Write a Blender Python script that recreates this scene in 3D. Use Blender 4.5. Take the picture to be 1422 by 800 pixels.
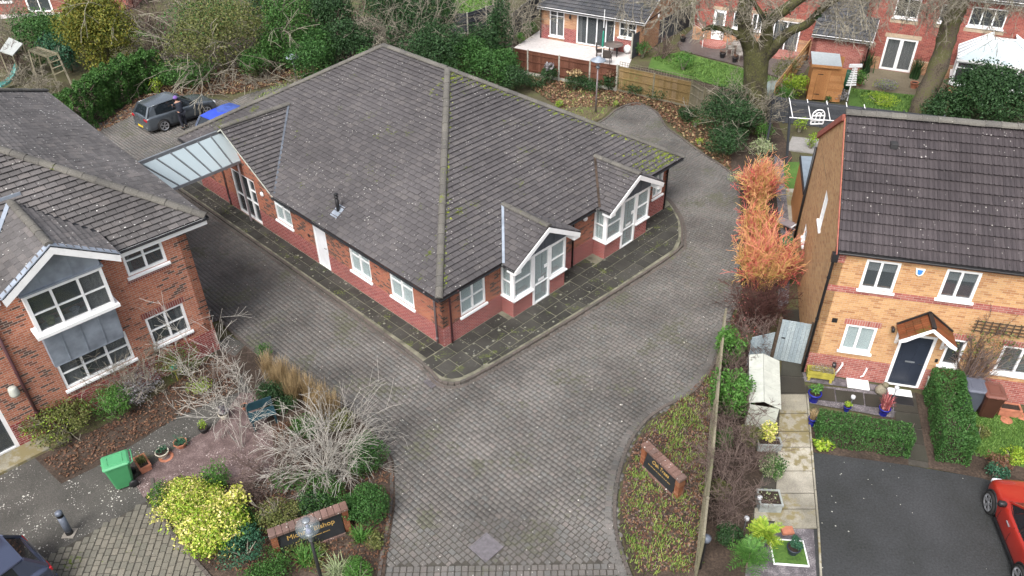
import bpy, bmesh, math, random
import numpy as np
from mathutils import Vector, Matrix
for o in list(bpy.data.objects): bpy.data.objects.remove(o)
S = bpy.context.scene
R = math.radians
rnd = random.Random(7)
# ------------------------------------------------------------------ camera
FPX, PITCH, ROLL, CAMH = 1086.6, 0.6304, -0.0151, 17.78
fw = Vector((0, math.cos(PITCH), -math.sin(PITCH)))
_u0 = Vector((0, math.sin(PITCH), math.cos(PITCH))); _r0 = Vector((1, 0, 0))
rt = _r0*math.cos(ROLL) + _u0*math.sin(ROLL)
up = _u0*math.cos(ROLL) - _r0*math.sin(ROLL)
CAM = Vector((0, 0, CAMH))
cd = bpy.data.cameras.new('camera'); co = bpy.data.objects.new('camera', cd); S.collection.objects.link(co)
cd.sensor_width = 36; cd.lens = FPX/1422*36; cd.clip_end = 3000; cd.clip_start = .2
m = Matrix((rt, up, -fw)).transposed().to_4x4(); m.translation = CAM; co.matrix_world = m
S.camera = co
# ------------------------------------------------------------------ world, sun, exposure
SUN_EL, SUN_AZ = R(52), R(206)
w = bpy.data.worlds.new('World'); S.world = w; w.use_nodes = True
nt = w.node_tree; bg = nt.nodes['Background']
sk = nt.nodes.new('ShaderNodeTexSky'); sk.sky_type = 'NISHITA'; sk.sun_disc = False
sk.sun_elevation = SUN_EL; sk.sun_rotation = SUN_AZ; sk.dust_density = 6; sk.air_density = 1.0; sk.ozone_density = 1.0
hs = nt.nodes.new('ShaderNodeHueSaturation'); hs.inputs['Saturation'].default_value = .48
nt.links.new(sk.outputs[0], hs.inputs['Color']); nt.links.new(hs.outputs[0], bg.inputs['Color'])
bg.inputs['Strength'].default_value = .15
sd = bpy.data.lights.new('sun', 'SUN'); so = bpy.data.objects.new('sun', sd); S.collection.objects.link(so)
sd.energy = 1.35; sd.angle = R(24); sd.color = (1, .985, .96)
so.rotation_euler = (math.pi/2 - SUN_EL, 0, math.pi - SUN_AZ)
S.view_settings.view_transform = 'Standard'; S.view_settings.look = 'None'
S.view_settings.exposure = .80; S.view_settings.gamma = 1
S.render.engine = 'CYCLES'
S.cycles.max_bounces = 6; S.cycles.transparent_max_bounces = 8

# ------------------------------------------------------------------ survey helpers (photo point -> place in the world)
def ray(x, y): return fw + rt*((x-711)/FPX) - up*((y-400)/FPX)
def G(x, y, z=0.0):
    d = ray(x, y); return CAM + d*((z-CAMH)/d.z)
def PV(x, y, Y):
    d = ray(x, y); return CAM + d*(Y/d.y)
def proj(p):
    d = Vector(p)-CAM; z = d.dot(fw)
    if z < .1: return (-9999, -9999, z)
    return (711+FPX*d.dot(rt)/z, 400-FPX*d.dot(up)/z, z)
def inframe(p, mg=12):
    x, y, z = proj(p); return z > 0 and -mg < x < 1422+mg and -mg < y < 800+mg
def ppm(p): return FPX/(Vector(p)-CAM).dot(fw)

# ------------------------------------------------------------------ mesh helpers
COL = S.collection
class MB:
    def __init__(s): s.v = []; s.f = []
    def add(s, vs, fs):
        n = len(s.v); s.v.extend([tuple(v) for v in vs]); s.f.extend([tuple(i+n for i in f) for f in fs]); return s
    def poly(s, *pts): return s.add(pts, [tuple(range(len(pts)))])
    def box(s, x0, x1, y0, y1, z0, z1):
        return s.add([(x0,y0,z0),(x1,y0,z0),(x1,y1,z0),(x0,y1,z0),(x0,y0,z1),(x1,y0,z1),(x1,y1,z1),(x0,y1,z1)],
                     [(0,3,2,1),(4,5,6,7),(0,1,5,4),(1,2,6,5),(2,3,7,6),(3,0,4,7)])
    def cbox(s, c, size, rz=0, tilt=None):
        M = Matrix.Translation(c) @ Matrix.Rotation(rz, 4, 'Z')
        if tilt: M = M @ tilt
        b = MB().box(-size[0]/2, size[0]/2, -size[1]/2, size[1]/2, -size[2]/2, size[2]/2); b.tf(M)
        return s.add(b.v, b.f)
    def bevbox(s, x0, x1, y0, y1, z0, z1, b=.02):
        # box with chamfered top and vertical edges
        o = lambda i: [(x0+i+b,y0+i),(x1-i-b,y0+i),(x1-i,y0+i+b),(x1-i,y1-i-b),(x1-i-b,y1-i),(x0+i+b,y1-i),(x0+i,y1-i-b),(x0+i,y0+i+b)]
        vs = [(x,y,z0) for x,y in o(0)]+[(x,y,z1-b) for x,y in o(0)]+[(x,y,z1) for x,y in o(b*.8)]
        fs = [tuple(range(7,-1,-1)), tuple(range(16,24))]
        for r in (0, 8):
            for i in range(8): fs.append((r+i, r+(i+1)%8, r+8+(i+1)%8, r+8+i))
        return s.add(vs, fs)
    def extr(s, pts, vec):
        n = len(pts); vec = Vector(vec); vs = [Vector(p) for p in pts]; vs += [v+vec for v in vs]
        return s.add(vs, [tuple(range(n-1,-1,-1)), tuple(range(n, 2*n))]+[(i,(i+1)%n,n+(i+1)%n,n+i) for i in range(n)])
    def bar(s, p0, p1, w, h):
        # rectangular bar from p0 to p1
        p0 = Vector(p0); p1 = Vector(p1); d = (p1-p0).normalized()
        a = d.cross(Vector((0,0,1)));  a = Vector((1,0,0)) if a.length < .05 else a.normalized()
        b = a.cross(d)
        q = [a*w/2+b*h/2, -a*w/2+b*h/2, -a*w/2-b*h/2, a*w/2-b*h/2]
        vs = [p0+k for k in q]+[p1+k for k in q]
        return s.add(vs, [(3,2,1,0),(4,5,6,7)]+[(i,(i+1)%4,4+(i+1)%4,4+i) for i in range(4)])
    def tube(s, path, r, seg=8, cap=True):
        path = [Vector(p) for p in path]; n = len(path)
        rs = r if isinstance(r, (list, tuple)) else [r]*n
        vs = []; fs = []; a = None
        for i, p in enumerate(path):
            d = (path[min(i+1,n-1)]-path[max(i-1,0)])
            d = d.normalized() if d.length > 1e-9 else Vector((0,0,1))
            if a is None:
                a = d.cross(Vector((0,0,1)));  a = Vector((1,0,0)) if a.length < .05 else a.normalized()
            a = (a-d*a.dot(d)); a = a.normalized() if a.length > 1e-6 else Vector((1,0,0))
            b = d.cross(a)
            for k in range(seg):
                t = 2*math.pi*k/seg; vs.append(p+(a*math.cos(t)+b*math.sin(t))*rs[i])
        for i in range(n-1):
            for k in range(seg):
                fs.append((i*seg+k, i*seg+(k+1)%seg, (i+1)*seg+(k+1)%seg, (i+1)*seg+k))
        if cap: fs.append(tuple(range(seg-1,-1,-1))); fs.append(tuple(range((n-1)*seg, n*seg)))
        return s.add(vs, fs)
    def lathe(s, prof, seg=16, c=(0,0,0), cap=True):
        vs = []; fs = []; n = len(prof)
        for r, z in prof:
            for k in range(seg):
                t = 2*math.pi*k/seg; vs.append((c[0]+r*math.cos(t), c[1]+r*math.sin(t), c[2]+z))
        for i in range(n-1):
            for k in range(seg): fs.append((i*seg+k, i*seg+(k+1)%seg, (i+1)*seg+(k+1)%seg, (i+1)*seg+k))
        if cap: fs.append(tuple(range(seg-1,-1,-1))); fs.append(tuple(range((n-1)*seg, n*seg)))
        return s.add(vs, fs)
    def grid(s, rows, closed=False):
        n = len(rows[0]); vs = [p for r in rows for p in r]; fs = []
        for i in range(len(rows)-1):
            for k in range(n if closed else n-1):
                fs.append((i*n+k, i*n+(k+1)%n, (i+1)*n+(k+1)%n, (i+1)*n+k))
        return s.add(vs, fs)
    def tf(s, M): s.v = [tuple(M @ Vector(p)) for p in s.v]; return s
    def join(s, o): return s.add(o.v, o.f)

def mesh_of(name, mb, mat, smooth=False, uv=True):
    me = bpy.data.meshes.new(name); me.from_pydata(mb.v, [], mb.f)
    if mat: me.materials.append(mat)
    if smooth: me.polygons.foreach_set('use_smooth', [True]*len(me.polygons))
    if uv and len(mb.f) < 4000:
        L = me.uv_layers.new(name='u').data
        for p in me.polygons:
            n = p.normal; t = Vector((-n.y, n.x, 0))
            if t.length < .15: t = Vector((1,0,0)); b = Vector((0,1,0))
            else:
                t.normalize(); b = n.cross(t)
                # keep brick courses running on round corners
            for li in p.loop_indices:
                q = me.vertices[me.loops[li].vertex_index].co; L[li].uv = (q.dot(t), q.dot(b))
    me.update(); return me
def link(name, me, parent=None, M=None):
    o = bpy.data.objects.new(name, me); COL.objects.link(o)
    if parent is not None: o.parent = parent
    if M is not None: o.matrix_local = M
    return o
def obj(name, mb, mat, parent=None, smooth=False, M=None, label=None):
    o = link(name, mesh_of(name, mb, mat, smooth), parent, M)
    if label: o['label'] = label
    return o
def tag(o, label, cat, group=None):
    o['label'] = label; o['category'] = cat
    if group: o['group'] = group
    return o
def thing(name, label, cat, loc=(0,0,0), rz=0, group=None, M=None):
    o = bpy.data.objects.new(name, None); COL.objects.link(o); o.empty_display_size = .2
    if M is not None: o.matrix_world = M
    else: o.location = loc; o.rotation_euler = (0,0,rz)
    return tag(o, label, cat, group)
def struct(name, mb, mat, M=None):
    o = obj(name, mb, mat, None, M=M); o['kind'] = 'structure'; return o
def nparr_obj(name, V, F4, mat, parent=None, smooth=False):
    # V (n,3) float, F4 (m,k) int
    me = bpy.data.meshes.new(name); n = len(V); k = F4.shape[1]; m_ = len(F4)
    me.vertices.add(n); me.vertices.foreach_set('co', V.astype(np.float32).ravel())
    me.loops.add(m_*k); me.loops.foreach_set('vertex_index', F4.astype(np.int32).ravel())
    me.polygons.add(m_); me.polygons.foreach_set('loop_start', np.arange(0, m_*k, k, dtype=np.int32))
    if smooth: me.polygons.foreach_set('use_smooth', np.ones(m_, dtype=bool))
    me.materials.append(mat); me.update(calc_edges=True)
    return link(name, me, parent)

# ------------------------------------------------------------------ materials
class NM:
    def __init__(s, name):
        s.m = bpy.data.materials.new(name); s.m.use_nodes = True; s.nt = s.m.node_tree
        s.b = s.nt.nodes['Principled BSDF']; s.L = s.nt.links
        s.b.inputs['Specular IOR Level'].default_value = .3
    def n(s, t, **kw):
        nd = s.nt.nodes.new(t)
        for k, v in kw.items():
            if k in nd.inputs: nd.inputs[k].default_value = v
            else: setattr(nd, k, v)
        return nd
    def math(s, op, a, b=None, clamp=False):
        nd = s.nt.nodes.new('ShaderNodeMath'); nd.operation = op; nd.use_clamp = clamp
        for i, x in enumerate((a, b)):
            if x is None: continue
            if isinstance(x, (int, float)): nd.inputs[i].default_value = x
            else: s.L.new(x, nd.inputs[i])
        return nd.outputs[0]
    def ramp(s, fac, stops, interp='LINEAR'):
        r = s.nt.nodes.new('ShaderNodeValToRGB'); r.color_ramp.interpolation = interp
        els = r.color_ramp.elements
        while len(els) < len(stops): els.new(.5)
        for e, (p, c) in zip(els, stops): e.position = p; e.color = (*c, 1) if len(c) == 3 else c
        s.L.new(fac, r.inputs[0]); return r.outputs[0]
    def mix(s, f, a, b, mode='MIX'):
        nd = s.nt.nodes.new('ShaderNodeMix'); nd.data_type = 'RGBA'; nd.blend_type = mode
        for i, x in ((0, f), (6, a), (7, b)):
            if isinstance(x, (int, float)): nd.inputs[i].default_value = x
            elif isinstance(x, tuple): nd.inputs[i].default_value = (*x, 1)
            else: s.L.new(x, nd.inputs[i])
        return nd.outputs[2]
    def pos(s): return s.n('ShaderNodeNewGeometry').outputs['Position']
    def noise(s, scale, detail=3, vec=None, rough=.55):
        nd = s.n('ShaderNodeTexNoise', Scale=scale, Detail=detail, Roughness=rough); s.L.new(vec or s.pos(), nd.inputs['Vector']); return nd.outputs['Fac']
    def rand(s):
        g = s.n('ShaderNodeNewGeometry').outputs['Random Per Island']; o = s.n('ShaderNodeObjectInfo').outputs['Random']
        return s.math('FRACT', s.math('ADD', g, o))
    def bump(s, h, strength=.3, dist=.02):
        nd = s.n('ShaderNodeBump', Strength=strength, Distance=dist); s.L.new(h, nd.inputs['Height']); s.L.new(nd.outputs[0], s.b.inputs['Normal'])
    def out(s, col, rough=.8):
        if isinstance(col, tuple): s.b.inputs['Base Color'].default_value = (*col, 1)
        else: s.L.new(col, s.b.inputs['Base Color'])
        if isinstance(rough, (int, float)): s.b.inputs['Roughness'].default_value = rough
        else: s.L.new(rough, s.b.inputs['Roughness'])
        return s.m
def sc(c, k): return tuple(min(1, x*k) for x in c)
def flat(name, c, rough=.5, var=.12, scale=3, bump=0, metal=0, spec=.4, grime=0):
    """plain painted / moulded surface with slight mottling and grime"""
    k = NM(name); f = k.noise(scale, 4); col = k.ramp(f, [(.3, sc(c, 1-var)), (.7, sc(c, 1+var))])
    if grime:
        g = k.noise(scale*3.1, 5); col = k.mix(k.math('MULTIPLY', k.ramp(g, [(.5,(0,0,0)),(.75,(1,1,1))]), grime), col, (.08,.075,.05))
    k.b.inputs['Metallic'].default_value = metal; k.b.inputs['Specular IOR Level'].default_value = spec
    if bump: k.bump(k.noise(scale*15, 4), bump)
    return k.out(col, rough)
def piece(name, cols, rough=.85, big=.5, bigs=.6, fine=60, spots=None, spots2=None, moss=None, bump=.35, mossfn=None):
    """tiles, blocks, slabs: one colour per piece, large-scale staining, fine grain, lichen spots, moss"""
    k = NM(name); r = k.rand()
    col = k.ramp(r, [(i/(max(1, len(cols)-1)), c) for i, c in enumerate(cols)])
    f = k.noise(bigs, 5); col = k.mix(1.0, col, k.ramp(f, [(.3, (1-big,)*3), (.7, (1+big*.4,)*3)]), 'MULTIPLY')
    g = k.noise(fine, 4); col = k.mix(1.0, col, k.ramp(g, [(.3, (.72,)*3), (.7, (1.15,)*3)]), 'MULTIPLY')
    if moss:
        mc, ms, mt = moss; f2 = k.math('ADD', k.math('MULTIPLY', k.noise(ms, 6), .65), k.math('MULTIPLY', k.noise(ms*11, 3), .35))
        col = k.mix(k.ramp(f2, [(mt, (0,0,0)), (mt+.06, (1,1,1))]), col, mc)
    for sp in (spots, spots2):
        if sp:
            pc, ps, pt = sp
            v = k.n('ShaderNodeTexVoronoi', Scale=ps); k.L.new(k.pos(), v.inputs['Vector'])
            dens = k.noise(1.3, 3)
            thr = k.math('MULTIPLY', k.ramp(dens, [(.35,(.25,)*3),(.7,(1,)*3)]), pt)
            col = k.mix(k.math('LESS_THAN', v.outputs['Distance'], thr), col, pc)
    k.bump(g, bump, .01); k.b.inputs['Specular IOR Level'].default_value = .25
    return k.out(col, rough)
def brickm(name, stops, mortar=(.35,.31,.27), mw=.012, bl=.225, bh=.075, grime=.25, bands=None, dark=None):
    k = NM(name); uv = k.n('ShaderNodeUVMap'); uv.uv_map = 'u'
    sp = k.n('ShaderNodeSeparateXYZ'); k.L.new(uv.outputs[0], sp.inputs[0])
    y = k.math('DIVIDE', sp.outputs[1], bh); row = k.math('FLOOR', y)
    x = k.math('ADD', k.math('DIVIDE', sp.outputs[0], bl), k.math('MULTIPLY', k.math('MODULO', row, 2.0), .5)); colm = k.math('FLOOR', x)
    cb = k.n('ShaderNodeCombineXYZ'); k.L.new(colm, cb.inputs[0]); k.L.new(row, cb.inputs[1])
    wn = k.n('ShaderNodeTexWhiteNoise'); wn.noise_dimensions = '2D'; k.L.new(cb.outputs[0], wn.inputs['Vector'])
    r = wn.outputs['Value']
    if dark:  # clusters of dark headers
        cl = k.noise(1.1, 3, cb.outputs[0] if False else None)
        r = k.math('ADD', k.math('MULTIPLY', r, .75), k.math('MULTIPLY', k.ramp(cl, [(.45,(0,0,0)),(.65,(1,1,1))]), .25))
    col = k.ramp(r, stops, 'CONSTANT' if dark else 'LINEAR')
    g = k.noise(35, 4); col = k.mix(1.0, col, k.ramp(g, [(.3, (.78,)*3), (.7, (1.15,)*3)]), 'MULTIPLY')
    fy = k.math('FRACT', y); fx = k.math('FRACT', x)
    my = k.math('LESS_THAN', fy, mw/bh); mx = k.math('LESS_THAN', fx, mw/bl); mo = k.math('MAXIMUM', my, mx)
    col = k.mix(mo, col, mortar)
    gr = k.noise(.7, 5); col = k.mix(k.math('MULTIPLY', k.ramp(gr, [(.45,(0,0,0)),(.75,(1,1,1))]), grime), col, (.09,.07,.05))
    k.bump(k.math('SUBTRACT', g, mo), .5, .006)
    return k.out(col, .88)
def leafm(name, cols, rough=.6, sv=.35, scale=1.5, trans=.0):
    k = NM(name); r = k.rand(); f = k.noise(scale, 4)
    t = k.math('ADD', k.math('MULTIPLY', r, .55), k.math('MULTIPLY', f, .45))
    n_ = len(cols); col = k.ramp(t, [(.15+.7*i/(max(1,n_-1)), c) for i, c in enumerate(cols)])
    k.b.inputs['Specular IOR Level'].default_value = .25
    return k.out(col, rough)
def glassm(name, tint=(.02,.025,.03), rough=.05, alpha=.45):
    k = NM(name); k.b.inputs['Base Color'].default_value = (*tint, 1); k.b.inputs['Roughness'].default_value = rough
    k.b.inputs['Specular IOR Level'].default_value = .7; k.b.inputs['Alpha'].default_value = alpha; return k.m

M = {}
M['white'] = flat('white upvc', (.84,.85,.86), .35, .04, 2, grime=.10)
M['cream'] = flat('aged cream plastic', (.46,.48,.43), .5, .12, 4, .1, grime=.18)
M['lead'] = flat('lead sheet', (.27,.31,.37), .5, .28, 2.2, .15, metal=.15)
M['leaddk'] = flat('dark weathered lead', (.10,.115,.14), .5, .3, 3, .15, metal=.2)
M['black'] = flat('black plastic', (.018,.018,.02), .4, .2, 3)
M['brownpipe'] = flat('plum brown plastic', (.09,.04,.045), .4, .2, 3)
M['greypipe'] = flat('weathered grey pipe', (.22,.19,.20), .5, .2, 3)
M['glass'] = glassm('window glass', (.085,.10,.11), .04, .42)  # grey tint stands in for sky reflected in the panes
M['glassp'] = glassm('pale obscured glass', (.40,.48,.49), .10, .4)
M['glassclear'] = glassm('clear glass', (.3,.36,.38), .04, .22)
M['blind'] = flat('frosted blind', (.52,.62,.62), .5, .18, 1.5)
M['curtain'] = flat('net curtain', (.5,.5,.48), .9, .2, 14)
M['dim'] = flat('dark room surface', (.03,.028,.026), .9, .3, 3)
M['brick_or'] = brickm('orange red brick', [(0,(.10,.06,.05)),(.12,(.17,.065,.045)),(.19,(.38,.13,.075)),(.5,(.45,.16,.09)),(.75,(.50,.20,.12)),(.9,(.40,.13,.075))], (.42,.35,.30), .013, dark=True)
M['brick_bg'] = brickm('bungalow multi red brick', [(0,(.09,.055,.045)),(.18,(.17,.07,.05)),(.3,(.33,.11,.065)),(.6,(.40,.14,.08)),(.85,(.34,.10,.065))], (.32,.25,.21), .011, dark=True)
M['brick_red'] = brickm('deep red plinth brick', [(0,(.20,.035,.035)),(.5,(.27,.05,.05)),(1,(.33,.08,.07))], (.46,.34,.31), .014)
M['brick_ye'] = brickm('yellow buff brick', [(0,(.36,.175,.08)),(.2,(.46,.245,.115)),(.6,(.52,.30,.14)),(1,(.56,.34,.165))], (.48,.37,.26), .010, grime=.2)
M['brick_yr'] = brickm('red band brick', [(0,(.26,.07,.06)),(.5,(.34,.10,.085)),(1,(.40,.15,.12))], (.42,.32,.28), .012)
M['brick_far'] = brickm('far red brick', [(0,(.22,.05,.04)),(.5,(.30,.075,.06)),(1,(.36,.11,.08))], (.34,.24,.21), .010, grime=.3)
M['brick_tan'] = brickm('tan brick', [(0,(.33,.16,.09)),(.5,(.42,.22,.12)),(1,(.48,.28,.16))], (.42,.34,.26), .010)
M['soldier'] = brickm('soldier bricks', [(0,(.16,.04,.04)),(.5,(.22,.055,.05)),(1,(.27,.08,.06))], (.40,.32,.28), .014, bl=.075, bh=.30)
M['soldier_r'] = brickm('red soldier bricks', [(0,(.30,.08,.07)),(.5,(.38,.12,.10)),(1,(.42,.16,.13))], (.45,.36,.31), .014, bl=.075, bh=.30)
M['stone'] = flat('pale stone lintel', (.42,.33,.24), .8, .2, 6, .2)
M['tile'] = piece('concrete roof tile', [(.083,.077,.080),(.092,.086,.089),(.101,.094,.097),(.115,.106,.106)], .78, .22, .35, 50, ((.42,.41,.38), 7, .17), ((.03,.03,.025), 4.3, .11), ((.09,.11,.02), .9, .61))
M['tile_l'] = piece('weathered plain roof tile', [(.10,.094,.094),(.115,.108,.108),(.13,.122,.122),(.155,.142,.138)], .8, .3, .4, 40, ((.55,.55,.52), 6.5, .19), ((.05,.04,.04), 6, .10))
M['tile_r'] = piece('brown double roman tile', [(.058,.050,.054),(.068,.058,.062),(.077,.066,.07)], .7, .28, .5, 45, ((.5,.48,.45), 6, .13), ((.02,.02,.015), 5, .13), ((.10,.11,.03), 1.3, .70))
M['tile_far'] = piece('grey profiled far tile', [(.07,.075,.085),(.09,.092,.10),(.11,.11,.115)], .7, .3, .5, 40, ((.3,.3,.25), 5, .08), None, ((.13,.14,.07), 1.2, .60))
M['ridge'] = piece('mossy ridge tile', [(.125,.118,.108),(.155,.147,.13),(.11,.105,.098)], .85, .3, .7, 30, ((.5,.49,.44), 9, .10), None, ((.12,.14,.03), 1.0, .60))
M['mortar'] = flat('mortar', (.25,.23,.2), .9, .2, 8)
M['deck'] = flat('dark roof felt', (.03,.03,.032), .9, .2, 4)
M['block'] = piece('tumbled paving block', [(.130,.123,.115),(.150,.142,.133),(.164,.150,.140),(.142,.141,.135),(.174,.155,.144)], .85, .45, .42, 45, ((.55,.53,.48), 4, .10), ((.38,.37,.33), 10, .15), ((.10,.10,.075), .6, .55))
M['block_g'] = piece('olive mossy paving block', [(.15,.145,.12),(.18,.17,.14),(.205,.19,.155)], .85, .3, .4, 45, ((.5,.5,.45), 5, .07), None, ((.11,.15,.02), .9, .60))
M['edge'] = piece('edging block', [(.11,.095,.085),(.13,.11,.098),(.10,.092,.082)], .88, .3, .5, 45, ((.5,.48,.44), 9, .08), None, ((.10,.12,.04), 1.0, .60))
M['slab'] = piece('dark weathered slab', [(.042,.041,.037),(.055,.053,.047),(.068,.065,.058)], .85, .45, .9, 40, ((.36,.36,.32), 9, .17), ((.20,.20,.16), 3.1, .22), ((.10,.12,.035), 1.6, .57))
M['slabjoint'] = flat('mossy slab joint', (.16,.155,.115), .95, .5, 2.5)
M['slab_l'] = piece('light concrete slab', [(.30,.28,.22),(.34,.32,.26),(.37,.345,.29)], .8, .55, .8, 40, None, None, ((.20,.17,.09), .45, .52))
M['slab_d'] = piece('damp dark path slab', [(.045,.042,.035),(.06,.055,.045),(.05,.05,.04)], .6, .3, .8, 40, ((.3,.3,.28), 8, .05))
M['sand'] = flat('joint sand', (.055,.050,.042), .95, .3, 6)
def groundm(name, stops, s1=1.2, s2=14, spots=None, bump=.5, rough=.95):
    k = NM(name); f = k.math('ADD', k.math('MULTIPLY', k.noise(s1, 5), .5), k.math('MULTIPLY', k.noise(s2, 5), .5))
    col = k.ramp(f, stops)
    for sp in (spots or []):
        v = k.n('ShaderNodeTexVoronoi', Scale=sp[1]); k.L.new(k.pos(), v.inputs['Vector'])
        thr = k.math('MULTIPLY', k.ramp(k.noise(1.1, 4), [(.4,(.15,)*3),(.62,(1,)*3)]), sp[2])
        col = k.mix(k.math('LESS_THAN', v.outputs['Distance'], thr), col, sp[0])
    k.bump(k.noise(s2*2, 5), bump, .04); return k.out(col, rough)
M['soil'] = groundm('leaf strewn soil', [(.35,(.025,.019,.014)),(.5,(.055,.04,.031)),(.65,(.10,.072,.055))])
M['ground'] = groundm('rough ground', [(.35,(.05,.045,.025)),(.5,(.09,.08,.045)),(.62,(.08,.10,.03))])
M['tarmac'] = groundm('old tarmac path', [(.35,(.045,.045,.04)),(.5,(.075,.072,.066)),(.65,(.11,.105,.095))], .8, 25, [((.50,.49,.45), 7, .20), ((.42,.41,.38), 15, .24)])
M['asphalt'] = groundm('asphalt', [(.35,(.022,.024,.022)),(.5,(.036,.038,.040)),(.65,(.052,.054,.058))], .5, 18, [((.36,.36,.33), 4, .09)], .3, .75)
M['lawn'] = groundm('lawn base', [(.35,(.04,.085,.018)),(.5,(.07,.14,.028)),(.65,(.10,.18,.04))])
M['patio_w'] = groundm('pale patio', [(.35,(.42,.40,.39)),(.5,(.55,.52,.51)),(.65,(.6,.58,.56))], .5, 6)
M['patio_d'] = groundm('wet brown patio', [(.35,(.06,.052,.05)),(.5,(.10,.085,.08)),(.65,(.14,.12,.11))], .5, 6, rough=.45)
M['patio_y'] = groundm('sandy patio', [(.35,(.12,.10,.07)),(.5,(.17,.145,.10)),(.65,(.2,.17,.12))], .7, 8)
M['deckgrey'] = groundm('grey decking', [(.35,(.2,.19,.18)),(.5,(.28,.27,.26)),(.65,(.33,.32,.31))], .7, 8)
# ------------------------------------------------------------------ building helpers
def frame(o, ang):
    """facade frame: x along the wall seen from outside (left to right), y into the building"""
    a = R(ang); x = Vector((math.cos(a), math.sin(a), 0)); y = Vector((-x.y, x.x, 0))
    m = Matrix((x, y, Vector((0,0,1)))).transposed().to_4x4(); m.translation = o; return m
ID = Matrix.Identity(4)
def wall(name, parent, F, x0, x1, z0, z1, ops, mat, th=.28, y=0.0):
    """wall slab with real openings; ops = (x0,x1,z0,z1)"""
    mb = MB()
    ops = [(max(a,x0), min(b,x1), max(c,z0), min(d,z1)) for a,b,c,d in ops if a < x1 and b > x0 and c < z1 and d > z0]
    xs = sorted({x0, x1, *[o[0] for o in ops], *[o[1] for o in ops]}); zs = sorted({z0, z1, *[o[2] for o in ops], *[o[3] for o in ops]})
    hole = lambda a, b: any(o[0]-1e-6 <= a < o[1]-1e-6 and o[2]-1e-6 <= b < o[3]-1e-6 for o in ops)
    for i in range(len(xs)-1):
        for j in range(len(zs)-1):
            if hole(xs[i], zs[j]): continue
            a,b,c,d = xs[i], xs[i+1], zs[j], zs[j+1]
            mb.poly((a,y,c),(b,y,c),(b,y,d),(a,y,d)); mb.poly((b,y+th,c),(a,y+th,c),(a,y+th,d),(b,y+th,d))
    for a,b,c,d in ops:
        if c > z0: mb.poly((a,y,c),(b,y,c),(b,y+th,c),(a,y+th,c))
        if d < z1: mb.poly((a,y,d),(a,y+th,d),(b,y+th,d),(b,y,d))
        mb.poly((a,y,c),(a,y+th,c),(a,y+th,d),(a,y,d)); mb.poly((b,y,c),(b,y,d),(b,y+th,d),(b,y+th,c))
    mb.poly((x0,y,z0),(x0,y,z1),(x0,y+th,z1),(x0,y+th,z0)); mb.poly((x1,y,z0),(x1,y+th,z0),(x1,y+th,z1),(x1,y,z1))
    for i in range(len(xs)-1):
        if not hole(xs[i], z1-1e-4): mb.poly((xs[i],y,z1),(xs[i+1],y,z1),(xs[i+1],y+th,z1),(xs[i],y+th,z1))
    return obj(name, mb.tf(F), mat, parent)
def window(parent, F, x0, x1, z0, z1, mull=(.5,), trans=None, y=0.05, fr=.065, sill=True, glass='glass', back=None, backd=.12,
           name='window', label=None, soldier=None, curtain=None, sillw=.06, sillh=.07, mat='white', midw=.07, frd=.07):
    """frame with mullions and transoms, one pane object per light, sill and blind or dark backing as sub-parts.
    trans: list per light of transom heights (fractions)"""
    mb = MB(); mb.box(x0, x0+fr, y-.03, y+frd, z0, z1).box(x1-fr, x1, y-.03, y+frd, z0, z1)
    mb.box(x0+fr, x1-fr, y-.03, y+frd, z0, z0+fr).box(x0+fr, x1-fr, y-.03, y+frd, z1-fr, z1)
    ms = [x0+fr-midw/2] + [x0+(x1-x0)*f for f in mull] + [x1-fr+midw/2]
    for mx in ms[1:-1]: mb.box(mx-midw/2, mx+midw/2, y-.025, y+frd-.005, z0+fr, z1-fr)
    panes = []
    for i in range(len(ms)-1):
        a = ms[i]+midw/2; b = ms[i+1]-midw/2; ts = (trans[i] if trans else []) or []
        zz = [z0+fr] + [z0+(z1-z0)*t for t in ts] + [z1-fr]
        for t in zz[1:-1]: mb.box(a, b, y-.02, y+frd-.01, t-.02, t+.02)
        for j in range(len(zz)-1): panes.append((a, b, zz[j]+(.02 if j else 0), zz[j+1]-(.02 if j < len(zz)-2 else 0)))
    wn = obj(name, mb.tf(F), M[mat], parent, label=label)
    for a,b,c,d in panes: obj('pane', MB().box(a, b, y+.02, y+.035, c, d).tf(F), M[glass] if isinstance(glass, str) else glass, wn)
    if sill:
        obj('sill', MB().extr([(x0-sillw, y-.03, z0-.01),(x0-sillw, -.07, z0-.03),(x0-sillw, -.07, z0-.03-sillh),(x0-sillw, y-.03, z0-.03-sillh)], (x1-x0+2*sillw,0,0)).tf(F), M['white'], wn)
    if back: obj('blind', MB().box(x0+.02, x1-.02, y+backd, y+backd+.02, z0+.02, z1-.02).tf(F), M[back], wn)  # with the dim material: a dark panel standing in for the unlit room
    if curtain:
        for fa, fb in curtain:
            a = x0+(x1-x0)*fa; b = x0+(x1-x0)*fb; rows = []
            n = max(4, int((b-a)/.05)); pts = [(a+(b-a)*i/n, y+.16+.03*math.sin(i*2.3)) for i in range(n+1)]
            rows = [[(p[0], p[1], z0+.03) for p in pts], [(p[0], p[1], z1-.03) for p in pts]]
            obj('curtain', MB().grid(rows).tf(F), M['curtain'], wn)
    if soldier:
        s_, where = soldier
        for wz in where:
            zz = (z1, z1+.215) if wz == 't' else (z0-.24, z0-.02-.08)
            obj('soldier_course', MB().box(x0-.08, x1+.08, -.012, .02, zz[0]+.001, zz[1]).tf(F), M[s_], wn)
    return wn
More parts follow.
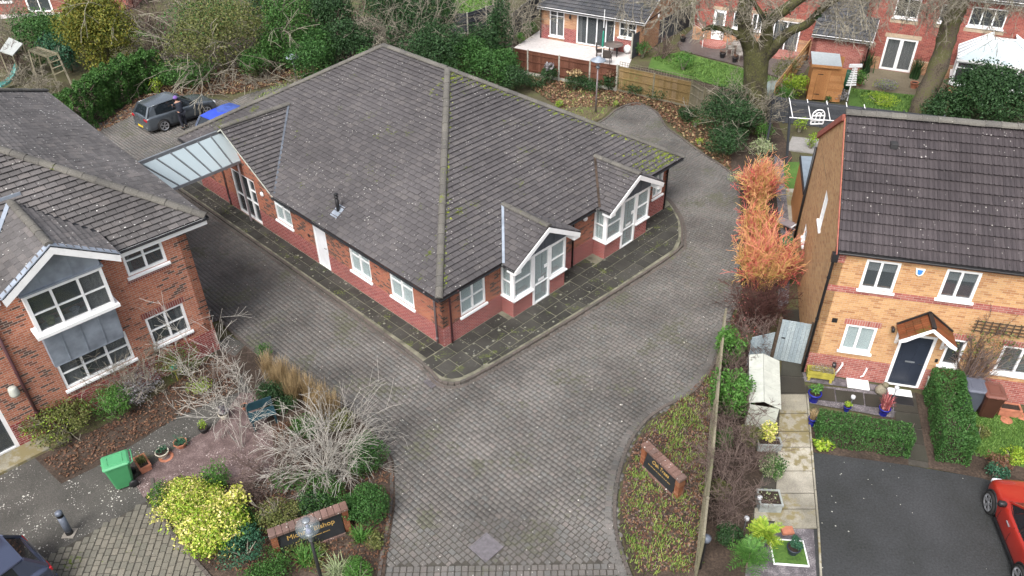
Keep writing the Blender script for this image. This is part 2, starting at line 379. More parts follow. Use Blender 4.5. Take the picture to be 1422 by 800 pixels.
def clip_poly(sub, clip):
    """Sutherland-Hodgman, clip convex CCW"""
    out = sub
    for i in range(len(clip)):
        a = clip[i]; b = clip[(i+1) % len(clip)]; inp = out; out = []
        if not inp: return []
        side = lambda p: (b[0]-a[0])*(p[1]-a[1])-(b[1]-a[1])*(p[0]-a[0])
        for j in range(len(inp)):
            p = inp[j]; q = inp[(j+1) % len(inp)]; sp = side(p); sq = side(q)
            if sp >= 0: out.append(p)
            if (sp >= 0) != (sq >= 0):
                t = sp/(sp-sq); out.append((p[0]+(q[0]-p[0])*t, p[1]+(q[1]-p[1])*t))
    return out
def parea(p): return abs(sum(p[i][0]*p[(i+1)%len(p)][1]-p[(i+1)%len(p)][0]*p[i][1] for i in range(len(p))))/2
class Tiler:
    """lays tiles on roof slopes; the 300 nearest in frame become objects, the rest one part"""
    def __init__(s, roof, mat, w=.33, g=.20, th=.011, roman=0, roofM=ID, limit=300):
        s.roof = roof; s.mat = mat; s.w = w; s.g = g; s.th = th; s.roman = roman; s.full = []; s.cut = []; s.M = roofM; s.limit = limit
        jg = .006 if roman else .014; s.jg = jg; s.unit = s.tile_mesh([(0,0),(w-jg,0),(w-jg,g+.05),(0,g+.05)])
    def tile_mesh(s, poly):
        mb = MB(); g = s.g; h = lambda b: .074 - .052*b/g   # lower edge lifted off the row below, exaggerated for a dark shade line
        if s.roman and len(poly) == 4:
            (x0,y0),(x1,_),(_,y1),_ = poly; n = 8; top = []; low = []; hi = []
            for i in range(n+1):
                x = x0+(x1-x0)*i/n; ph = (x/s.w*s.roman) % 1.0
                r = .038*max(0, math.cos((ph-.25)*2*math.pi))**.8 if abs(ph-.25) < .25 else 0
                low.append((x, y0, h(y0)+r)); hi.append((x, y1, h(y1)+r)); top.append((x, y0, h(y0)-.012))
            mb.grid([low, hi]); mb.grid([top, low]); return mb
        n = len(poly); tp = [(x,y,h(y)) for x,y in poly]; bt = [(x,y,h(y)-s.th) for x,y in poly]
        mb.add(tp+bt, [tuple(range(n))]+[(i, n+i, n+(i+1)%n, (i+1)%n) for i in range(n)])
        return mb
    def slope(s, O, e, u, poly, skip=None, decks=None):
        """O eave start, e unit vector along the eave, u unit vector up the slope (local coords), poly convex in (e,u)"""
        O = Vector(O); e = Vector(e).normalized(); u = Vector(u).normalized(); n = e.cross(u)
        if n.z < 0: n = -n
        B = Matrix((e, u, n)).transposed().to_4x4(); B.translation = O
        area = sum(poly[i][0]*poly[(i+1)%len(poly)][1]-poly[(i+1)%len(poly)][0]*poly[i][1] for i in range(len(poly)))
        if area < 0: poly = poly[::-1]
        bs = [p[1] for p in poly]; as_ = [p[0] for p in poly]; a0 = min(as_); a1 = max(as_)
        j = 0; b = min(bs)
        # deck under the tiles
        for dk in (decks or [poly]): obj('roof_deck', MB().poly(*[(p[0],p[1],-.012) for p in dk]).tf(B), M['deck'], s.roof)
        while b < max(bs):
            off = 0 if s.roman else (s.w/2 if j % 2 else 0)
            a = a0-off-s.w*.0
            while a < a1:
                w = s.w
                rect = [(a,b),(a+w-s.jg,b),(a+w-s.jg,b+s.g+.05),(a,b+s.g+.05)]
                c = clip_poly(rect, poly)
                if c and len(c) >= 3:
                    ca = (a+w/2, b+s.g/2)
                    if not (skip and skip(B @ Vector((*ca, 0)))):
                        if abs(parea(c)-parea(rect)) < 1e-5: s.full.append((B, a, b))
                        elif parea(c) > .004: s.cut.append((B, [(x-a, y-b) for x,y in c], a, b))
                a += w
            b += s.g; j += 1
    def finish(s):
        recs = []
        for B, a, b in s.full: recs.append((B @ Vector((a+s.w/2, b+s.g/2, .04)), B @ Matrix.Translation((a, b, 0)), None))
        for B, c, a, b in s.cut: recs.append((B @ Vector((a+s.w/2, b+s.g/2, .04)), B @ Matrix.Translation((a, b, 0)), c))
        WM = s.M
        def key(r):
            p = WM @ r[0]
            return (0 if inframe(p, 0) else 1, (p-CAM).length)
        recs.sort(key=key)
        me = mesh_of('tile', s.unit, s.mat, uv=False)
        rest = MB()
        for i, (c, T, cut) in enumerate(recs):
            j = Matrix.Rotation(rnd.uniform(-.008,.008), 4, 'X') @ Matrix.Rotation(rnd.uniform(-.008,.008), 4, 'Y') @ Matrix.Translation((0,0,rnd.uniform(0,.005)))
            if rnd.random() < .02: j = j @ Matrix.Translation((0,0,.01)) @ Matrix.Rotation(rnd.uniform(-.03,.03), 4, 'Z')
            if i < s.limit and inframe(WM @ c, 0):
                if cut is None: link('tile', me, s.roof, T @ j)
                else: link('tile', mesh_of('tile', s.tile_mesh(cut), s.mat, uv=False), s.roof, T @ j)
            else:
                mb = MB(); src = s.unit if cut is None else s.tile_mesh(cut); mb.v = list(src.v); mb.f = list(src.f)
                rest.join(mb.tf(T @ j))
        if rest.f:
            o = link('tiles', mesh_of('tiles', rest, s.mat, uv=False), s.roof); o['kind'] = 'stuff'
_rt = {}
def ridge(roof, p0, p1, r=.13, seg=.42, mat='ridge', drop=.5):
    """half round ridge tiles, each an object, bedded on mortar"""
    p0 = Vector(p0); p1 = Vector(p1); L = (p1-p0).length; n = max(1, int(round(L/seg))); sl = L/n; d = (p1-p0)/L
    key = (round(sl,2), r, mat)
    if key not in _rt:
        mb = MB(); rows = []
        for x, k in ((0,1.06),(.05,1.06),(.06,1.0),(sl-.004,.97)):
            rows.append([(x, r*k*math.cos(math.pi*i/7), r*k*math.sin(math.pi*i/7)*drop*1.5) for i in range(8)])
        mb.grid(rows); mb.add(rows[0], [tuple(range(8))])
        _rt[key] = mesh_of('ridge_tile', mb, M[mat], uv=False)
    side = d.cross(Vector((0,0,1))).normalized(); upv = side.cross(d)
    for i in range(n):
        B = Matrix((d, -side, upv)).transposed().to_4x4(); B.translation = p0+d*sl*i+Vector((0,0,rnd.uniform(-.004,.008)))
        link('ridge_tile', _rt[key], roof, B @ Matrix.Rotation(rnd.uniform(-.02,.02),4,'Z'))
def gutter(parent, p0, p1, mat='black', r=.055, name='gutter'):
    p0 = Vector(p0); p1 = Vector(p1); d = (p1-p0).normalized(); side = d.cross(Vector((0,0,1))).normalized()
    rows = []
    for p in (p0, p1):
        rows.append([p+side*r*math.cos(math.pi*i/6)-Vector((0,0,r*math.sin(math.pi*i/6))) for i in range(7)]+[p+side*(r-.008)*math.cos(math.pi*(6-i)/6)-Vector((0,0,(r-.008)*math.sin(math.pi*(6-i)/6))) for i in range(7)])
    return obj(name, MB().grid(rows, True), M[mat], parent)
def pipe(parent, pts, r=.035, mat='black', name='drainpipe', clips=True):
    o = obj(name, MB().tube(pts, r, 8), M[mat], parent, True)
    if clips:
        p0, p1 = Vector(pts[-2]), Vector(pts[-1]); L = (p1-p0).length
        for i in range(int(L/1.6)+1):
            q = p0.lerp(p1, min(.96, .15+i*1.6/L)); obj('pipe_clip', MB().lathe([(r+.012,-.03),(r+.012,.03)], 8, q), M[mat], o)
    return o

# ------------------------------------------------------------------ THE BUNGALOW
BW, BL, EH, BT, OV = 13.05, 17.1, 2.50, .5807, .39
FB = frame((-2.377, 20.848, 0), 45.26)          # x along the right facade, y along the left facade
bung = thing('bungalow', 'red brick bungalow with big grey hipped tile roof amid the paved drive', 'bungalow', M=FB)
FR = ID                                          # right facade frame (local)
FL = Matrix(((0,1,0,0),(-1,0,0,0),(0,0,1,0),(0,0,0,1)))   # left facade: x_f = -y_local, y_f = x_local
def flip(a, b): return (-b, -a)
PL = .86                                         # top of the red plinth
DOORH = 2.1
bays = [(2.82, 5.62), (8.05, 10.85)]
# right facade openings (x, z): window, then the two bays open
opR = [(.84,2.04,.93,2.1), (12.0,12.72,.98,2.1)] + [(a+.1,b-.1,.0,2.3) for a,b in bays] + [(6.9,7.2,5,6)]
opL = [(-2.78,-1.5,.93,2.02), (-5.2,-3.95,.9,2.0), (-7.6,-6.72,.06,2.08), (-10.35,-9.15,1.02,2.05), (-13.72,-11.78,.06,2.22)]
wall('brick_wall', bung, FR, 0, BW, PL, EH, opR, M['brick_bg']); [wall('brick_plinth', bung, FR, q0, q1, 0, PL, [], M['brick_red'], .30, -.012) for q0,q1 in ((-.012,2.92),(5.52,8.15),(10.75,BW+.012))]
wall('brick_wall', bung, FL, -BL, 0, PL, EH, opL, M['brick_bg']); wall('brick_plinth', bung, FL, -BL, .0, 0, PL, opL, M['brick_red'], .30, -.012)
wall('brick_wall', bung, Matrix.Translation((BW,0,0)) @ Matrix.Rotation(R(90),4,'Z'), 0, BL, 0, EH, [], M['brick_bg'])
wall('brick_wall', bung, Matrix.Translation((BW,BL,0)) @ Matrix.Rotation(R(180),4,'Z'), 0, BW, 0, EH, [], M['brick_bg'])
window(bung, FR, .84, 2.04, .93, 2.1, (.5,), [[.5],[.5]], glass='glassp', back='blind', backd=.05)
window(bung, FR, 12.0, 12.72, .98, 2.1, (.5,), [[.5],[.5]], glass='glassp', back='blind', backd=.05)
for a,b,c,d in opL[:2]+[opL[3]]: window(bung, FL, a, b, c, d, (.5,), [[.68],[.68]], glass='glassp', back='blind', backd=.05)
def door(parent, F, x0, x1, z0, z1, mat, panels=(), fr=.06, label=None, handle=True, framem='white', y=.05):
    mb = MB(); mb.box(x0,x0+fr,y-.03,y+.07,z0,z1).box(x1-fr,x1,y-.03,y+.07,z0,z1).box(x0+fr,x1-fr,y-.03,y+.07,z1-fr,z1).box(x0+fr,x1-fr,y-.05,y+.07,z0,z0+.04)
    d = obj('door', mb.tf(F), M[framem], parent, label=label)
    obj('door_leaf', MB().box(x0+fr, x1-fr, y, y+.045, z0+.04, z1-fr).tf(F), M[mat] if isinstance(mat,str) else mat, d)
    for a,b,c,e in panels:
        obj('panel', MB().box(x0+a, x0+b, y-.012, y-.0005, z0+c, z0+e).tf(F), M[mat] if isinstance(mat,str) else mat, d)
    if handle: obj('handle', MB().tube([(x1-fr-.07, y-.02, z0+1.0),(x1-fr-.07, y-.06, z0+1.0),(x1-fr-.18, y-.06, z0+1.0)], .012, 6).tf(F), M['black'], d)
    return d
M['doorwhite'] = flat('white painted steel door', (.72,.74,.78), .45, .06, 1.5, grime=.15)
door(bung, FL, -7.6, -6.72, .06, 2.08, 'doorwhite', label='plain white service door')
obj('vent', MB().box(-8.05,-7.9,-.02,.0,1.15,1.27).tf(FL), M['black'], bung)
# entrance: double glazed doors with side light, mid rail
window(bung, FL, -13.72, -11.78, .06, 2.22, (.36,.70), [[.44],[.44],[.44,.72]], y=.06, fr=.09, sill=False, name='entrance_doors', label='white framed glazed double entrance doors with side light', midw=.12, back='dim', backd=.8)  # dark panel behind the doors paints the room's darkness, no blind here
obj('door_step', MB().box(-13.9,-11.6,-.35,-.02,0,.07).tf(FL), M['mortar'], bung)
for sx, zz in ((-11.2,1.85),):
    l = obj('wall_light', MB().lathe([(.02,0),(.11,.0),(.115,.03),(.09,.06),(.02,.07)], 14).tf(FL @ Matrix.Translation((sx,-.01,zz)) @ Matrix.Rotation(R(90),4,'X')), M['white'], bung, True, label='round white bulkhead light')
obj('wall_light', MB().bevbox(-15.45,-15.2,-.14,-.001,1.45,1.65,.03).tf(FL), M['black'], bung, label='black lantern beside the canopy')
obj('wall_light', MB().lathe([(.02,0),(.10,.0),(.105,.04),(.08,.08),(.02,.09)], 14).tf(FR @ Matrix.Translation((7.45,-.01,2.0)) @ Matrix.Rotation(R(90),4,'X')), M['white'], bung, True, label='small cream bulkhead light')
# roof
wc, wh = 12.8, 3.25
roof = obj('roof', MB().box(-OV+.03, BW+OV-.03, -OV+.03, .25, EH-.02, EH+.0), M['black'], bung)
for q_ in ((-OV+.03,.25,.25,wc-wh),(-OV+.03,.25,wc+wh,BL+OV-.03),(BW-.25,BW+OV-.03,.25,BL+OV-.03)): obj('soffit', MB().box(*q_,EH-.02,EH), M['black'], roof)   # soffit board
Wt, Lt = BW+2*OV, BL+2*OV; RH = Wt/2*BT; EZ = EH+.03
cs = 1/math.sqrt(1+BT*BT); sl = Wt/2/cs
T = Tiler(roof, M['tile'], .33, .20, roofM=FB)
gb = [(4.22, 1.70), (9.45, 1.70)]; GE = 2.42     # bay gable centres on x, half width; eave z
wc, wh = 12.8, 3.25                              # wing gable on the left facade: centre on y, half width
_e = BL+OV-wc
def skipR(p):
    for gx, gh in gb:
        zr = EZ+(p.y+OV)*BT; half = (GE+gh*BT+.05-p.z)/BT
        if abs(p.x-gx) < half-.25: return True
    return False
def skipL(p): 
    half = (EZ+wh*BT-p.z)/BT
    return abs(p.y-wc) < half-.3
tri = [(0,0),(Wt,0),(Wt/2,sl)]; tra = [(0,0),(Lt,0),(Lt-Wt/2,sl),(Wt/2,sl)]
T.slope((-OV,-OV,EZ), (1,0,0), (0,cs,cs*BT), tri, skipR)
T.slope((-OV,BL+OV,EZ), (0,-1,0), (cs,0,cs*BT), tra, skipL, decks=[[(0,0),(_e-wh,0),(_e,wh/cs),(_e,_e/cs)],[(_e,wh/cs),(_e+wh,0),(Lt,0),(Lt-Wt/2,sl),(Wt/2,sl),(_e,_e/cs)]])
# hidden slopes: same tiling
T.slope((BW+OV,-OV,EZ), (0,1,0), (-cs,0,cs*BT), tra)
T.slope((BW+OV,BL+OV,EZ), (-1,0,0), (0,-cs,cs*BT), tri)
A_ = Vector((BW/2, Wt/2-OV, EZ+RH)); B_ = Vector((BW/2, BL+OV-Wt/2, EZ+RH)); zo = Vector((0,0,.045))
for c_, t_ in (((-OV,-OV,EZ),A_), ((BW+OV,-OV,EZ),A_), ((-OV,BL+OV,EZ),B_), ((BW+OV,BL+OV,EZ),B_)):
    ridge(roof, Vector(c_)+zo, t_+zo)
ridge(roof, B_+zo, A_+zo)
# wing gable over the entrance
ap = EZ+wh*BT; sw = wh/cs; inner = -OV+wh          # valley reaches x where main slope has the ridge height
T.slope((-OV, wc-wh, EZ), (1,0,0), (0,cs,cs*BT), [(0,0),(.001,0),(inner+OV,sw),(0,sw)])
T.slope((inner, wc+wh, EZ), (-1,0,0), (0,-cs,cs*BT), [(inner+OV,0),(inner+OV,sw),(0,sw)])
ridge(roof, (-OV-.03,wc,ap+.05), (inner,wc,ap+.05))
obj('valley', MB().bar((-OV+.1,wc-wh,EZ+.10),(inner,wc,ap+.10),.08,.02), M['leaddk'], roof)
gt = MB().extr([(0,wc-wh+OV,EH-.02),(0,wc+wh-OV,EH-.02),(0,wc,ap-.14)], (.25,0,0)); obj('gable_brickwork', gt, M['brick_bg'], bung)
for sgn in (-1,1):
    obj('bargeboard', MB().extr([(-OV,wc+sgn*wh,EZ-.02),(-OV,wc,ap-.01),(-OV,wc,ap-.07),(-OV,wc+sgn*(wh-.02),EZ-.08)], (-.02,0,0)), M['cream'], roof)
# bays with gables, right facade
PJ = .6
for (a,b),(gx,gh) in zip(bays, gb):
    gx = (a+b)/2; px0, px1 = a, b
    bay = None
    dl, dr = a+1.02, a+1.92                      # door in the middle of the bay
    F2 = Matrix.Translation((0,-PJ,0))
    obj('bay_plinth', MB().box(a,dl,-PJ,-.02,0,PL-.02), M['brick_red'], bung); obj('bay_plinth', MB().box(dr,b,-PJ,-.02,0,PL-.02), M['brick_red'], bung)
    w1 = window(bung, F2, a+.0, dl+.0, PL, 2.30, (), [[.5]], y=.0, fr=.09, sill=False, glass='glassp', back='blind', backd=.35, name='bay_window')
    w3 = window(bung, F2, dr, b, PL, 2.30, (), [[.5]], y=.0, fr=.09, sill=False, glass='glassp', back='blind', backd=.35, name='bay_window')
    obj('sill', MB().box(a-.06,dl-.002,-.10,.02,PL-.05,PL-.0005).tf(F2), M['white'], w1); obj('sill', MB().box(dr+.002,b+.06,-.10,.02,PL-.05,PL-.0005).tf(F2), M['white'], w3)
    w2 = window(bung, F2, dl+.004, dr-.004, .05, 2.32, (), [[.38]], y=-.005, fr=.09, sill=False, glass='glassp', back='blind', backd=.38, name='bay_door', label='white framed glazed door in the bay')
    obj('door_notice', MB().box(dl+.30,dl+.62,.0,.004,1.0,1.11).box(dl+.62,dl+.78,.0,.004,1.45,1.6).tf(F2), M['white'], w2)
    Fs = Matrix.Translation((a,0,0)) @ FL
    ws = window(bung, Fs, .03, PJ-.045, PL, 2.30, (), [[.5]], y=.0, fr=.07, sill=False, glass='glassp', back='blind', backd=.05, name='bay_window')
    obj('sill', MB().box(.0,PJ+.10,-.06,-.002,PL-.05,PL).tf(Fs), M['white'], ws)
    Fs2 = Matrix.Translation((b,0,0)) @ Matrix.Rotation(R(90),4,'Z')
    window(bung, Fs2, -PJ+.045, -.03, PL, 2.30, (), [[.5]], y=.0, fr=.07, sill=False, glass='glassp', back='blind', backd=.05, name='bay_window')
    # lead clad gable, roof
    gh = 1.72; ga = GE+.06+gh*BT
    obj('lead_gable', MB().extr([(a+.0,-PJ-.01,2.30),(b-.0,-PJ-.01,2.30),(b,-PJ-.01,2.5),(gx,-PJ-.01,ga-.1),(a,-PJ-.01,2.5)], (0,.1,0)), M['leaddk'], bung)
    for q in (-.75,-.25,.25,.75): obj('lead_roll', MB().box(gx+q-.012,gx+q+.012,-PJ-.03,-PJ-.011,2.31,ga-.16-abs(q)*BT), M['leaddk'], bung)
    yo = -1.02; yin = (ga-EZ)/BT-OV               # ridge meets the main slope
    sv = gh/cs; zl = GE+.06; yv = (zl-EZ)/BT-OV
    T.slope((gx-gh,yo,zl), (0,1,0), (cs,0,cs*BT), [(0,0),(yv-yo,0),(yin-yo,sv),(0,sv)])
    T.slope((gx+gh,yin,zl), (0,-1,0), (-cs,0,cs*BT), [(yin-yv,0),(yin-yo,0),(yin-yo,sv),(0,sv)])
    ridge(roof, (gx,yo-.02,ga+.045), (gx,yin,ga+.045), .12)
    for sgn in (-1,1):
        obj('bargeboard', MB().extr([(gx+sgn*gh,yo,zl+.0),(gx,yo,ga+.0),(gx,yo,ga-.2),(gx+sgn*(gh-.03),yo,zl-.17)], (0,-.03,0)), M['white'], roof)
        obj('box_end', MB().box(*sorted((gx+sgn*(gh-.32), gx+sgn*(gh-.005))), yo+.002, yo+.4, zl-.2, zl-.03), M['white'], roof)
        obj('verge_soffit', MB().extr([(gx+sgn*gh,yo,zl-.03),(gx,yo,ga-.03),(gx,yo,ga-.05),(gx+sgn*gh,yo,zl-.05)], (0,.42,0)), M['white'], roof)
        gutter(roof, (gx+sgn*(gh+.03),yo+.02,zl-.01), (gx+sgn*(gh+.03),yv,zl-.01), r=.045)
    obj('valley', MB().bar((gx-gh,yv,zl+.10),(gx,yin,ga+.10),.09,.02), M['lead' if gx < 6 else 'soil'], roof)
    obj('valley', MB().bar((gx+gh,yv,zl+.05),(gx,yin,ga+.05),.10,.02), M['leaddk'], roof)
# gutters and drainpipes
xs = [-OV, bays[0][0]-.35, bays[0][1]+.45, bays[1][0]-.45, bays[1][1]+.45, BW+OV]
for i in (0,2,4): gutter(roof, (xs[i],-OV-.05,EZ-.03), (xs[i+1],-OV-.05,EZ-.03))
gutter(roof, (-OV-.05,wc-wh+.1,EZ-.03), (-OV-.05,-OV,EZ-.03)); gutter(roof, (-OV-.05,BL+OV,EZ-.03), (-OV-.05,wc+wh,EZ-.03))
gutter(roof, (BW+OV+.05,-OV,EZ-.03), (BW+OV+.05,BL+OV,EZ-.03))
pipe(bung, [(.45,-OV-.02,EZ-.05),(.36,-OV+.05,EZ-.12),(.32,-.06,EH-.22),(.32,-.06,.02)], mat='brownpipe')
pipe(bung, [(-OV-.02,.36,EZ-.05),(-OV+.05,.34,EZ-.12),(-.06,.30,EH-.22),(-.06,.30,.02)], mat='greypipe')
pipe(bung, [(6.75,-OV-.02,EZ-.05),(6.75,-OV+.05,EZ-.12),(6.72,-.06,EH-.22),(6.72,-.06,.02)])
pipe(bung, [(BW-.12,-OV-.02,EZ-.05),(BW-.12,-.06,EH-.22),(BW-.12,-.06,.02)])
pipe(bung, [(-OV-.02,14.4,EZ-.05),(-OV+.05,14.4,EZ-.12),(-.06,14.42,EH-.22),(-.06,14.42,.02)], mat='greypipe')
# flue
_o = FB.inverted() @ CAM; _d = FB.inverted().to_3x3() @ ray(470,293); _k = (EZ+.04+(_o.x+OV)*BT-_o.z)/(_d.z-BT*_d.x); fp = _o+_d*_k-Vector((0,0,.05))
fl = obj('flue', MB().lathe([(.07,0),(.07,.55),(.05,.56),(.05,.62),(.08,.63),(.08,.67),(.055,.68),(.055,.73),(.08,.74),(.08,.78),(.03,.8)], 12, fp), M['black'], bung, True, label='black flue pipe on the roof slope')
obj('flashing', MB().extr([(-.3,-.2,0),(.22,-.2,0),(.22,.2,0),(-.3,.2,0)], (0,0,.015)).tf(Matrix.Translation(fp+Vector((0,0,.07))) @ Matrix.Rotation(-math.atan(BT),4,'Y')), M['lead'], fl)
T.finish()
# a few moss cushions and flashing on hips
# ------------------------------------------------------------------ THE TWO STOREY RED BRICK HOUSE ON THE LEFT
LF = frame((-10.27, 21.03, 0), 43.5)             # origin at the right corner of its front wall; x runs right, so the wall is x<0
lh = thing('brick_house', 'two storey orange red brick house with a lead clad bay window', 'house', M=LF)
LE = 5.03; LW, LD = 17.0, 14.4
opF = [(-2.0,-.77,4.08,4.90), (-2.0,-.74,1.28,2.42), (-4.78,-2.66,1.22,2.34), (-8.9,-6.55,0,2.02), (-4.83,-2.79,3.75,5.0)]
wall('brick_wall', lh, ID, -LW, 0, .9, LE, opF, M['brick_or']); wall('brick_plinth', lh, ID, -LW, 0, 0, .9, opF, M['brick_red'], .31, -.02)
Fd = Matrix.Rotation(R(90),4,'Z')
wall('brick_wall', lh, Fd, 0, LD, .9, LE, [], M['brick_or']); wall('brick_plinth', lh, Fd, .3, LD, 0, .9, [], M['brick_red'], .31, -.02)
wall('brick_wall', lh, Matrix.Translation((0,LD,0)) @ Matrix.Rotation(R(180),4,'Z'), 0, LW, 0, LE, [], M['brick_or'])
window(lh, ID, -2.0,-.77,4.08,4.9, (.5,), [[.62],[.62]], fr=.08, soldier=('soldier','b'), curtain=[(.02,.2)], label='small upper casement window under the eaves')
window(lh, ID, -2.0,-.74,1.28,2.42, (.5,), [[.5],[.5]], fr=.08, soldier=('soldier','tb'), curtain=[(.02,.18),(.78,.98)])
window(lh, ID, -4.78,-2.66,1.22,2.34, (.33,.67), [[.5],[.5],[.5]], fr=.08, soldier=('soldier','b'), curtain=[(.03,.27),(.70,.97)], label='three light ground floor window under the lead apron')
# front door group
window(lh, ID, -8.9,-6.55,.0,2.02, (.38,.62), None, fr=.11, sill=False, name='glazed_door', midw=.16, label='white framed glazed door beside the drainpipe')
obj('door_step', MB().box(-9.4,-5.3,-.75,-.03,0,.09), M['slab_l'], lh)
# projecting bay on the first floor
bx0, bx1, bp = -4.88, -2.74, .55
Fb = Matrix.Translation((0,-bp,0))
wb = window(lh, Fb, bx0, bx1, 3.77, 5.10, (.33,.67), [[.5],[.5],[.5]], y=.0, fr=.09, sill=False, name='bay_window', curtain=[(.70,.97)], label='large white three light bay window with ornaments on its sill')
obj('sill', MB().box(bx0-.10,bx1+.10,-.12,.50,3.66,3.765).tf(Fb), M['white'], wb)
for xx in (bx0, bx1): obj('bay_cheek', MB().box(xx+(.02 if xx==bx0 else -.08), xx+(.08 if xx==bx0 else -.02), -bp+.075, -.02, 3.77, 5.10), M['white'], lh)
obj('lead_strip', MB().box(bx0-.06,bx1+.06,-bp-.06,-.0,5.105,5.16), M['lead'], lh)
# lead gable and apron
gx = (bx0+bx1)/2; gh = 1.53; ge = 5.50; t = .64; ga = ge+gh*t
obj('lead_gable', MB().extr([(bx0,-bp,5.16),(bx1,-bp,5.16),(bx1,-bp,ge+.2),(gx,-bp,ga-.08),(bx0,-bp,ge+.2)], (0,.1,0)), M['lead'], lh)
for q in (-.5,.35): obj('lead_roll', MB().box(gx+q-.014,gx+q+.014,-bp-.02,-bp-.001,5.17,ga-.2-abs(q)*t), M['lead'], lh)
ap_ = obj('lead_apron', MB().extr([(bx0+.04,-bp+.02,3.655),(bx0+.04,-.03,3.655),(bx0+.04,-.03,2.36),(bx0+.04,-.32,2.36),(bx0+.04,-.32,2.42)], (bx1-bx0-.08,0,0)), M['lead'], lh)
for xx in (bx0, bx1-.03): obj('dormer_cheek', MB().box(xx,xx+.03,-bp+.1,.9,5.0,ge+.16), M['lead'], lh)
for q in (.22,.48,.74):
    x = bx0+.04+(bx1-bx0-.08)*q; obj('lead_roll', MB().bar((x,-bp+.015,3.64),(x,-.325,2.42),.03,.03), M['lead'], ap_)
# ornaments on the bay sill: a thing each
for i,(x,hh,c,lab) in enumerate([(-4.45,.28,(.25,.3,.08),'small leafy plant in a pot inside the upper bay window'),(-3.75,.22,(.5,.52,.6),'white and blue ornament inside the upper bay window')]):
    o = obj('ornament', MB().lathe([(.09,0),(.12,.08),(.07,.14),(.15,hh*.8),(.04,hh)], 9, (x,-bp+.28,3.78)), flat('ornament %d'%i, c, .5, .5, 20), lh)
# roof
lroof = obj('roof', MB().box(-LW-.4,.6,-.10,LD+.10,LE-.03,LE), M['deck'], lh)
OH = .12; Wd = LD+2*OH; BTL = .5807; cl = 1/math.sqrt(1+BTL**2); LZ = LE+.06; s2 = Wd/2/cl
TL = Tiler(lroof, M['tile_l'], .33, .20, roofM=LF)
def skL(p):
    half = (ga-p.z)/t
    return abs(p.x-gx) < half-.25
TL.slope((-14,-OH,LZ), (1,0,0), (0,cl,cl*BTL), [(0,0),(14+.72,0),(14+.72-Wd/2,s2),(0,s2)], skL)
TL.slope((.72,-OH,LZ), (0,1,0), (-cl,0,cl*BTL), [(0,0),(Wd,0),(Wd/2,s2)])
Pk = Vector((.72-Wd/2, Wd/2-OH, LZ+Wd/2*BTL))
obj('roof_deck', MB().poly((.72,LD+OH,LZ),tuple(Pk),(-16,Pk.y,Pk.z),(-16,LD+OH,LZ)), M['tile_l'], lroof)
for c_ in ((.72,-OH,LZ),(.72,LD+OH,LZ)): ridge(lroof, Vector(c_)+zo, Pk+zo, .15)
ridge(lroof, Pk+zo, (-14,Pk.y,Pk.z+.04), .15)
yo = -1.02; yin = (ga-LZ)/BTL-OH; sv = gh/math.cos(math.atan(t)); ct = math.cos(math.atan(t)); yv = (ge-LZ)/BTL-OH
TL.slope((gx-gh,yo,ge), (0,1,0), (ct,0,ct*t), [(0,0),(yv-yo,0),(yin-yo,sv),(0,sv)])
TL.slope((gx+gh,yin,ge), (0,-1,0), (-ct,0,ct*t), [(yin-yv,0),(yin-yo,0),(yin-yo,sv),(0,sv)])
ridge(lroof, (gx,yo+.02,ga+.05),(gx,yin,ga+.05), .12)
for sgn in (-1,1):
    obj('bargeboard', MB().extr([(gx+sgn*(gh+.03),yo,ge-.02),(gx,yo,ga-.0),(gx,yo,ga-.22),(gx+sgn*(gh+.0),yo,ge-.22)], (0,-.035,0)), M['white'], lroof)
    obj('verge_flashing', MB().extr([(gx+sgn*(gh+.05),yo-.04,ge+.0),(gx,yo-.04,ga+.03),(gx,yo-.04,ga+.0),(gx+sgn*(gh+.05),yo-.04,ge-.03)], (0,.22,0)).tf(Matrix.Translation((0,0,.05))), M['lead'], lroof)
    obj('verge_soffit', MB().extr([(gx+sgn*gh,yo,ge-.04),(gx,yo,ga-.04),(gx,yo,ga-.06),(gx+sgn*gh,yo,ge-.06)], (0,.46,0)), M['white'], lroof)
obj('valley', MB().bar((gx-gh,yv,ge+.11),(gx,yin,ga+.11),.13,.02), M['lead'], lroof)
obj('valley', MB().bar((gx+gh,yv,ge+.06),(gx,yin,ga+.06),.10,.03), M['black'], lroof)
obj('flashing', MB().bar((gx-.3,yin+.1,ga+.1),(gx+.35,yin+.1,ga+.1),.02,.22), M['lead'], lroof)
obj('fascia', MB().box(gx+gh+.02,.7,-OH-.03,-OH,LE-.16,LE+.06), M['white'], lroof); obj('fascia', MB().box(-LW,gx-gh-.02,-OH-.03,-OH,LE-.16,LE+.06), M['white'], lroof)
gutter(lroof, (gx+gh,-OH-.08,LZ-.0),(.76,-OH-.08,LZ-.0)); gutter(lroof, (-LW,-OH-.08,LZ),(gx-gh,-OH-.08,LZ)); gutter(lroof, (.76,-OH,LZ-.02),(.76,LD+OH,LZ-.02))
pipe(lh, [(-5.75,-.06,LE-.1),(-5.78,-.06,.05)], .045, 'brownpipe')
obj('wall_light', MB().lathe([(.02,0),(.13,.0),(.14,.06),(.12,.26),(.10,.30),(.02,.31)], 12).tf(Matrix.Translation((-6.05,-.15,1.95))), M['cream'], lh, True, label='cream cylinder lamp by the door')
TL.finish()

# ------------------------------------------------------------------ glazed walkway canopy between the two buildings
a0, a1 = G(190,228,4.15), G(309,181,4.15); b0, b1 = G(246,259,2.95), G(336,222,2.95)
can = thing('walkway_canopy', 'pale glass walkway roof with grey glazing bars joining the two buildings', 'canopy', loc=tuple(b0))
a0, a1, b0_, b1 = a0-b0, a1-b0, Vector((0,0,0)), b1-b0
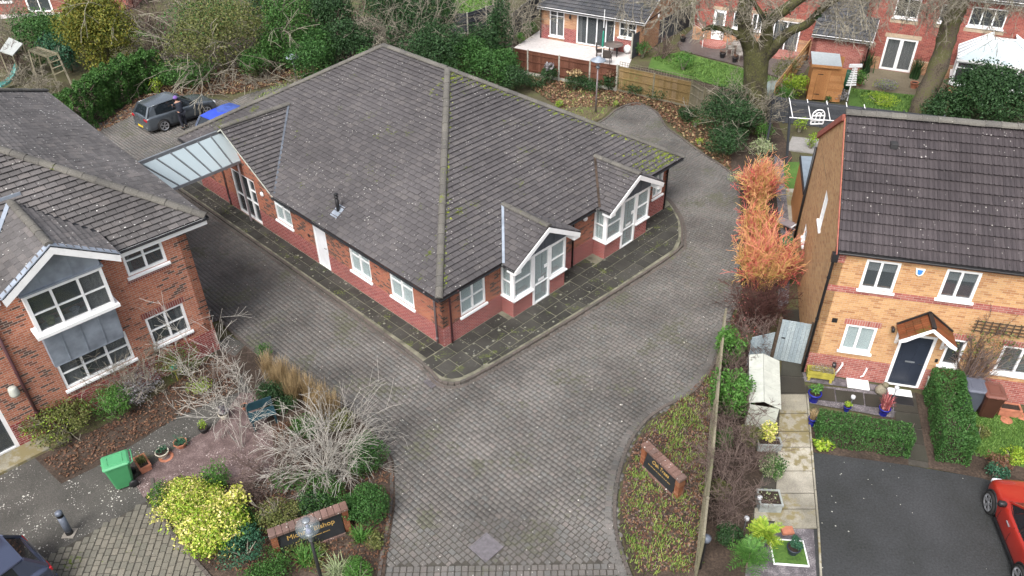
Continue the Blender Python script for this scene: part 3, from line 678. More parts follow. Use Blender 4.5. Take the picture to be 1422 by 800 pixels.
# extend under the left house eaves
ex = -.6
A0 = a0+(a1-a0)*ex*.5; B0 = b0_+(b1-b0_)*ex*.5
M['canopyglass'] = glassm('wet canopy glass', (.50,.60,.64), .12, .80)
M['alu'] = flat('grey aluminium bar', (.2,.22,.24), .4, .15, 4, metal=.3)
nb = 8
for i in range(nb):
    f0, f1 = i/nb+.004, (i+1)/nb-.004
    p = [A0.lerp(a1,f0), A0.lerp(a1,f1), B0.lerp(b1,f1), B0.lerp(b1,f0)]
    obj('glass_panel', MB().extr(p, (0,0,.015)), M['canopyglass'], can)
for i in range(nb+1):
    f = i/nb; obj('glazing_bar', MB().bar(A0.lerp(a1,f)+Vector((0,0,.02)), B0.lerp(b1,f)+Vector((0,0,.02)), .05, .06), M['alu'], can)
obj('edge_beam', MB().bar(A0,a1,.09,.14), M['alu'], can); obj('edge_beam', MB().bar(B0-Vector((0,0,.05)),b1-Vector((0,0,.05)),.07,.12), M['alu'], can)
for f in (.30,.62): obj('cross_rail', MB().bar(A0.lerp(B0,.3+f*.5)-Vector((0,0,.08)), a1.lerp(b1,.3+f*.5)-Vector((0,0,.08)), .05, .09), M['white'], can)
for q in (b1+(B0-b1)*.06,): obj('post', MB().tube([q-Vector((0,0,.05)), Vector((q.x,q.y,-b0.z))], .045, 10), M['greypipe'], can)

# ------------------------------------------------------------------ THE YELLOW BRICK HOUSE ON THE RIGHT
RF = frame((9.684, 19.389, 0), -14.72)
rh = thing('brick_house', 'yellow brick house with brown tiled roof and small tiled porch over its dark door', 'house', M=RF)
RE, RW, RD, RT = 4.86, 13.0, 8.08, .62
op = [(.90,1.86,3.6,4.66), (3.10,4.04,3.62,4.66), (.88,1.80,1.16,2.2), (2.52,3.56,.03,2.15), (3.86,4.40,1.12,2.18), (5.40,6.55,1.14,2.2)]
wall('brick_wall', rh, ID, 0, RW, .86, RE-.0, op, M['brick_ye']); wall('brick_plinth', rh, ID, 0, RW, 0, .86, op, M['brick_yr'], .30, -.012)
obj('brick_band', MB().box(.0,RW,-.012,-.001,3.38,3.6), M['brick_yr'], rh)
obj('brick_band', MB().box(.0,RW,-.014,-.001,RE-.16,RE-.01), M['brick_yr'], rh)
obj('brick_corner', MB().box(.0,.3,-.020,-.015,RE-.42,RE-.03), M['brick_yr'], rh)
FG = Matrix(((0,1,0,0),(-1,0,0,0),(0,0,1,0),(0,0,0,1)))
gop = [(-4.0,-3.3,3.55,4.72), (-6.45,-5.75,1.35,1.95)]
wall('gable_wall', rh, FG, -RD, 0, 0, RE, gop, M['brick_ye'], .28)
rz_ = RE+RD/2*RT
obj('gable_wall', MB().extr([(0,0.0,RE+.001),(0,RD,RE+.001),(0,RD/2,rz_-.02)], (.28,0,0)), M['brick_ye'], rh)
wall('brick_wall', rh, Matrix.Translation((RW,RD,0)) @ Matrix.Rotation(R(180),4,'Z'), 0, RW, 0, RE, [], M['brick_ye'])
M['rblind'] = flat('roller blind', (.55,.62,.64), .7, .08, 5)
for (a,b,c,d) in op[:2]:
    wn_ = window(rh, ID, a,b,c,d, (.47,), None, fr=.075, sillh=.05, y=.03)
    obj('roller_blind', MB().box(a+.08,b-.08,.09,.10,d-.42,d-.05), M['rblind'], wn_)
window(rh, ID, *op[2], (.47,), None, fr=.075, sillh=.05, y=.03, glass='glassp', back='blind', backd=.10, soldier=('soldier_r','t'), label='obscured ground floor casement window')
window(rh, ID, *op[4], (), None, fr=.075, sillh=.05, y=.03, soldier=('soldier_r','t'), label='narrow window beside the front door')
wn_ = window(rh, ID, *op[5], (.5,), None, fr=.075, sillh=.05, y=.03, soldier=('soldier_r','t'))
mb = MB()
for i in range(14): mb.box(5.5,6.45,.13,.15,1.24+i*.065,1.275+i*.065)
obj('venetian_blind', mb, M['curtain'], wn_)
window(rh, FG, *gop[0], (.5,), None, fr=.06, sillh=.05, y=.03, sillw=.1); window(rh, FG, *gop[1], (), None, fr=.06, sillh=.05, y=.03, sillw=.1)
M['navy'] = flat('dark navy door', (.025,.032,.048), .35, .1, 3)
dr = door(rh, ID, 2.52, 3.56, .03, 2.15, 'navy', [(.2,.46,.25,.95),(.58,.84,.25,.95),(.2,.46,1.1,1.75),(.58,.84,1.1,1.75)], fr=.09, label='dark navy panelled front door with white frame', y=.02)
obj('letter_box', MB().box(2.9,3.18,-.005,.018,1.02,1.07), M['alu'], dr)
# porch canopy
pc = obj('porch_canopy', MB().box(2.36,2.46,-.65,0,2.36,2.42).box(3.70,3.80,-.65,0,2.36,2.42), M['white'], rh, label='small gabled porch roof of red brown tiles')
M['tile_red'] = piece('red brown porch tile', [(.16,.05,.02),(.21,.07,.03),(.13,.055,.025)], .7, .3, 1.2, 40, None, None, ((.08,.09,.02), 2.2, .55))
pap, pev, px_, phw = 2.98, 2.40, 3.08, .80; pt = (pap-pev)/phw; pcs = 1/math.sqrt(1+pt*pt)
for sgn in (-1,1):
    for r_ in range(4):
        for c_ in range(7):
            bq = r_*.235; hh = .03
            y0 = -.75+c_*.107
            pts = []
            for (yy, ss, hz) in ((y0,bq,.045),(y0+.10,bq,.045),(y0+.10,min(bq+.26,.98),.02),(y0,min(bq+.26,.98),.02)):
                pts.append((px_+sgn*(phw-ss*pcs), yy, pev+ss*pcs*pt+hz))
            obj('tile', MB().extr(pts, (0,0,-.015)), M['tile_red'], pc)
obj('ridge_cap', MB().bar((px_,-.78,pap+.05),(px_,0,pap+.05),.12,.07), M['black'], pc)
for sgn in (-1,1):
    obj('lead_edge', MB().bar((px_+sgn*phw,-.02,pev+.08),(px_,-.02,pap+.10),.06,.05), M['black'], pc)
    obj('scalloped_fascia', MB().extr([(px_+sgn*phw,-.76,pev+.02),(px_,-.76,pap+.02),(px_,-.76,pap-.10),(px_+sgn*phw*.5,-.76,pev+.17),(px_+sgn*phw*.75,-.76,pev+.0),(px_+sgn*phw,-.76,pev-.09)], (0,-.02,0)), M['white'], pc)
    bx_ = px_+sgn*.66
    obj('bracket', MB().bar((bx_,-.03,2.38),(bx_,-.03,1.75),.07,.06).bar((bx_,-.06,1.82),(bx_,-.58,2.34),.06,.06), M['white'], pc)
obj('alarm_box', MB().extr([(2.27,-.06,4.56),(2.52,-.06,4.56),(2.49,-.06,4.38),(2.395,-.06,4.32),(2.30,-.06,4.38)], (0,.058,0)), M['white'], rh, label='white and blue alarm box')
M['blue'] = flat('alarm blue', (.05,.22,.62), .4, .1, 4)
obj('alarm_face', MB().extr([(2.31,-.064,4.54),(2.48,-.064,4.54),(2.45,-.064,4.40),(2.395,-.064,4.36),(2.34,-.064,4.40)], (0,.003,0)), M['blue'], rh)
obj('vent', MB().box(.42,.58,-.02,.0,2.2,2.36), M['black'], rh)
obj('wall_light', MB().tube([(2.2,-.02,2.32),(2.2,-.16,2.36),(2.2,-.20,2.26)], .05, 8), M['black'], rh, True, label='black lamp left of the porch')
obj('doorbell', MB().box(3.72,3.80,-.03,0,1.2,1.32), M['black'], rh)
obj('hose_reel', MB().lathe([(.09,-.05),(.1,0),(.09,.05)], 12).tf(Matrix.Translation((.86,-.1,.55)) @ Matrix.Rotation(R(90),4,'Y')), M['black'], rh)
obj('waste_pipe', MB().tube([(1.10,-.0,.62),(1.10,-.10,.62),(.93,-.13,.08)], .03, 8), M['white'], rh, True)
obj('waste_pipe', MB().tube([(1.86,-.0,.55),(1.86,-.07,.55),(1.82,-.07,.25),(1.74,-.1,.22)], .025, 8), M['white'], rh, True)
obj('waste_pipe', MB().tube([(3.72,-.02,.6),(3.72,-.12,.55),(3.72,-.14,.05)], .03, 8), M['cream'], rh, True)
# roof
rroof = obj('roof', MB().box(.0,RW,-.06,RD+.06,RE-.03,RE+.0), M['deck'], rh)
rc = 1/math.sqrt(1+RT*RT); REZ = RE+.02; hy = RD/2+.08; rsl = hy/rc
TR = Tiler(rroof, M['tile_r'], .30, .345, roman=2, roofM=RF)
TR.slope((.02,-.08,REZ-.02), (1,0,0), (0,rc,rc*RT), [(0,0),(RW,0),(RW,rsl),(0,rsl)])
TR.slope((RW,RD+.08,REZ-.02), (-1,0,0), (0,-rc,rc*RT), [(0,0),(RW-.02,0),(RW-.02,rsl),(0,rsl)])
ridge(rroof, (-.02,RD/2,REZ+hy*RT+.05), (RW,RD/2,REZ+hy*RT+.05), .16, .45)
M['verge'] = flat('red verge board', (.32,.10,.075), .8, .2, 5)
obj('verge_board', MB().extr([(-.03,-.2,REZ-.10),(-.03,RD/2,REZ+hy*RT-.08),(-.03,RD/2,REZ+hy*RT-.02),(-.03,-.2,REZ-.02)], (.03,0,0)), M['verge'], rroof)
obj('verge_board', MB().extr([(-.08,RD+.2,REZ-.24),(-.08,RD/2,REZ+hy*RT-.22),(-.08,RD/2,REZ+hy*RT-.0),(-.08,RD+.2,REZ-.0)], (.10,0,0)), M['verge'], rroof)
gutter(rroof, (-.02,-.14,REZ-.03),(RW,-.14,REZ-.03))
for x,y in ((1.45,3.15),(6.0,2.9)): obj('tile_vent', MB().bevbox(x-.11,x+.11,y-.13,y+.13,REZ+(y+.08)*RT-.02,REZ+(y+.08)*RT+.14,.02), M['deck'], rroof, label='small black roof vent')
pipe(rh, [(-.0,-.14,RE-.02),(-.03,-.06,RE-.3),(-.03,-.05,.05)], .045)
obj('hopper', MB().box(-.12,.06,-.22,-.02,RE-.32,RE-.05), M['black'], rh)
pipe(rh, [(-.06,RD-.1,4.4),(-.06,RD-.1,.05)], .05, clips=False)
TR.finish()
# trellis on the wall
trl = thing('wall_trellis', 'brown timber trellis fixed to the yellow brick wall above the bins', 'trellis', M=RF @ Matrix.Translation((0,-.03,0)))
M['dkwood'] = flat('dark weathered timber', (.07,.05,.035), .85, .3, 8, .2)
for z in (2.62,2.74,2.86,2.98): obj('rail', MB().box(4.35,7.4,-.025,-.005,z,z+.03), M['dkwood'], trl)
for i in range(15): obj('slat', MB().box(4.4+i*.2,4.43+i*.2,-.045,-.026,2.58,3.05), M['dkwood'], trl)
# ------------------------------------------------------------------ GROUND
def sheet(name, pts, z, mat, kind='structure', px=True, thick=0.0):
    P = [(G(*p) if px else Vector((*p,0))) for p in pts]
    mb = MB()
    if thick: mb.extr([(p.x,p.y,z-thick) for p in P], (0,0,thick))
    else: mb.poly(*[(p.x,p.y,z) for p in P])
    o = obj(name, mb, mat)
    bm = bmesh.new(); bm.from_mesh(o.data); bmesh.ops.triangulate(bm, faces=[f for f in bm.faces if len(f.verts) > 4]); bm.to_mesh(o.data); bm.free()
    if kind: o['kind'] = kind
    return o
def inpoly(x, y, P):
    c = False; j = len(P)-1
    for i in range(len(P)):
        xi, yi = P[i]; xj, yj = P[j]
        if (yi > y) != (yj > y) and x < (xj-xi)*(y-yi)/(yj-yi)+xi: c = not c
        j = i
    return c
def gp(pts): return [tuple(G(*p)[:2]) for p in pts]
gmb = MB(); gmb.poly((-400,-400,-.05),(400,-400,-.05),(400,900,-.05),(-400,900,-.05)); struct('ground', gmb, M['ground'])
# local frame of the bungalow to world
def bw(x, y): v = FB @ Vector((x,y,0)); return (v.x, v.y)
# slab path around the bungalow (bungalow coords): x along right facade
kerb_pts = [(-.95,18.2),(-.95,6.0),(-1.0,2.0),(-1.05,0.2),(-1.15,-.6),(-1.25,-1.2),(-.9,-1.68),(0.0,-1.85),(1.0,-1.95),(3.5,-2.12),(7.0,-2.3),(10.55,-2.38),(11.5,-2.0),(12.6,-1.2),(13.4,-.25),(13.9,.6),(14.0,1.6)]
path_in = kerb_pts+[(13.1,1.6),(13.1,0),(0,0),(0,18.2)]
drive_px = [(528,815),(534,770),(546,700),(544,640),(520,600),(480,565),(430,535),(395,512),(365,495),(330,465),(305,440)]
drive = gp(drive_px)+[(-20.5,31.5),(-24.6,37.6)]+gp([(165,172),(200,158),(300,150),(330,152)])+[bw(-.9,18.6)]
drive2 = gp([(930,190),(905,160)])+gp([(880,146),(850,153),(838,168),(800,180),(760,165)])
far = gp([(1027,300),(1026,255),(1010,235),(975,212),(945,190),(925,175),(915,158),(900,148),(880,143),(855,152),(838,166),(812,178),(780,174)])
left_side = gp([(528,815),(534,770),(546,700),(544,640),(520,600),(480,565),(430,535),(395,512),(365,495),(330,465),(305,440)])
right_side = gp([(1027,300),(1026,360),(1028,410),(1012,450),(1003,475),(995,505),(965,545),(928,565),(900,585),(878,615),(865,650),(858,690),(858,730),(868,770),(885,815)])
DR = left_side+gp([(290,450)])+[(-12.5,22.2),(-20.5,30.0),(-24.5,37.5)]+gp([(155,165),(175,150),(230,128),(320,140),(345,130),(420,110),(520,80)])+[tuple(bw(14,18))]+far[::-1]+right_side
struct('driveway', MB().poly(*[(x,y,-.02) for x,y in DR]), M['sand'])
dwo = bpy.data.objects['driveway']
bm = bmesh.new(); bm.from_mesh(dwo.data); bmesh.ops.triangulate(bm, faces=bm.faces[:]); bm.to_mesh(dwo.data); bm.free()
inner = [bw(*p) for p in path_in]
fp_b = [bw(0,0),bw(13.05,0),bw(13.05,17.1),bw(0,17.1)]
def block_mesh(l, w, z=0.0, h=.03, b=.012):
    mb = MB(); o = [(0,0),(l,0),(l,w),(0,w)]; c = .25*min(l,w)*0+.0
    ins = lambda k, r: [(k+r,k),(l-k-r,k),(l-k,k+r),(l-k,w-k-r),(l-k-r,w-k),(k+r,w-k),(k,w-k-r),(k,k+r)]
    vs = [(x,y,z-h) for x,y in ins(0,.012)]+[(x,y,z) for x,y in ins(b,.012)]
    return mb.add(vs, [tuple(range(8,16))]+[(i,(i+1)%8,8+(i+1)%8,8+i) for i in range(8)])
_bm = {}
def lay_blocks(parent, name, region, ang, lens, w, mat, z=0.0, gap=.012, excl=(), limit=300, maxd=1e9, cull=True, wob=.006, many=None):
    """running bond courses of blocks over a polygon; nearest `limit` in frame become objects"""
    ca, sa = math.cos(R(ang)), math.sin(R(ang)); cx, cy = region[0]
    loc = [((x-cx)*ca+(y-cy)*sa, -(x-cx)*sa+(y-cy)*ca) for x,y in region]
    x0 = min(p[0] for p in loc); x1 = max(p[0] for p in loc); y0 = min(p[1] for p in loc); y1 = max(p[1] for p in loc)
    recs = []; y = y0; r_ = random.Random(3)
    while y < y1:
        x = x0-r_.random()*.2
        while x < x1:
            l = r_.choice(lens); mx, my = x+l/2, y+w/2
            wx, wy = cx+mx*ca-my*sa, cy+mx*sa+my*ca
            if inpoly(wx, wy, region) and not any(inpoly(wx, wy, e) for e in excl):
                if not cull or inframe((wx,wy,0), 60):
                    recs.append((x, y, l, wx, wy))
            x += l
        y += w
    recs.sort(key=lambda t: (0 if inframe((t[3],t[4],0), 0) else 1, (t[3])**2+(t[4])**2))
    V = []; F = []; base = 0
    for i, (x, y, l, wx, wy) in enumerate(recs):
        dz = r_.uniform(-.5,1)*wob; da = r_.uniform(-.02,.02)
        if i < limit:
            k = (name, l, w, gap)
            if k not in _bm: _bm[k] = mesh_of(name, block_mesh(l-gap, w-gap), mat, uv=False)
            Mx = Matrix.Translation((cx+x*ca-y*sa, cy+x*sa+y*ca, z+dz)) @ Matrix.Rotation(R(ang)+da, 4, 'Z')
            link(name, _bm[k], parent, (parent.matrix_world.inverted() @ Mx) if parent.type == 'EMPTY' and False else Mx)
        else:
            l2, w2 = l-gap, w-gap; b = .010; c, s_ = math.cos(R(ang)+da), math.sin(R(ang)+da)
            ox, oy = cx+x*ca-y*sa, cy+x*sa+y*ca
            q = [(0,0),(l2,0),(l2,w2),(0,w2)]; q2 = [(b,b),(l2-b,b),(l2-b,w2-b),(b,w2-b)]
            for px_,py_ in q: V.append((ox+px_*c-py_*s_, oy+px_*s_+py_*c, z+dz-.025))
            for px_,py_ in q2: V.append((ox+px_*c-py_*s_, oy+px_*s_+py_*c, z+dz))
            F.append((base+4,base+5,base+6,base+7))
            for k in range(4): F.append((base+k, base+(k+1)%4, base+4+(k+1)%4, base+4+k))
            base += 8
    if F:
        o = nparr_obj(many or name+'s', np.array(V), np.array(F), mat, parent); o['kind'] = 'stuff'
def subdiv(P, n=5):
    return P
man1 = G(675,760); mz = [(man1.x+a*.45*math.cos(t), man1.y+a*.45*math.sin(t)) for a,t in ((1,0),(1,math.pi/2),(1,math.pi),(1,3*math.pi/2))]
dg = G(601,530); dgr = [(dg.x+.30*math.cos(R(90*i)), dg.y+.30*math.sin(R(90*i))) for i in range(4)]
yb = G(700,783).y
lay_blocks(dwo, 'paving_block', DR, 135, (.12,.17,.17,.22), .152, M['block'], excl=(inner, fp_b, mz, dgr, [(-30,yb),(30,yb),(30,0),(-30,0)]))
lay_blocks(dwo, 'border_block', [(G(528,783).x,yb),(G(872,783).x,yb),(G(880,815).x,G(880,815).y),(G(528,815).x,G(528,815).y)], 0, (.185,.175), .175, M['block'])
# edging blocks: shared mesh laid along lines
_eb = {}
def edging(parent, pts, l=.20, w=.10, mat='edge', z=.02, h=.06, closed=False, name='edging_block', cull=True):
    k = (l, w, mat, h)
    if k not in _eb:
        mb = MB().bevbox(-l/2+.006,l/2-.006,-w/2,w/2,-h,0,.012); _eb[k] = mesh_of(name, mb, M[mat], uv=False)
    P = [Vector((p[0],p[1],0)) for p in pts]
    d = 0
    segs = [(P[i],P[i+1]) for i in range(len(P)-1)]
    carry = 0
    for a,b in segs:
        L = (b-a).length; s_ = carry; dr_ = (b-a)/L
        while s_ < L:
            q = a+dr_*s_
            if not cull or inframe((q.x,q.y,0), 30):
                link(name, _eb[k], parent, Matrix.Translation((q.x,q.y,z+rnd.uniform(-.004,.006))) @ Matrix.Rotation(math.atan2(dr_.y,dr_.x)+rnd.uniform(-.03,.03),4,'Z'))
            s_ += l
        carry = s_-L
def smooth_line(pts, n=4):
    out = []
    P = [Vector((*p,0)) for p in pts]; P = [P[0]]+P+[P[-1]]
    for i in range(1, len(P)-2):
        for k in range(n):
            t = k/n; p0,p1,p2,p3 = P[i-1],P[i],P[i+1],P[i+2]
            out.append(tuple((.5*((2*p1)+(p2-p0)*t+(2*p0-5*p1+4*p2-p3)*t*t+(3*p1-p0-3*p2+p3)*t**3))[:2]))
    out.append(tuple(P[-2][:2])); return out
def offset(pts, d):
    out = []
    for i,p in enumerate(pts):
        a = pts[max(0,i-1)]; b = pts[min(len(pts)-1,i+1)]; dx,dy = b[0]-a[0], b[1]-a[1]; L = math.hypot(dx,dy) or 1
        out.append((p[0]-dy/L*d, p[1]+dx/L*d))
    return out
# path round the bungalow: joint bed, slabs, kerb
kw = smooth_line([bw(*p) for p in kerb_pts], 3)
pth = struct('path', MB().extr([(*bw(*p), .0) for p in path_in], (0,0,.075)), M['slabjoint'])
bm = bmesh.new(); bm.from_mesh(pth.data); bmesh.ops.triangulate(bm, faces=[f for f in bm.faces if len(f.verts)>4]); bm.to_mesh(pth.data); bm.free()
kerb_in = offset(kw, .0)
pathpoly_in = [bw(*p) for p in [(x+ (.12 if x<0 else 0), y+.16) for x,y in kerb_pts[:14]]]
region_local = [(-.82,18.2),(-.82,.4),(-.9,-.4),(-.6,-1.1),(0,-1.5),(1,-1.68),(3.5,-1.85),(7,-2.02),(10.4,-2.1),(11.3,-1.8),(12.4,-1.0),(13.2,-.1),(13.7,.7),(13.8,1.5),(13.06,1.5),(13.06,-.03),(0.0,-.03),(-.03,0.0),(-.03,18.2)]
CONV = [(x+.10,y) for x,y in kerb_pts[:4]]+[(x+.08,y+.08) for x,y in kerb_pts[4:7]]+[(x,y+.12) for x,y in kerb_pts[7:13]]+[(x-.08,y+.08) for x,y in kerb_pts[13:]]+[(13.9,30),(-.85,30)]
CONV = [(-1.05,30),(-1.1,-1.1),(-.95,-1.4),(-.65,-1.58),(0,-1.7),(1,-1.83),(3.5,-2.0),(7,-2.18),(10.5,-2.24),(11.45,-1.88),(12.55,-1.08),(13.3,-.2),(13.8,.6),(13.9,1.5),(13.9,30)]
def laslabs(rects, zt):
    for (x0,x1,y0,y1) in rects:
        cv_ = clip_poly([(x0,y0),(x1,y0),(x1,y1),(x0,y1)], CONV)
        cx_, cy_ = (x0+x1)/2, (y0+y1)/2
        cor = cv_
        if len(cv_) < 3 or parea(cv_) < .03: continue
        cx_ = sum(q[0] for q in cv_)/len(cv_); cy_ = sum(q[1] for q in cv_)/len(cv_)
        if False and sum(inpoly(*q, region_local) for q in cor+[(cx_,cy_)]) < 5: 
            # trim towards the path outline
            cor = [q if inpoly(*q, region_local) else None for q in cor]
            if not inpoly(cx_, cy_, region_local): continue
            nc = []
            for q, o_ in zip(cor, [(x0,y0),(x1,y0),(x1,y1),(x0,y1)]):
                if q is None:
                    t = 1.0
                    while t > .05 and not inpoly(cx_+(o_[0]-cx_)*t, cy_+(o_[1]-cy_)*t, region_local): t -= .05
                    q = (cx_+(o_[0]-cx_)*t, cy_+(o_[1]-cy_)*t)
                nc.append(q)
            cor = nc
        if parea(cor) < .03: continue
        g_ = .018; xs_ = [cx_+(q[0]-cx_)*(1-g_/max(.1,abs(q[0]-cx_))) for q in cor]; ys_ = [cy_+(q[1]-cy_)*(1-g_/max(.1,abs(q[1]-cy_))) for q in cor]
        tz = rnd.uniform(-.006,.006)
        pts = [(*bw(a,b), zt+tz+rnd.uniform(-.004,.004)) for a,b in zip(xs_,ys_)]
        obj('slab', MB().extr([(p[0],p[1],p[2]-.03) for p in pts], (0,0,.03)), M['slab'], pth)
for zone in ('R','L'):
    if zone == 'R':
        for j in range(4):
            y1 = -.03-j*.55; x = -1.3-(j%2)*.25
            while x < 14.2:
                wd = rnd.choice((.45,.6,.75)) if True else .6
                ok = not any(a-.02 < x+wd and x < b+.02 and y1 > -.62 and y1-.55 < 0 for a,b in bays)
                if ok: laslabs([(x,x+wd,y1-.55,y1)], .095)
                elif j < 2:
                    for a,b in bays:
                        if a-.02 < x+wd and x < b+.02 and j == 1: laslabs([(x,x+wd,y1-.55,-.62)], .095)
                x += wd
    else:
        y = 0.0
        while y < 18:
            wd = rnd.choice((.45,.6,.75)); laslabs([(-.42,-.03,y,y+wd),(-.84,-.42,y,y+wd)], .095); y += wd
edging(pth, kw, .2, .10, 'edge', .10, .10)
edging(dwo, offset(kw, -.14), .2, .12, 'edge', .012, .05)
edging(dwo, offset(smooth_line(right_side[3:],3), -.07), .2, .10, 'edge', .05, .08)
edging(dwo, offset(smooth_line(right_side[3:],3), -.24), .19, .19, 'block', .008, .05)
edging(dwo, offset(smooth_line(left_side,3), .06), .2, .10, 'edge', .04, .08)
fe = smooth_line(far, 3)
edging(dwo, offset(fe, .05), .2, .10, 'edge', .05, .08)
# manhole cover and drain
M['iron'] = flat('worn iron cover', (.13,.12,.13), .6, .25, 9, .3)
mh = thing('manhole_cover', 'square grey iron manhole cover set diagonally in the paving', 'manhole cover', loc=(man1.x,man1.y,0), rz=R(45))
obj('frame', MB().box(-.33,.33,-.33,-.30,-.04,.012).box(-.33,.33,.30,.33,-.04,.012).box(-.33,-.30,-.30,.30,-.04,.012).box(.30,.33,-.30,.30,-.04,.012), M['iron'], mh)
obj('lid', MB().box(-.295,.295,-.295,.295,-.04,.006), M['iron'], mh)
tr = MB()
for i in range(-4,5):
    for j in range(-4,5): tr.box(i*.06-.02,i*.06+.02,j*.06-.008,j*.06+.008,.006,.011)
obj('tread', tr, M['iron'], mh)
dr_ = thing('drain_grate', 'black slotted drain grate by the bungalow corner kerb', 'drain', loc=(dg.x,dg.y,0), rz=R(45))
obj('pit', MB().box(-.2,.2,-.2,.2,-.045,-.03), M['black'], dr_)
obj('frame', MB().box(-.22,.22,-.22,-.19,-.04,.01).box(-.22,.22,.19,.22,-.04,.01).box(-.22,-.19,-.19,.19,-.04,.01).box(.19,.22,-.19,.19,-.04,.01), M['iron'], dr_)
for i in range(7): obj('bar', MB().box(-.165+i*.05,-.14+i*.05,-.188,.188,-.03,.004), M['iron'], dr_)

# beds and other surfaces
bedL = left_side[::-1][:]   # outer edge from house corner down to the front
sheet('planting_bed', [(532,815),(538,770),(549,700),(547,640),(522,602),(482,567),(432,537),(397,514),(367,497),(340,480),(322,500),(350,545),(372,600),(380,650),(300,655),(240,640),(212,665),(214,700),(245,750),(300,815)], .015, M['soil'])
sheet('planting_bed', [(1000,478),(992,510),(962,550),(928,570),(902,588),(880,618),(868,652),(861,692),(861,730),(871,770),(888,815),(965,815),(985,640)], .02, M['soil'])
sheet('planting_bed', [(40,628),(130,598),(200,560),(262,520),(305,486),(335,500),(330,545),(250,575),(205,605),(130,650),(85,672)], .004, M['soil'])
M['gravel'] = groundm('pink grey gravel', [(.3,(.06,.042,.040)),(.5,(.13,.092,.088)),(.65,(.23,.175,.17))], 3, 30, [((.46,.40,.39), 9, .22), ((.30,.24,.23), 17, .3)])
sheet('gravel_bed', [(185,668),(235,628),(300,590),(335,545),(355,548),(378,600),(384,668),(320,672),(250,660),(214,680),(200,692)], .019, M['gravel'])
sheet('tarmac_path', [(-60,700),(0,650),(40,628),(85,668),(130,650),(205,605),(250,575),(325,545),(355,500),(345,480),(310,450),(268,400),(330,470),(345,500),(352,545),(300,588),(235,628),(205,650),(185,665),(205,695),(75,768),(-60,850)], -.008, M['tarmac'])
sheet('tarmac_path', [(300,478),(318,465),(345,482),(362,498),(350,550),(320,545)], .002, M['tarmac'])
# left bottom parking blocks
pk = gp([(60,775),(205,695),(222,715),(256,752),(300,800),(320,830),(0,830)])
pks = struct('parking_bay', MB().poly(*[(x,y,-.012) for x,y in pk]), M['sand'])
lay_blocks(pks, 'paving_block', pk, 95, (.16,.22,.27), .18, M['block_g'], z=.004, limit=260, wob=.01)
edging(pks, gp([(212,668),(216,702),(246,750),(300,812)]), .2, .10, 'edge', .05, .08)
# far leaf litter, lawns, patios
sheet('shrub_border', [(100,200),(160,165),(240,130),(330,128),(400,105),(480,85),(540,60),(730,95),(980,140),(1000,165),(1015,240),(1027,256),(1031,300),(1031,410),(1018,450),(1060,470),(1095,420),(1100,330),(1100,215),(1060,120),(950,95),(860,92),(730,60),(560,20),(400,30),(300,60),(130,100),(60,150)], -.03, M['soil'])
M['grasspatch'] = groundm('patchy mossy grass', [(.35,(.07,.05,.035)),(.5,(.11,.09,.05)),(.65,(.15,.16,.06))])
sheet('grass_verge', [(330,150),(400,125),(425,105),(470,92),(500,85),(500,78),(440,95),(380,118),(330,140)], -.012, M['grasspatch'])
sheet('grass_verge', [(762,150),(800,120),(880,135),(872,143),(850,150),(836,164),(812,174),(790,172)], -.012, M['grasspatch'])
lawnc = M['lawn']
sheet('lawn', [(560,25),(640,-10),(700,-14),(668,28),(632,42)], -.02, lawnc)
sheet('lawn', [(20,16),(95,14),(160,26),(240,60),(200,50),(100,55),(20,30)], -.02, lawnc)
sheet('patio', [(714,66),(750,42),(756,50),(880,74),(870,100),(730,90),(712,80)], .0, M['patio_w'])
sheet('patio', [(940,60),(972,30),(1130,80),(1108,115),(1030,92),(945,70)], .0, M['patio_d'])
sheet('lawn', [(905,80),(945,72),(1030,94),(1112,118),(1075,140),(1000,120),(960,110),(900,95)], .006, lawnc)
sheet('patio', [(1185,92),(1210,70),(1330,100),(1300,140),(1190,128)], .0, M['patio_y'])
sheet('lawn', [(1180,122),(1230,128),(1300,135),(1295,168),(1200,150),(1178,148)], .01, lawnc)
sheet('patio', [(0,12),(0,26),(60,22),(100,16),(150,20),(160,0),(40,0)], -.01, M['patio_w'])
# right hand gardens
sheet('asphalt_drive', [(1124,640),(1128,628),(1260,646),(1365,664),(1422,680),(1520,690),(1560,900),(1140,900)], .0, M['asphalt'])
cp = struct('concrete_path', MB().poly(*[(*p,-.004) for p in gp([(1080,548),(1120,550),(1135,735),(1045,722),(1048,640)])]), M['sand'])
rowsy = [548,575,600,622,655,686,708,735]
for i in range(7):
    t0, t1 = rowsy[i], rowsy[i+1]
    xr = lambda t: 1120+(t-548)*(15/187); xl = lambda t: 1082-(t-548)*(8/187) if True else 0
    q = [G(xl(t1)+1.5,t1-.8), G(xr(t1)-1,t1-.8), G(xr(t0)-1,t0+.6), G(xl(t0)+1.5,t0+.6)]
    obj('slab', MB().extr([(p.x,p.y,-.0) for p in q], (0,0,.03+rnd.uniform(0,.004))), M['slab_l'], cp)
q = [G(1047,722),G(1078,724),G(1078,708),G(1048,706)]; obj('slab', MB().extr([(p.x,p.y,0) for p in q], (0,0,.028)), M['slab_l'], cp)
for a,b in (((1120.5,548),(1136,735)),((1136,735),(1141,830))):
    p,q = G(*a),G(*b); 
    n_ = 4
    for i in range(n_): obj('edging', MB().bar(p.lerp(q,i/n_+.003)+Vector((0,0,.03)),p.lerp(q,(i+1)/n_-.003)+Vector((0,0,.03)),.05,.08), M['slab_l'], cp)
M['slate'] = groundm('slate chippings', [(.3,(.05,.045,.05)),(.5,(.12,.11,.12)),(.62,(.25,.23,.24))], 4, 28, [((.36,.33,.33), 14, .2)])
sheet('slate_bed', [(1046,722),(1134,736),(1139,830),(1030,830)], -.002, M['slate'])
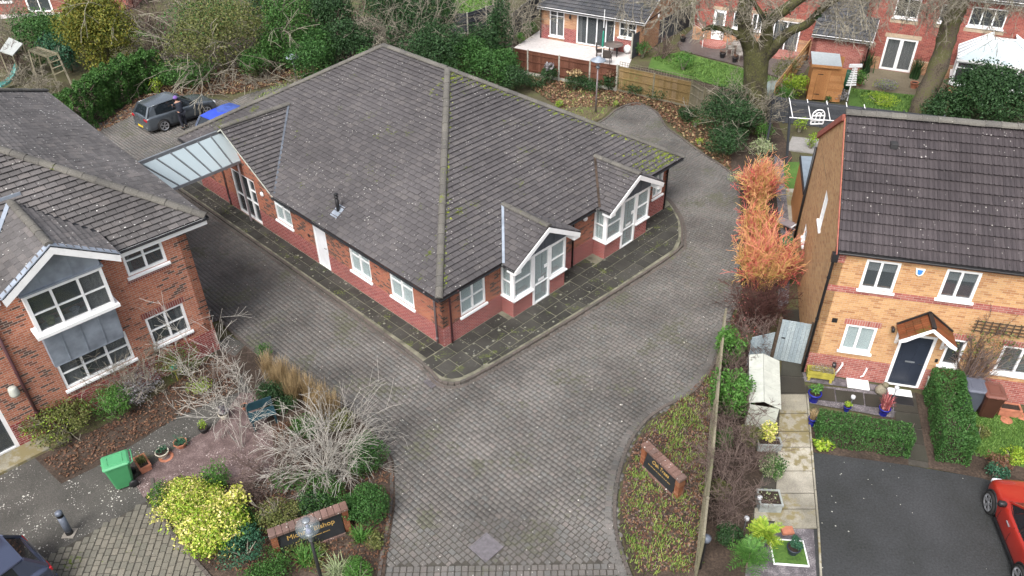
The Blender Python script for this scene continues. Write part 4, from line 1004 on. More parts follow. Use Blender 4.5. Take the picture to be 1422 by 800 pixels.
sheet('slate_bed', [(1124,560),(1240,580),(1250,560),(1240,545),(1128,535)], -.003, M['slate'])
sheet('slate_bed', [(1116,517),(1240,538),(1238,545),(1118,530),(1100,500)], -.0025, M['slate'])
sheet('slate_bed', [(1122,575),(1130,630),(1262,648),(1258,580)], -.004, M['soil'])
dp = struct('garden_path', MB().poly(*[(*p,-.006) for p in gp([(1086,500),(1110,500),(1118,535),(1240,548),(1270,545),(1300,640),(1288,650),(1245,642),(1240,582),(1124,558),(1082,550)])]), M['sand'])
for quad in ([(1086,502),(1108,503),(1116,524),(1084,522)],[(1084,524),(1116,526),(1118,546),(1083,546)],[(1119,536),(1158,541),(1160,558),(1120,553)],[(1160,542),(1198,546),(1200,563),(1162,558)],[(1200,547),(1238,551),(1240,568),(1202,564)],
             [(1241,552),(1272,556),(1275,575),(1242,571)],[(1243,573),(1276,577),(1279,596),(1245,592)],[(1246,594),(1280,598),(1283,618),(1248,613)],[(1249,616),(1284,620),(1289,642),(1252,636)]):
    q = [G(*p) for p in quad][::-1]; obj('slab', MB().extr([(p.x,p.y,0) for p in q], (0,0,.022+rnd.uniform(0,.003))), M['slab_d'], dp)
sheet('lawn', [(1330,560),(1400,572),(1500,590),(1500,700),(1420,650),(1345,640)], -.001, lawnc)
sheet('planting_bed', [(1270,545),(1335,560),(1345,600),(1352,628),(1440,655),(1440,685),(1362,664),(1290,650)], .003, M['soil'])
# bed behind fence on the right garden
sheet('planting_bed', [(1000,478),(1058,480),(1072,590),(1050,700),(1035,740),(1035,830),(965,830),(985,640)], .0, M['soil'])
# gardens behind right house
sheet('decking', [(1092,208),(1150,215),(1160,196),(1100,190)], .02, M['deckgrey'], thick=.1)
sheet('artificial_lawn', [(1088,225),(1118,225),(1112,262),(1090,262)], .005, M['lawn'])
sheet('slate_bed', [(1075,215),(1090,225),(1092,262),(1100,330),(1095,420),(1080,430),(1085,330),(1078,270)], -.01, M['slate'])
sheet('garden_path', [(1091,262),(1113,262),(1108,330),(1098,330)], .0, M['slab_l'])
sheet('patio', [(1086,430),(1110,430),(1112,470),(1086,470)], .0, M['slab_d'])
# ------------------------------------------------------------------ VEGETATION
NR = np.random.default_rng(11)
M['l_dark'] = leafm('dark evergreen leaf', [(.014,.035,.014),(.024,.06,.02),(.04,.09,.03)])
M['l_mid'] = leafm('mid green leaf', [(.02,.055,.012),(.04,.11,.022),(.075,.16,.035)])
M['l_hedge'] = leafm('clipped hedge leaf', [(.016,.05,.012),(.035,.10,.022),(.07,.16,.04)])
M['l_bright'] = leafm('bright green leaf', [(.03,.09,.014),(.06,.16,.028),(.11,.23,.05)])
M['l_blue'] = leafm('blue green leaf', [(.014,.05,.03),(.03,.10,.055),(.06,.15,.08)])
M['l_yel'] = leafm('golden variegated leaf', [(.16,.26,.03),(.42,.46,.06),(.66,.60,.20),(.74,.62,.36)])
M['l_lime'] = leafm('lime leaf', [(.10,.20,.015),(.22,.34,.03),(.36,.42,.06)])
M['l_olive'] = leafm('olive leaf', [(.05,.07,.02),(.11,.13,.035),(.19,.18,.07)])
M['l_gold'] = leafm('golden conifer leaf', [(.045,.065,.01),(.09,.115,.018),(.17,.17,.025),(.22,.17,.03)])
M['l_silver'] = leafm('silver grey leaf', [(.16,.16,.16),(.26,.26,.27),(.13,.09,.10)])
M['l_brown'] = leafm('brown autumn leaf', [(.07,.03,.02),(.13,.065,.04),(.2,.12,.07)])
M['l_pale'] = leafm('pale variegated leaf', [(.12,.17,.07),(.26,.32,.16),(.4,.42,.28)])
M['l_tan'] = leafm('dry straw blade', [(.20,.14,.07),(.32,.23,.12),(.42,.33,.19)])
M['l_red'] = leafm('pink red strappy leaf', [(.25,.04,.05),(.40,.10,.11),(.5,.25,.22)])
M['tw_white'] = leafm('pale grey twig', [(.26,.24,.21),(.38,.36,.32),(.50,.48,.44)], .9)
M['tw_grey'] = leafm('grey brown twig', [(.16,.145,.115),(.25,.225,.18),(.34,.32,.25)], .9)
M['tw_brown'] = leafm('purple brown twig', [(.08,.055,.048),(.14,.10,.088),(.22,.17,.145)], .9)
M['tw_dark'] = leafm('dark maroon twig', [(.045,.018,.018),(.08,.035,.03),(.11,.055,.045)], .9)
M['bark'] = groundm('mossy bark', [(.36,(.025,.022,.016)),(.46,(.07,.062,.04)),(.54,(.085,.09,.028)),(.64,(.14,.13,.085))], 2.2, 14, None, .9)
M['bark2'] = groundm('brown grey bark', [(.36,(.05,.04,.03)),(.48,(.13,.105,.08)),(.56,(.10,.11,.035)),(.64,(.17,.145,.11))], 1.5, 14, None, .9)
def dogm():
    k = NM('dogwood stem'); r = k.rand(); z = k.n('ShaderNodeSeparateXYZ'); k.L.new(k.pos(), z.inputs[0])
    t = k.math('ADD', k.math('MULTIPLY', z.outputs[2], .22), k.math('MULTIPLY', r, .42))
    t = k.math('ADD', t, k.math('MULTIPLY', k.noise(.9, 3), .3))
    return k.out(k.ramp(t, [(.26,(.36,.27,.08)),(.54,(.62,.42,.14)),(.74,(.70,.38,.17)),(.96,(.70,.25,.19))]), .7)
M['dog'] = dogm()
M['dogred'] = leafm('crimson stem', [(.50,.07,.08),(.60,.14,.12),(.66,.26,.18)], .7)

def leaf_quads(P, N_, size, asp=.55, rng=NR, flatn=.55):
    n = len(P); N_ = N_*flatn + rng.normal(size=(n,3))*(1-flatn)*1.2; N_ /= np.linalg.norm(N_,axis=1,keepdims=True)+1e-9
    t = rng.normal(size=(n,3)); t -= N_*(t*N_).sum(1,keepdims=True); t /= np.linalg.norm(t,axis=1,keepdims=True)+1e-9
    b = np.cross(N_, t); s = (size*rng.uniform(.6,1.35,n))[:,None]
    V = np.stack([P-t*s*.5, P+b*s*asp*.5-t*s*.05, P+t*s*.5, P-b*s*asp*.5-t*s*.05], 1).reshape(-1,3)
    return V
def quads_to(name, V, mat, parent):
    n = len(V)//4; return nparr_obj(name, V, np.arange(n*4).reshape(n,4), mat, parent)
def lump(D, rng, k=5, amp=.22):
    s = np.zeros(len(D))
    for _ in range(k):
        w_ = rng.normal(size=3)*3.2; s += np.sin(D@w_+rng.uniform(0,6.28))
    return 1+amp*s/math.sqrt(k)
def cloud_pts(c, r, n, rng=NR, shell=.35, subs=9, lumps=.22, zmin=.02):
    """points and outward normals through an uneven crown: a cluster of lobes"""
    c = np.array(c, float); r = np.array(r, float); Ps = []; Ns = []
    lob = [(c, r*.78)]
    for _ in range(subs):
        d = rng.normal(size=3); d /= np.linalg.norm(d); d[2] = abs(d[2])*.8 if rng.random() < .7 else d[2]
        lob.append((c+d*r*rng.uniform(.45,.72), r*rng.uniform(.30,.52)))
    vol = np.array([np.prod(l[1])**(2/3) for l in lob]); ns = (n*vol/vol.sum()).astype(int)
    for (lc, lr), m_ in zip(lob, ns):
        D = rng.normal(size=(m_,3)); D /= np.linalg.norm(D,axis=1,keepdims=True)
        rad = (1-shell*rng.random(m_)**1.5)*lump(D, rng, 5, lumps)
        Ps.append(lc+D*lr*rad[:,None]); Ns.append(D)
    P = np.concatenate(Ps); N_ = np.concatenate(Ns); k = P[:,2] > zmin
    return P[k], N_[k]
TMIN = [.006]
def tubes_np(lines, seg=3):
    """lines: list of (points (k,3), radii (k)) -> thin prisms"""
    Vs = []; Fs = []; base = 0
    ang = np.arange(seg)*2*math.pi/seg; ca = np.cos(ang); sa = np.sin(ang)
    for P, r in lines:
        r = np.maximum(r, TMIN[0]); k = len(P); d = np.gradient(P, axis=0); d /= np.linalg.norm(d,axis=1,keepdims=True)+1e-9
        ref = np.array([.31,.77,.55]); a = np.cross(d, ref); a /= np.linalg.norm(a,axis=1,keepdims=True)+1e-9; b = np.cross(d, a)
        V = P[:,None,:]+(a[:,None,:]*ca[None,:,None]+b[:,None,:]*sa[None,:,None])*r[:,None,None]
        Vs.append(V.reshape(-1,3)); i = np.arange(k-1)[:,None]*seg; j = np.arange(seg)[None,:]; jn = (j+1)%seg
        Fs.append(np.stack([base+i+j, base+i+jn, base+i+seg+jn, base+i+seg+j], -1).reshape(-1,4)); base += k*seg
    return np.concatenate(Vs), np.concatenate(Fs)
def grow(p, d, L, r, lev, rng, wig=.25, droop=0, kids=(3,5), spread=.7, k=6, out=None, taper=.35, ratio=.55, zmin=.03):
    """recursive branching polyline"""
    if out is None: out = []
    P = [np.array(p, float)]; d = np.array(d, float); d /= np.linalg.norm(d)
    for i in range(k-1):
        d = d+rng.normal(size=3)*wig*.5+np.array([0,0,-droop*.18]); d /= np.linalg.norm(d)
        q = P[-1]+d*L/(k-1)
        if q[2] < zmin: q[2] = zmin; d[2] = abs(d[2])*.3
        P.append(q)
    P = np.array(P); out.append((P, np.linspace(r, r*taper, k)))
    if lev > 0:
        for _ in range(rng.integers(kids[0], kids[1]+1)):
            t = rng.uniform(.25,.98); i = min(k-2, int(t*(k-1))); q = P[i]+(P[i+1]-P[i])*(t*(k-1)-i)
            dd = (P[i+1]-P[i]); dd /= np.linalg.norm(dd)+1e-9; dd = dd+rng.normal(size=3)*spread
            grow(q, dd, L*ratio*rng.uniform(.6,1.2), r*(1-t*.5)*.55, lev-1, rng, wig, droop, kids, spread, max(3,k-1), out, taper, ratio, zmin)
    return out
def at(px, py, z): v = G(px, py, z); return v
def bush(label, cat, px, py, rpx, h, mat='l_mid', n=2600, size=.07, group=None, name='shrub', ry=1.0, asp=.55, subs=9, lumps=.22, twigs=None, z0=0.0, extra=None, rz=1.0):
    """leafy shrub; px,py = middle of what the photo shows, rpx = half width in px, h = height"""
    c = G(px, py, z0+h*.5); r = 1.12*rpx/ppm(c); loc = (c.x, c.y, z0); TMIN[0] = .28/ppm(c); n = int(n*1.3)
    t = thing(name, label, cat, loc, 0, group)
    P, N_ = cloud_pts((0,0,h*.5), (r, r*ry, h*.52*rz), n, subs=subs, lumps=lumps)
    quads_to('foliage', leaf_quads(P, N_, size, asp), M[mat], t)
    if extra:
        em, en, es = extra; en = int(en*1.5); P, N_ = cloud_pts((0,0,h*.52), (r*1.02, r*ry*1.02, h*.54), en, shell=.12, subs=subs, lumps=lumps)
        quads_to('leaf_tips', leaf_quads(P, N_, es, asp), M[em], t)
    out = []
    for i in range(5):
        a = i*1.3; out.append((np.array([[.05*math.cos(a),.05*math.sin(a),0],[r*.25*math.cos(a),r*.25*math.sin(a),h*.35],[r*.5*math.cos(a),r*.5*math.sin(a),h*.7]]), np.array([.03,.022,.01])))
    if twigs:
        tm, tn, tl = twigs
        for i in range(tn):
            d = NR.normal(size=3); d[2] = abs(d[2])+.3; grow((0,0,h*.3), d, max(h,r)*tl, .012, 2, NR, .3, 0, (2,4), .7, 5, out)
        V, F = tubes_np(out); nparr_obj('twigs', V, F, M[tm], t)
    else:
        V, F = tubes_np(out, 4); nparr_obj('stem', V, F, M['tw_grey'], t)
    return t
def twigbush(label, cat, px, py, rpx, h, mat='tw_brown', n=14, lev=3, r0=.012, group=None, droop=0, wig=.3, kids=(3,5), spread=.7, base=None, upb=.6, leaf=None, L=None, k=6, ratio=.55, name='shrub'):
    c = G(px, py, h*.5); r = 1.12*rpx/ppm(c); b = G(*base) if base else Vector((c.x, c.y, 0)); TMIN[0] = .22/ppm(c)
    off = np.array([c.x-b.x, c.y-b.y, 0]); t = thing(name, label, cat, (b.x, b.y, 0), 0, group); out = []
    for i in range(n):
        a = NR.uniform(0,6.28); el = NR.uniform(.1,1)**upb
        d = np.array([math.cos(a)*r*(1.15-el*.6), math.sin(a)*r*(1.15-el*.6), h*el*1.25])+off
        grow(NR.normal(size=3)*[.12*r,.12*r,0]+[0,0,.02], d, (L or np.linalg.norm(d))*NR.uniform(.85,1.2), r0*1.3, lev, NR, wig, droop, kids, spread, k, out, ratio=ratio)
    V, F = tubes_np(out); nparr_obj('branches', V, F, M[mat], t)
    if leaf:
        lm, ln, ls = leaf; P, N_ = cloud_pts((off[0],off[1],h*.45), (r*.8,r*.8,h*.45), ln); quads_to('foliage', leaf_quads(P, N_, ls), M[lm], t)
    return t
def hedge(label, pts, w, h, mat='l_hedge', dens=900, size=.055, name='hedge', cat='hedge', wob=.06, loc=None):
    """clipped hedge along a line of world points"""
    o = Vector((*pts[0],0)); t = thing(name, label, cat, (o.x,o.y,0)); Ps = []; Ns = []
    for a,b in zip(pts[:-1], pts[1:]):
        a = np.array([a[0]-o.x,a[1]-o.y,0]); b = np.array([b[0]-o.x,b[1]-o.y,0]); L = np.linalg.norm(b-a); d = (b-a)/L; s = np.array([-d[1],d[0],0])
        for (nn, cen, e1, e2, l1, l2) in ((np.array([0,0,1.]), (a+b)/2+[0,0,h], d, s, L+w*.5, w), (s, (a+b)/2+s*w/2+[0,0,h/2], d, np.array([0,0,1.]), L+w*.5, h), (-s, (a+b)/2-s*w/2+[0,0,h/2], d, np.array([0,0,1.]), L+w*.5, h),
                                          (d, b+d*w*.25+[0,0,h/2], s, np.array([0,0,1.]), w, h), (-d, a-d*w*.25+[0,0,h/2], s, np.array([0,0,1.]), w, h)):
            m_ = int(dens*l1*l2); u_ = NR.uniform(-.5,.5,(m_,1)); v_ = NR.uniform(-.5,.5,(m_,1))
            P = cen+e1*u_*l1+e2*v_*l2; wv = np.sin(P[:,0]*3.1)+np.sin(P[:,1]*3.7+1)+np.sin(P[:,2]*5+2)+np.sin(P[:,0]*7.7+P[:,1]*6)
            ed = 1-.5*np.clip((np.abs(2*v_)-.8)/.2,0,1)**2*.35
            P = P+nn*(wv[:,None]*wob*.35-NR.random((m_,1))*.09-(1-ed)*w*.5); Ps.append(P); Ns.append(np.repeat(nn[None,:],m_,0))
        cb = MB(); 
    P = np.concatenate(Ps); N_ = np.concatenate(Ns); k = P[:,2] > .02
    quads_to('foliage', leaf_quads(P[k], N_[k], size, .6, flatn=.45), M[mat], t)
    out = []
    for a,b in zip(pts[:-1], pts[1:]):
        L = math.hypot(b[0]-a[0],b[1]-a[1]); n_ = max(2,int(L/.35))
        for i in range(n_+1):
            q = np.array([a[0]+(b[0]-a[0])*i/n_-o.x, a[1]+(b[1]-a[1])*i/n_-o.y, 0]); grow(q, (0,0,1), h*.75, .02, 1, NR, .12, 0, (4,6), .35, 5, out, zmin=.1)
    V, F = tubes_np(out); nparr_obj('stems', V, F, M['tw_brown'], t)
    return t
def blades(name, label, cat, px, py, rpx, h, mat, n=200, wd=.02, group=None, parent=None, z0=0, spread=1.0, loc=None):
    """grass or strappy plant: arching blades from one crown"""
    c = loc or G(px, py, z0+h*.4); r = rpx/ppm(c); V = []; 
    for i in range(n):
        a = NR.uniform(0,6.28); L = h*NR.uniform(.6,1.15); rr = r*spread*NR.uniform(.3,1); b0 = np.array([NR.normal()*r*.2, NR.normal()*r*.2, 0])
        dx, dy = math.cos(a), math.sin(a); sx, sy = -dy*wd*.5, dx*wd*.5
        pts = [b0+[dx*rr*f**1.5*1.0, dy*rr*f**1.5, L*(f*1.35-.65*f*f*(rr/r))] for f in (0,.4,.75,1)]
        for j in range(3):
            w0 = 1-.25*j; w1 = 1-.25*(j+1) if j < 2 else .15
            V += [pts[j]+[sx*w0,sy*w0,0], pts[j]-[sx*w0,sy*w0,0], pts[j+1]-[sx*w1,sy*w1,0], pts[j+1]+[sx*w1,sy*w1,0]]
    if parent is not None: return quads_to(name, np.array(V)+np.array([0,0,z0]), M[mat], parent)
    V = np.array(V); o = quads_to(name, V, M[mat], None); o.location = (c.x, c.y, z0); return tag(o, label, cat, group)
def litter(name, polys, n, mats, size=.06, z=.03, kindz='stuff', lift=.03):
    for mi, (mat, frac) in enumerate(mats):
        P = []
        for pl in polys:
            W = gp(pl); xs_ = [p[0] for p in W]; ys_ = [p[1] for p in W]; A = parea(W); m_ = int(n*frac*A)
            c_ = 0
            while c_ < m_:
                x = NR.uniform(min(xs_),max(xs_)); y = NR.uniform(min(ys_),max(ys_))
                c_ += A/((max(xs_)-min(xs_))*(max(ys_)-min(ys_)))
                if inpoly(x,y,W) : P.append((x,y,z+NR.random()*lift))
        P = np.array(P); o = quads_to(name, leaf_quads(P, np.tile([0,0,1.],(len(P),1)), size, .7, flatn=.7), M[mat], None)
        o['kind'] = 'stuff'

# ---- left bed
bush('golden yellow variegated shrub at the left tip of the bed','shrub',250,700,40,1.15,'l_yel',6500,.06,subs=18,lumps=.35,extra=('l_lime',1800,.07))
bush('cream leaved shrub joining the golden shrub and the lime one','shrub',285,705,30,1.0,'l_yel',3600,.06,subs=12,lumps=.3,extra=('l_lime',1200,.06))
bush('dark green ground cover under the golden shrubs','shrub',330,725,28,.6,'l_mid',2600,.06)
bush('olive green ground cover in the bed centre','shrub',415,745,30,.5,'l_olive',1800,.055)
bush('mixed low plants right of the left sign','shrub',470,715,22,.6,'l_mid',1500,.055)
bush('dark evergreen mound behind the left sign','shrub',440,705,26,.8,'l_dark',2200,.06)
bush('lime and cream variegated shrub behind the left brick sign','shrub',300,735,42,1.1,'l_lime',4600,.075,subs=12,extra=('l_yel',2600,.08))
bush('small clipped green ball within the golden shrub','shrub',224,690,15,1.35,'l_mid',900,.05)
bush('yellow spotted laurel between the pale twigs and sign','shrub',328,697,20,1.0,'l_yel',1300,.085,group=None)
bush('pale green upright shrub at the gravel edge','shrub',300,660,22,.8,'l_bright',1100,.06)
bush('dark glossy blue green shrub beside the left sign','shrub',337,758,36,.9,'l_blue',3800,.06)
bush('olive lichen coloured shrub above the left sign','shrub',388,715,32,.8,'l_olive',2600,.055,twigs=('tw_grey',8,.8))
bush('low green shrub in front of the left sign','shrub',375,796,38,.6,'l_mid',2800,.055)
bush('lime green dwarf conifer dome at the bottom edge','shrub',497,795,24,.6,'l_bright',2600,.04,subs=2,lumps=.05)
bush('clipped green euonymus bush at the drive edge','shrub',512,700,36,1.1,'l_hedge',5600,.055,subs=4,lumps=.08,ry=1.05)
bush('dark green bush under the pale twigs by the drive','shrub',508,632,34,1.0,'l_hedge',4200,.055,subs=5)
bush('mixed green shrub below the pale bare twigs','shrub',448,680,36,.8,'l_mid',2800,.06,twigs=('tw_brown',6,.8))
bush('dark evergreen shrub beside the blue seat','shrub',372,548,22,1.0,'l_dark',1800,.06)
twigbush('purple brown bare shrub in the middle of the bed','shrub',365,660,42,.9,'tw_brown',16,3,.011)
twigbush('pale bare contorted shrub arching over the left bed','shrub',450,618,60,1.45,'tw_white',60,2,.011,base=(463,658),kids=(4,6),spread=.45,wig=.17,upb=.7,droop=.45,k=9,ratio=.55)
twigbush('thin grey leafless sapling beside the blue seat','tree',322,546,28,2.0,'tw_white',8,3,.005,base=(337,622),kids=(3,5),spread=.6,name='sapling',upb=.5)
for i,(x,y) in enumerate([(372,506),(392,512),(410,524),(428,536),(446,548),(462,560),(385,524),(405,538),(440,562)]):
    blades('ornamental_grass','straw coloured dry grass clump edging the drive','grass',x,y+8,19,.95,'l_tan',330,.012,'dry grass clumps along the drive edge',spread=.8)
bush('leafy green shoots at the top of the dry grass','shrub',368,488,12,.7,'l_mid',500,.05)
blades('fern','light green fern in front of the left sign','fern',425,775,24,.45,'l_bright',130,.03)
blades('fern','pale striped grass clump at the lamp post foot','plant',470,790,26,.4,'l_pale',130,.025)
blades('fern','small fern right of the lamp post','fern',500,745,20,.35,'l_bright',90,.03)
for a_ in [('low dark evergreen among the straw grasses',392,560,20,.6,'l_dark',1300),('mixed green ground cover beside the straw grass',425,590,24,.5,'l_mid',1500),('low olive shrub between grass and pale twigs',470,585,20,.5,'l_olive',1100),('brown leaved low shrub by the dark bench',395,600,18,.5,'l_brown',800),('green ground cover below the dry shrub',400,665,24,.5,'l_mid',1400),('small green ground cover at the drive edge',520,752,16,.35,'l_olive',700),('brown and green cover in the bed corner',440,770,20,.3,'l_olive',700)]:
    bush(a_[0],'shrub',*a_[1:5],a_[5],a_[6],.055)
# ---- plants along the left house
bush('straggly olive and yellow shrub near the white door','shrub',78,585,44,1.2,'l_olive',3400,.07,subs=12,twigs=('tw_grey',7,.8),extra=('l_lime',500,.06))
bush('bright green rounded shrub under the lead apron','shrub',150,558,33,1.1,'l_bright',3600,.05,subs=5)
twigbush('silvery purple bare shrub under the lower window','shrub',188,530,42,1.3,'tw_grey',16,3,.011,leaf=('l_silver',2300,.055))
bush('loose grey green shrub under the right window','shrub',243,500,30,1.2,'l_olive',1400,.06,twigs=('tw_grey',9,.9),extra=('l_bright',300,.05))
bush('low yellow green plant beside the brick corner','shrub',275,535,20,.6,'l_lime',400,.05,twigs=('tw_grey',6,.9))
twigbush('dry russet shrub at the house corner','shrub',312,512,24,.8,'tw_brown',12,2,.010,leaf=('l_brown',350,.045))
# ---- right hand bed and fenced border
bush('glossy bright green shrub at the top of the border fence','shrub',1013,484,21,1.9,'l_bright',1900,.085)
bush('larger glossy green shrub over the border fence','shrub',1017,545,28,2.0,'l_bright',3000,.085)
twigbush('brown leafless shrub between the two green ones','shrub',1020,518,28,1.3,'tw_brown',10,3,.010)
twigbush('dense purple brown bare shrub behind the fence','shrub',1024,592,30,1.3,'tw_brown',14,3,.010)
twigbush('tall brown bare shrub mid way along the fence','shrub',1018,650,32,1.4,'tw_brown',16,3,.010)
twigbush('bare brown shrub above the lime conifer','shrub',1006,706,28,1.2,'tw_brown',14,3,.010)
twigbush('faded brown twigs at the top of the storage chest','shrub',1040,475,20,1.2,'tw_brown',9,3,.010)
for i,(x,y,r_,l_) in enumerate([(1062,745,26,'feathery lime green mahonia at the path end'),(1040,775,36,'larger green mahonia at the bottom of the border')]):
    t = thing('shrub', l_, 'shrub', tuple(G(x,y,0.4)-Vector((0,0,.4)))); Vq = []
    for k_ in range(46):
        a = NR.uniform(0,6.28); el = NR.uniform(0,1.2); L = (r_/ppm(G(x,y)))*NR.uniform(.6,1.1); d = np.array([math.cos(a)*math.cos(el*.9),math.sin(a)*math.cos(el*.9),math.sin(el)*.7]); b0 = np.array([0,0,.25+NR.random()*.5])
        sd_ = np.array([-math.sin(a),math.cos(a),0])
        for j in range(9):
            q = b0+d*L*(j/9)+np.array([0,0,-.25*(j/9)**2*L]); wl = .11*math.sin(math.pi*(j+1)/11)+.03
            for sg in (-1,1):
                tip = q+sd_*sg*wl+d*wl*.6; m1 = (q+tip)/2+d*.02; m2 = (q+tip)/2-d*.02
                Vq += [q,m1,tip,m2]
    quads_to('fronds', np.array(Vq), M['l_lime' if i==0 else 'l_bright'], t); obj('stem', MB().tube([(0,0,0),(0,0,.6)],.03,6), M['tw_brown'], t)
for a_ in [('low green leafy growth under the border twigs',1000,560,14,.7,'l_mid',900),('green shrub mid way along the inside of the fence',1005,612,15,1.0,'l_mid',1100),('olive green shrub beside the yellow bush',1042,605,15,1.0,'l_olive',1100),('leafy green shrub low in the border',1000,680,14,.8,'l_olive',900),('dark green foliage behind the solar light',1012,742,18,.8,'l_dark',1300)]:
    bush(a_[0],'shrub',*a_[1:5],a_[5],a_[6],.065)
# ---- fiery dogwoods
def dogwood(label, px, py, rpx, h, n, mat='dog'):
    c = G(px, py, h*.5); r = 1.1*rpx/ppm(c); TMIN[0] = .0085; t = thing('dogwood_shrub', label, 'dogwood', (c.x,c.y,0), 0, 'dogwoods along the drive'); out = []; red = []
    for i in range(n):
        a = NR.uniform(0,6.28); rr = math.sqrt(NR.random()); b0 = np.array([math.cos(a)*rr*r*.6, math.sin(a)*rr*r*.6, 0])
        d = np.array([math.cos(a)*rr*r*.55, math.sin(a)*rr*r*.55, h*(1.05-.35*rr)])
        grow(b0, d, np.linalg.norm(d)*NR.uniform(.65,1.05), .012, 2, NR, .22, 0, (3,5), .5, 5, red if (NR.random() < .34 and rr > .45) else out, ratio=.42)
    V, F = tubes_np(out); nparr_obj('stems', V, F, M[mat], t)
    if red: V, F = tubes_np(red); nparr_obj('red_stems', V, F, M['dogred'], t)
dogwood('coral and yellow stemmed dogwood furthest up the drive', 1057, 256, 24, 2.1, 115)
dogwood('orange stemmed dogwood in the middle of the row', 1054, 314, 22, 1.8, 80)
dogwood('fiery orange dogwood nearest the white gate', 1061, 362, 27, 2.3, 150)
dogwood('red stemmed dogwood against the yellow gable', 1088, 370, 15, 1.7, 40, 'dogred')
twigbush('dark maroon leafless shrub below the dogwoods','shrub',1056,430,30,1.3,'tw_dark',34,3,.010)
bush('variegated ivy like shrub at the top of the dogwoods','shrub',1058,205,20,1.0,'l_pale',900,.07)
bush('pale green plant left of the dogwoods','shrub',1024,245,13,.6,'l_pale',500,.06)
bush('bright ivy patch beside the dark trunk','shrub',1062,185,14,1.3,'l_bright',700,.07)
# ---- big dark shrubs near the oak
bush('large dark rhododendron below the ivy clad oak','shrub',1012,160,42,2.6,'l_dark',7000,.10,subs=12,twigs=('tw_grey',14,.8))
bush('dark shrub at the bend of the drive','shrub',1008,195,34,1.5,'l_dark',3200,.09)
bush('small green shrub on the leaf litter','shrub',966,170,7,.5,'l_bright',160,.06)
bush('low light green plant by the drive bend','shrub',972,196,6,.4,'l_lime',120,.06)
twigbush('bare twiggy growth around the oak foot','shrub',1052,160,26,2.0,'tw_grey',14,3,.012)
bush('clipped lime box ball on the grass verge','shrub',777,143,6,.45,'l_lime',420,.05,subs=2)
bush('tiny lime tuft near the far lamp','shrub',856,143,5,.35,'l_lime',160,.05,subs=2)
for i,(x,y,r_,l_) in enumerate([(762,103,12,'hydrangea with pink dead heads nearest the dark ivy'),(798,112,15,'hydrangea with cream dead heads mid way along the brown fence'),(850,112,13,'hydrangea with brown dead heads at the fence junction')]):
    t = bush(l_,'shrub',x,y,r_,1.1,'l_dark',1200,.08,name='hydrangea',group='hydrangeas by the brown fence')
    P,N_ = cloud_pts((0,0,1.0),(r_/26,r_/30,.25),90,subs=3); quads_to('flower_heads', leaf_quads(P,N_,.16,.9), M[('l_silver','l_tan','l_brown')[i]], t)
for i,(x,y,r_,l_) in enumerate([(820,118,20,'low dark ground shrub behind the lamp post'),(880,122,18,'low dark shrub at the yellowish fence foot'),(915,128,22,'dark evergreen at the slatted fence base'),(740,112,22,'dark low shrub at the end of the brown fence'),(955,158,14,'low shrub below the trellis corner')]):
    bush(l_,'shrub',x,y,r_,.7,'l_dark',1100,.09)
# ---- ivy covered fence at the car bay
hp = [tuple(G(x,y)[:2]) for x,y in ((108,182),(150,152),(190,130),(215,118))]
hedge('ivy smothered fence beside the parked grey hatchback', hp, 1.2, 2.1, 'l_mid', 480, .12, 'ivy_hedge', wob=.35)
bush('yellow green shrub at the end of the ivy hedge','shrub',216,118,9,1.0,'l_lime',260,.1)
bush('tangled grey green shrub at the near end of the ivy','shrub',80,150,26,1.4,'l_olive',1600,.09,twigs=('tw_grey',10,1.0))
# ---- back belt of trees and shrubs
def crown_tree(label, px, py, rpx, h, mat, n, size, base_z=1.0, name='evergreen_tree', group=None, ry=1.0, twigs=None, cat='tree', subs=12, extra=None, shape=1.0):
    c = G(px, py, base_z+(h-base_z)*.5); r = 1.25*rpx/ppm(c); n = int(n*1.9); TMIN[0] = .32/ppm(c); t = thing(name, label, cat, (c.x,c.y,0), 0, group)
    P,N_ = cloud_pts((0,0,base_z+(h-base_z)*.5), (r,r*ry,(h-base_z)*.55), n, subs=subs)
    if shape != 1: k_ = 1-(1-shape)*(P[:,2:3]/h); P[:,:2] *= k_
    quads_to('crown', leaf_quads(P,N_,size,.6), M[mat], t)
    if extra:
        P,N_ = cloud_pts((0,0,base_z+(h-base_z)*.52), (r*1.02,r*ry*1.02,(h-base_z)*.56), extra[1], shell=.15, subs=subs)
        if shape != 1: k_ = 1-(1-shape)*(P[:,2:3]/h); P[:,:2] *= k_
        quads_to('light_foliage', leaf_quads(P,N_,extra[2],.6), M[extra[0]], t)
    obj('trunk', MB().tube([(0,0,-.04),(.05,0,h*.3),(0,.05,h*.7)],[.16,.12,.06],8), M['bark2'], t)
    if twigs:
        out = []
        for i in range(twigs[1]):
            a = NR.uniform(0,6.28); d = np.array([math.cos(a)*r, math.sin(a)*r, (h-base_z)*NR.uniform(.1,1)]); grow((0,0,base_z*.6), d, np.linalg.norm(d)*1.15, twigs[2], 3, NR, .3, twigs[3], (3,4), .6, 6, out)
        V,F = tubes_np(out); nparr_obj('bare_branches', V, F, M[twigs[0]], t)
    return t
crown_tree('golden yellow conifer behind the ivy hedge',137,42,52,5.6,'l_gold',12000,.13,.3,'golden_conifer',shape=.75,subs=16)
crown_tree('broad bare grey willow mixed with ivy by the car bay',300,44,64,4.6,'l_olive',6500,.12,.3,'bare_tree',twigs=('tw_grey',30,.014,.8),extra=('l_hedge',2600,.11))
GE_ = 'evergreen trees behind the bungalow'
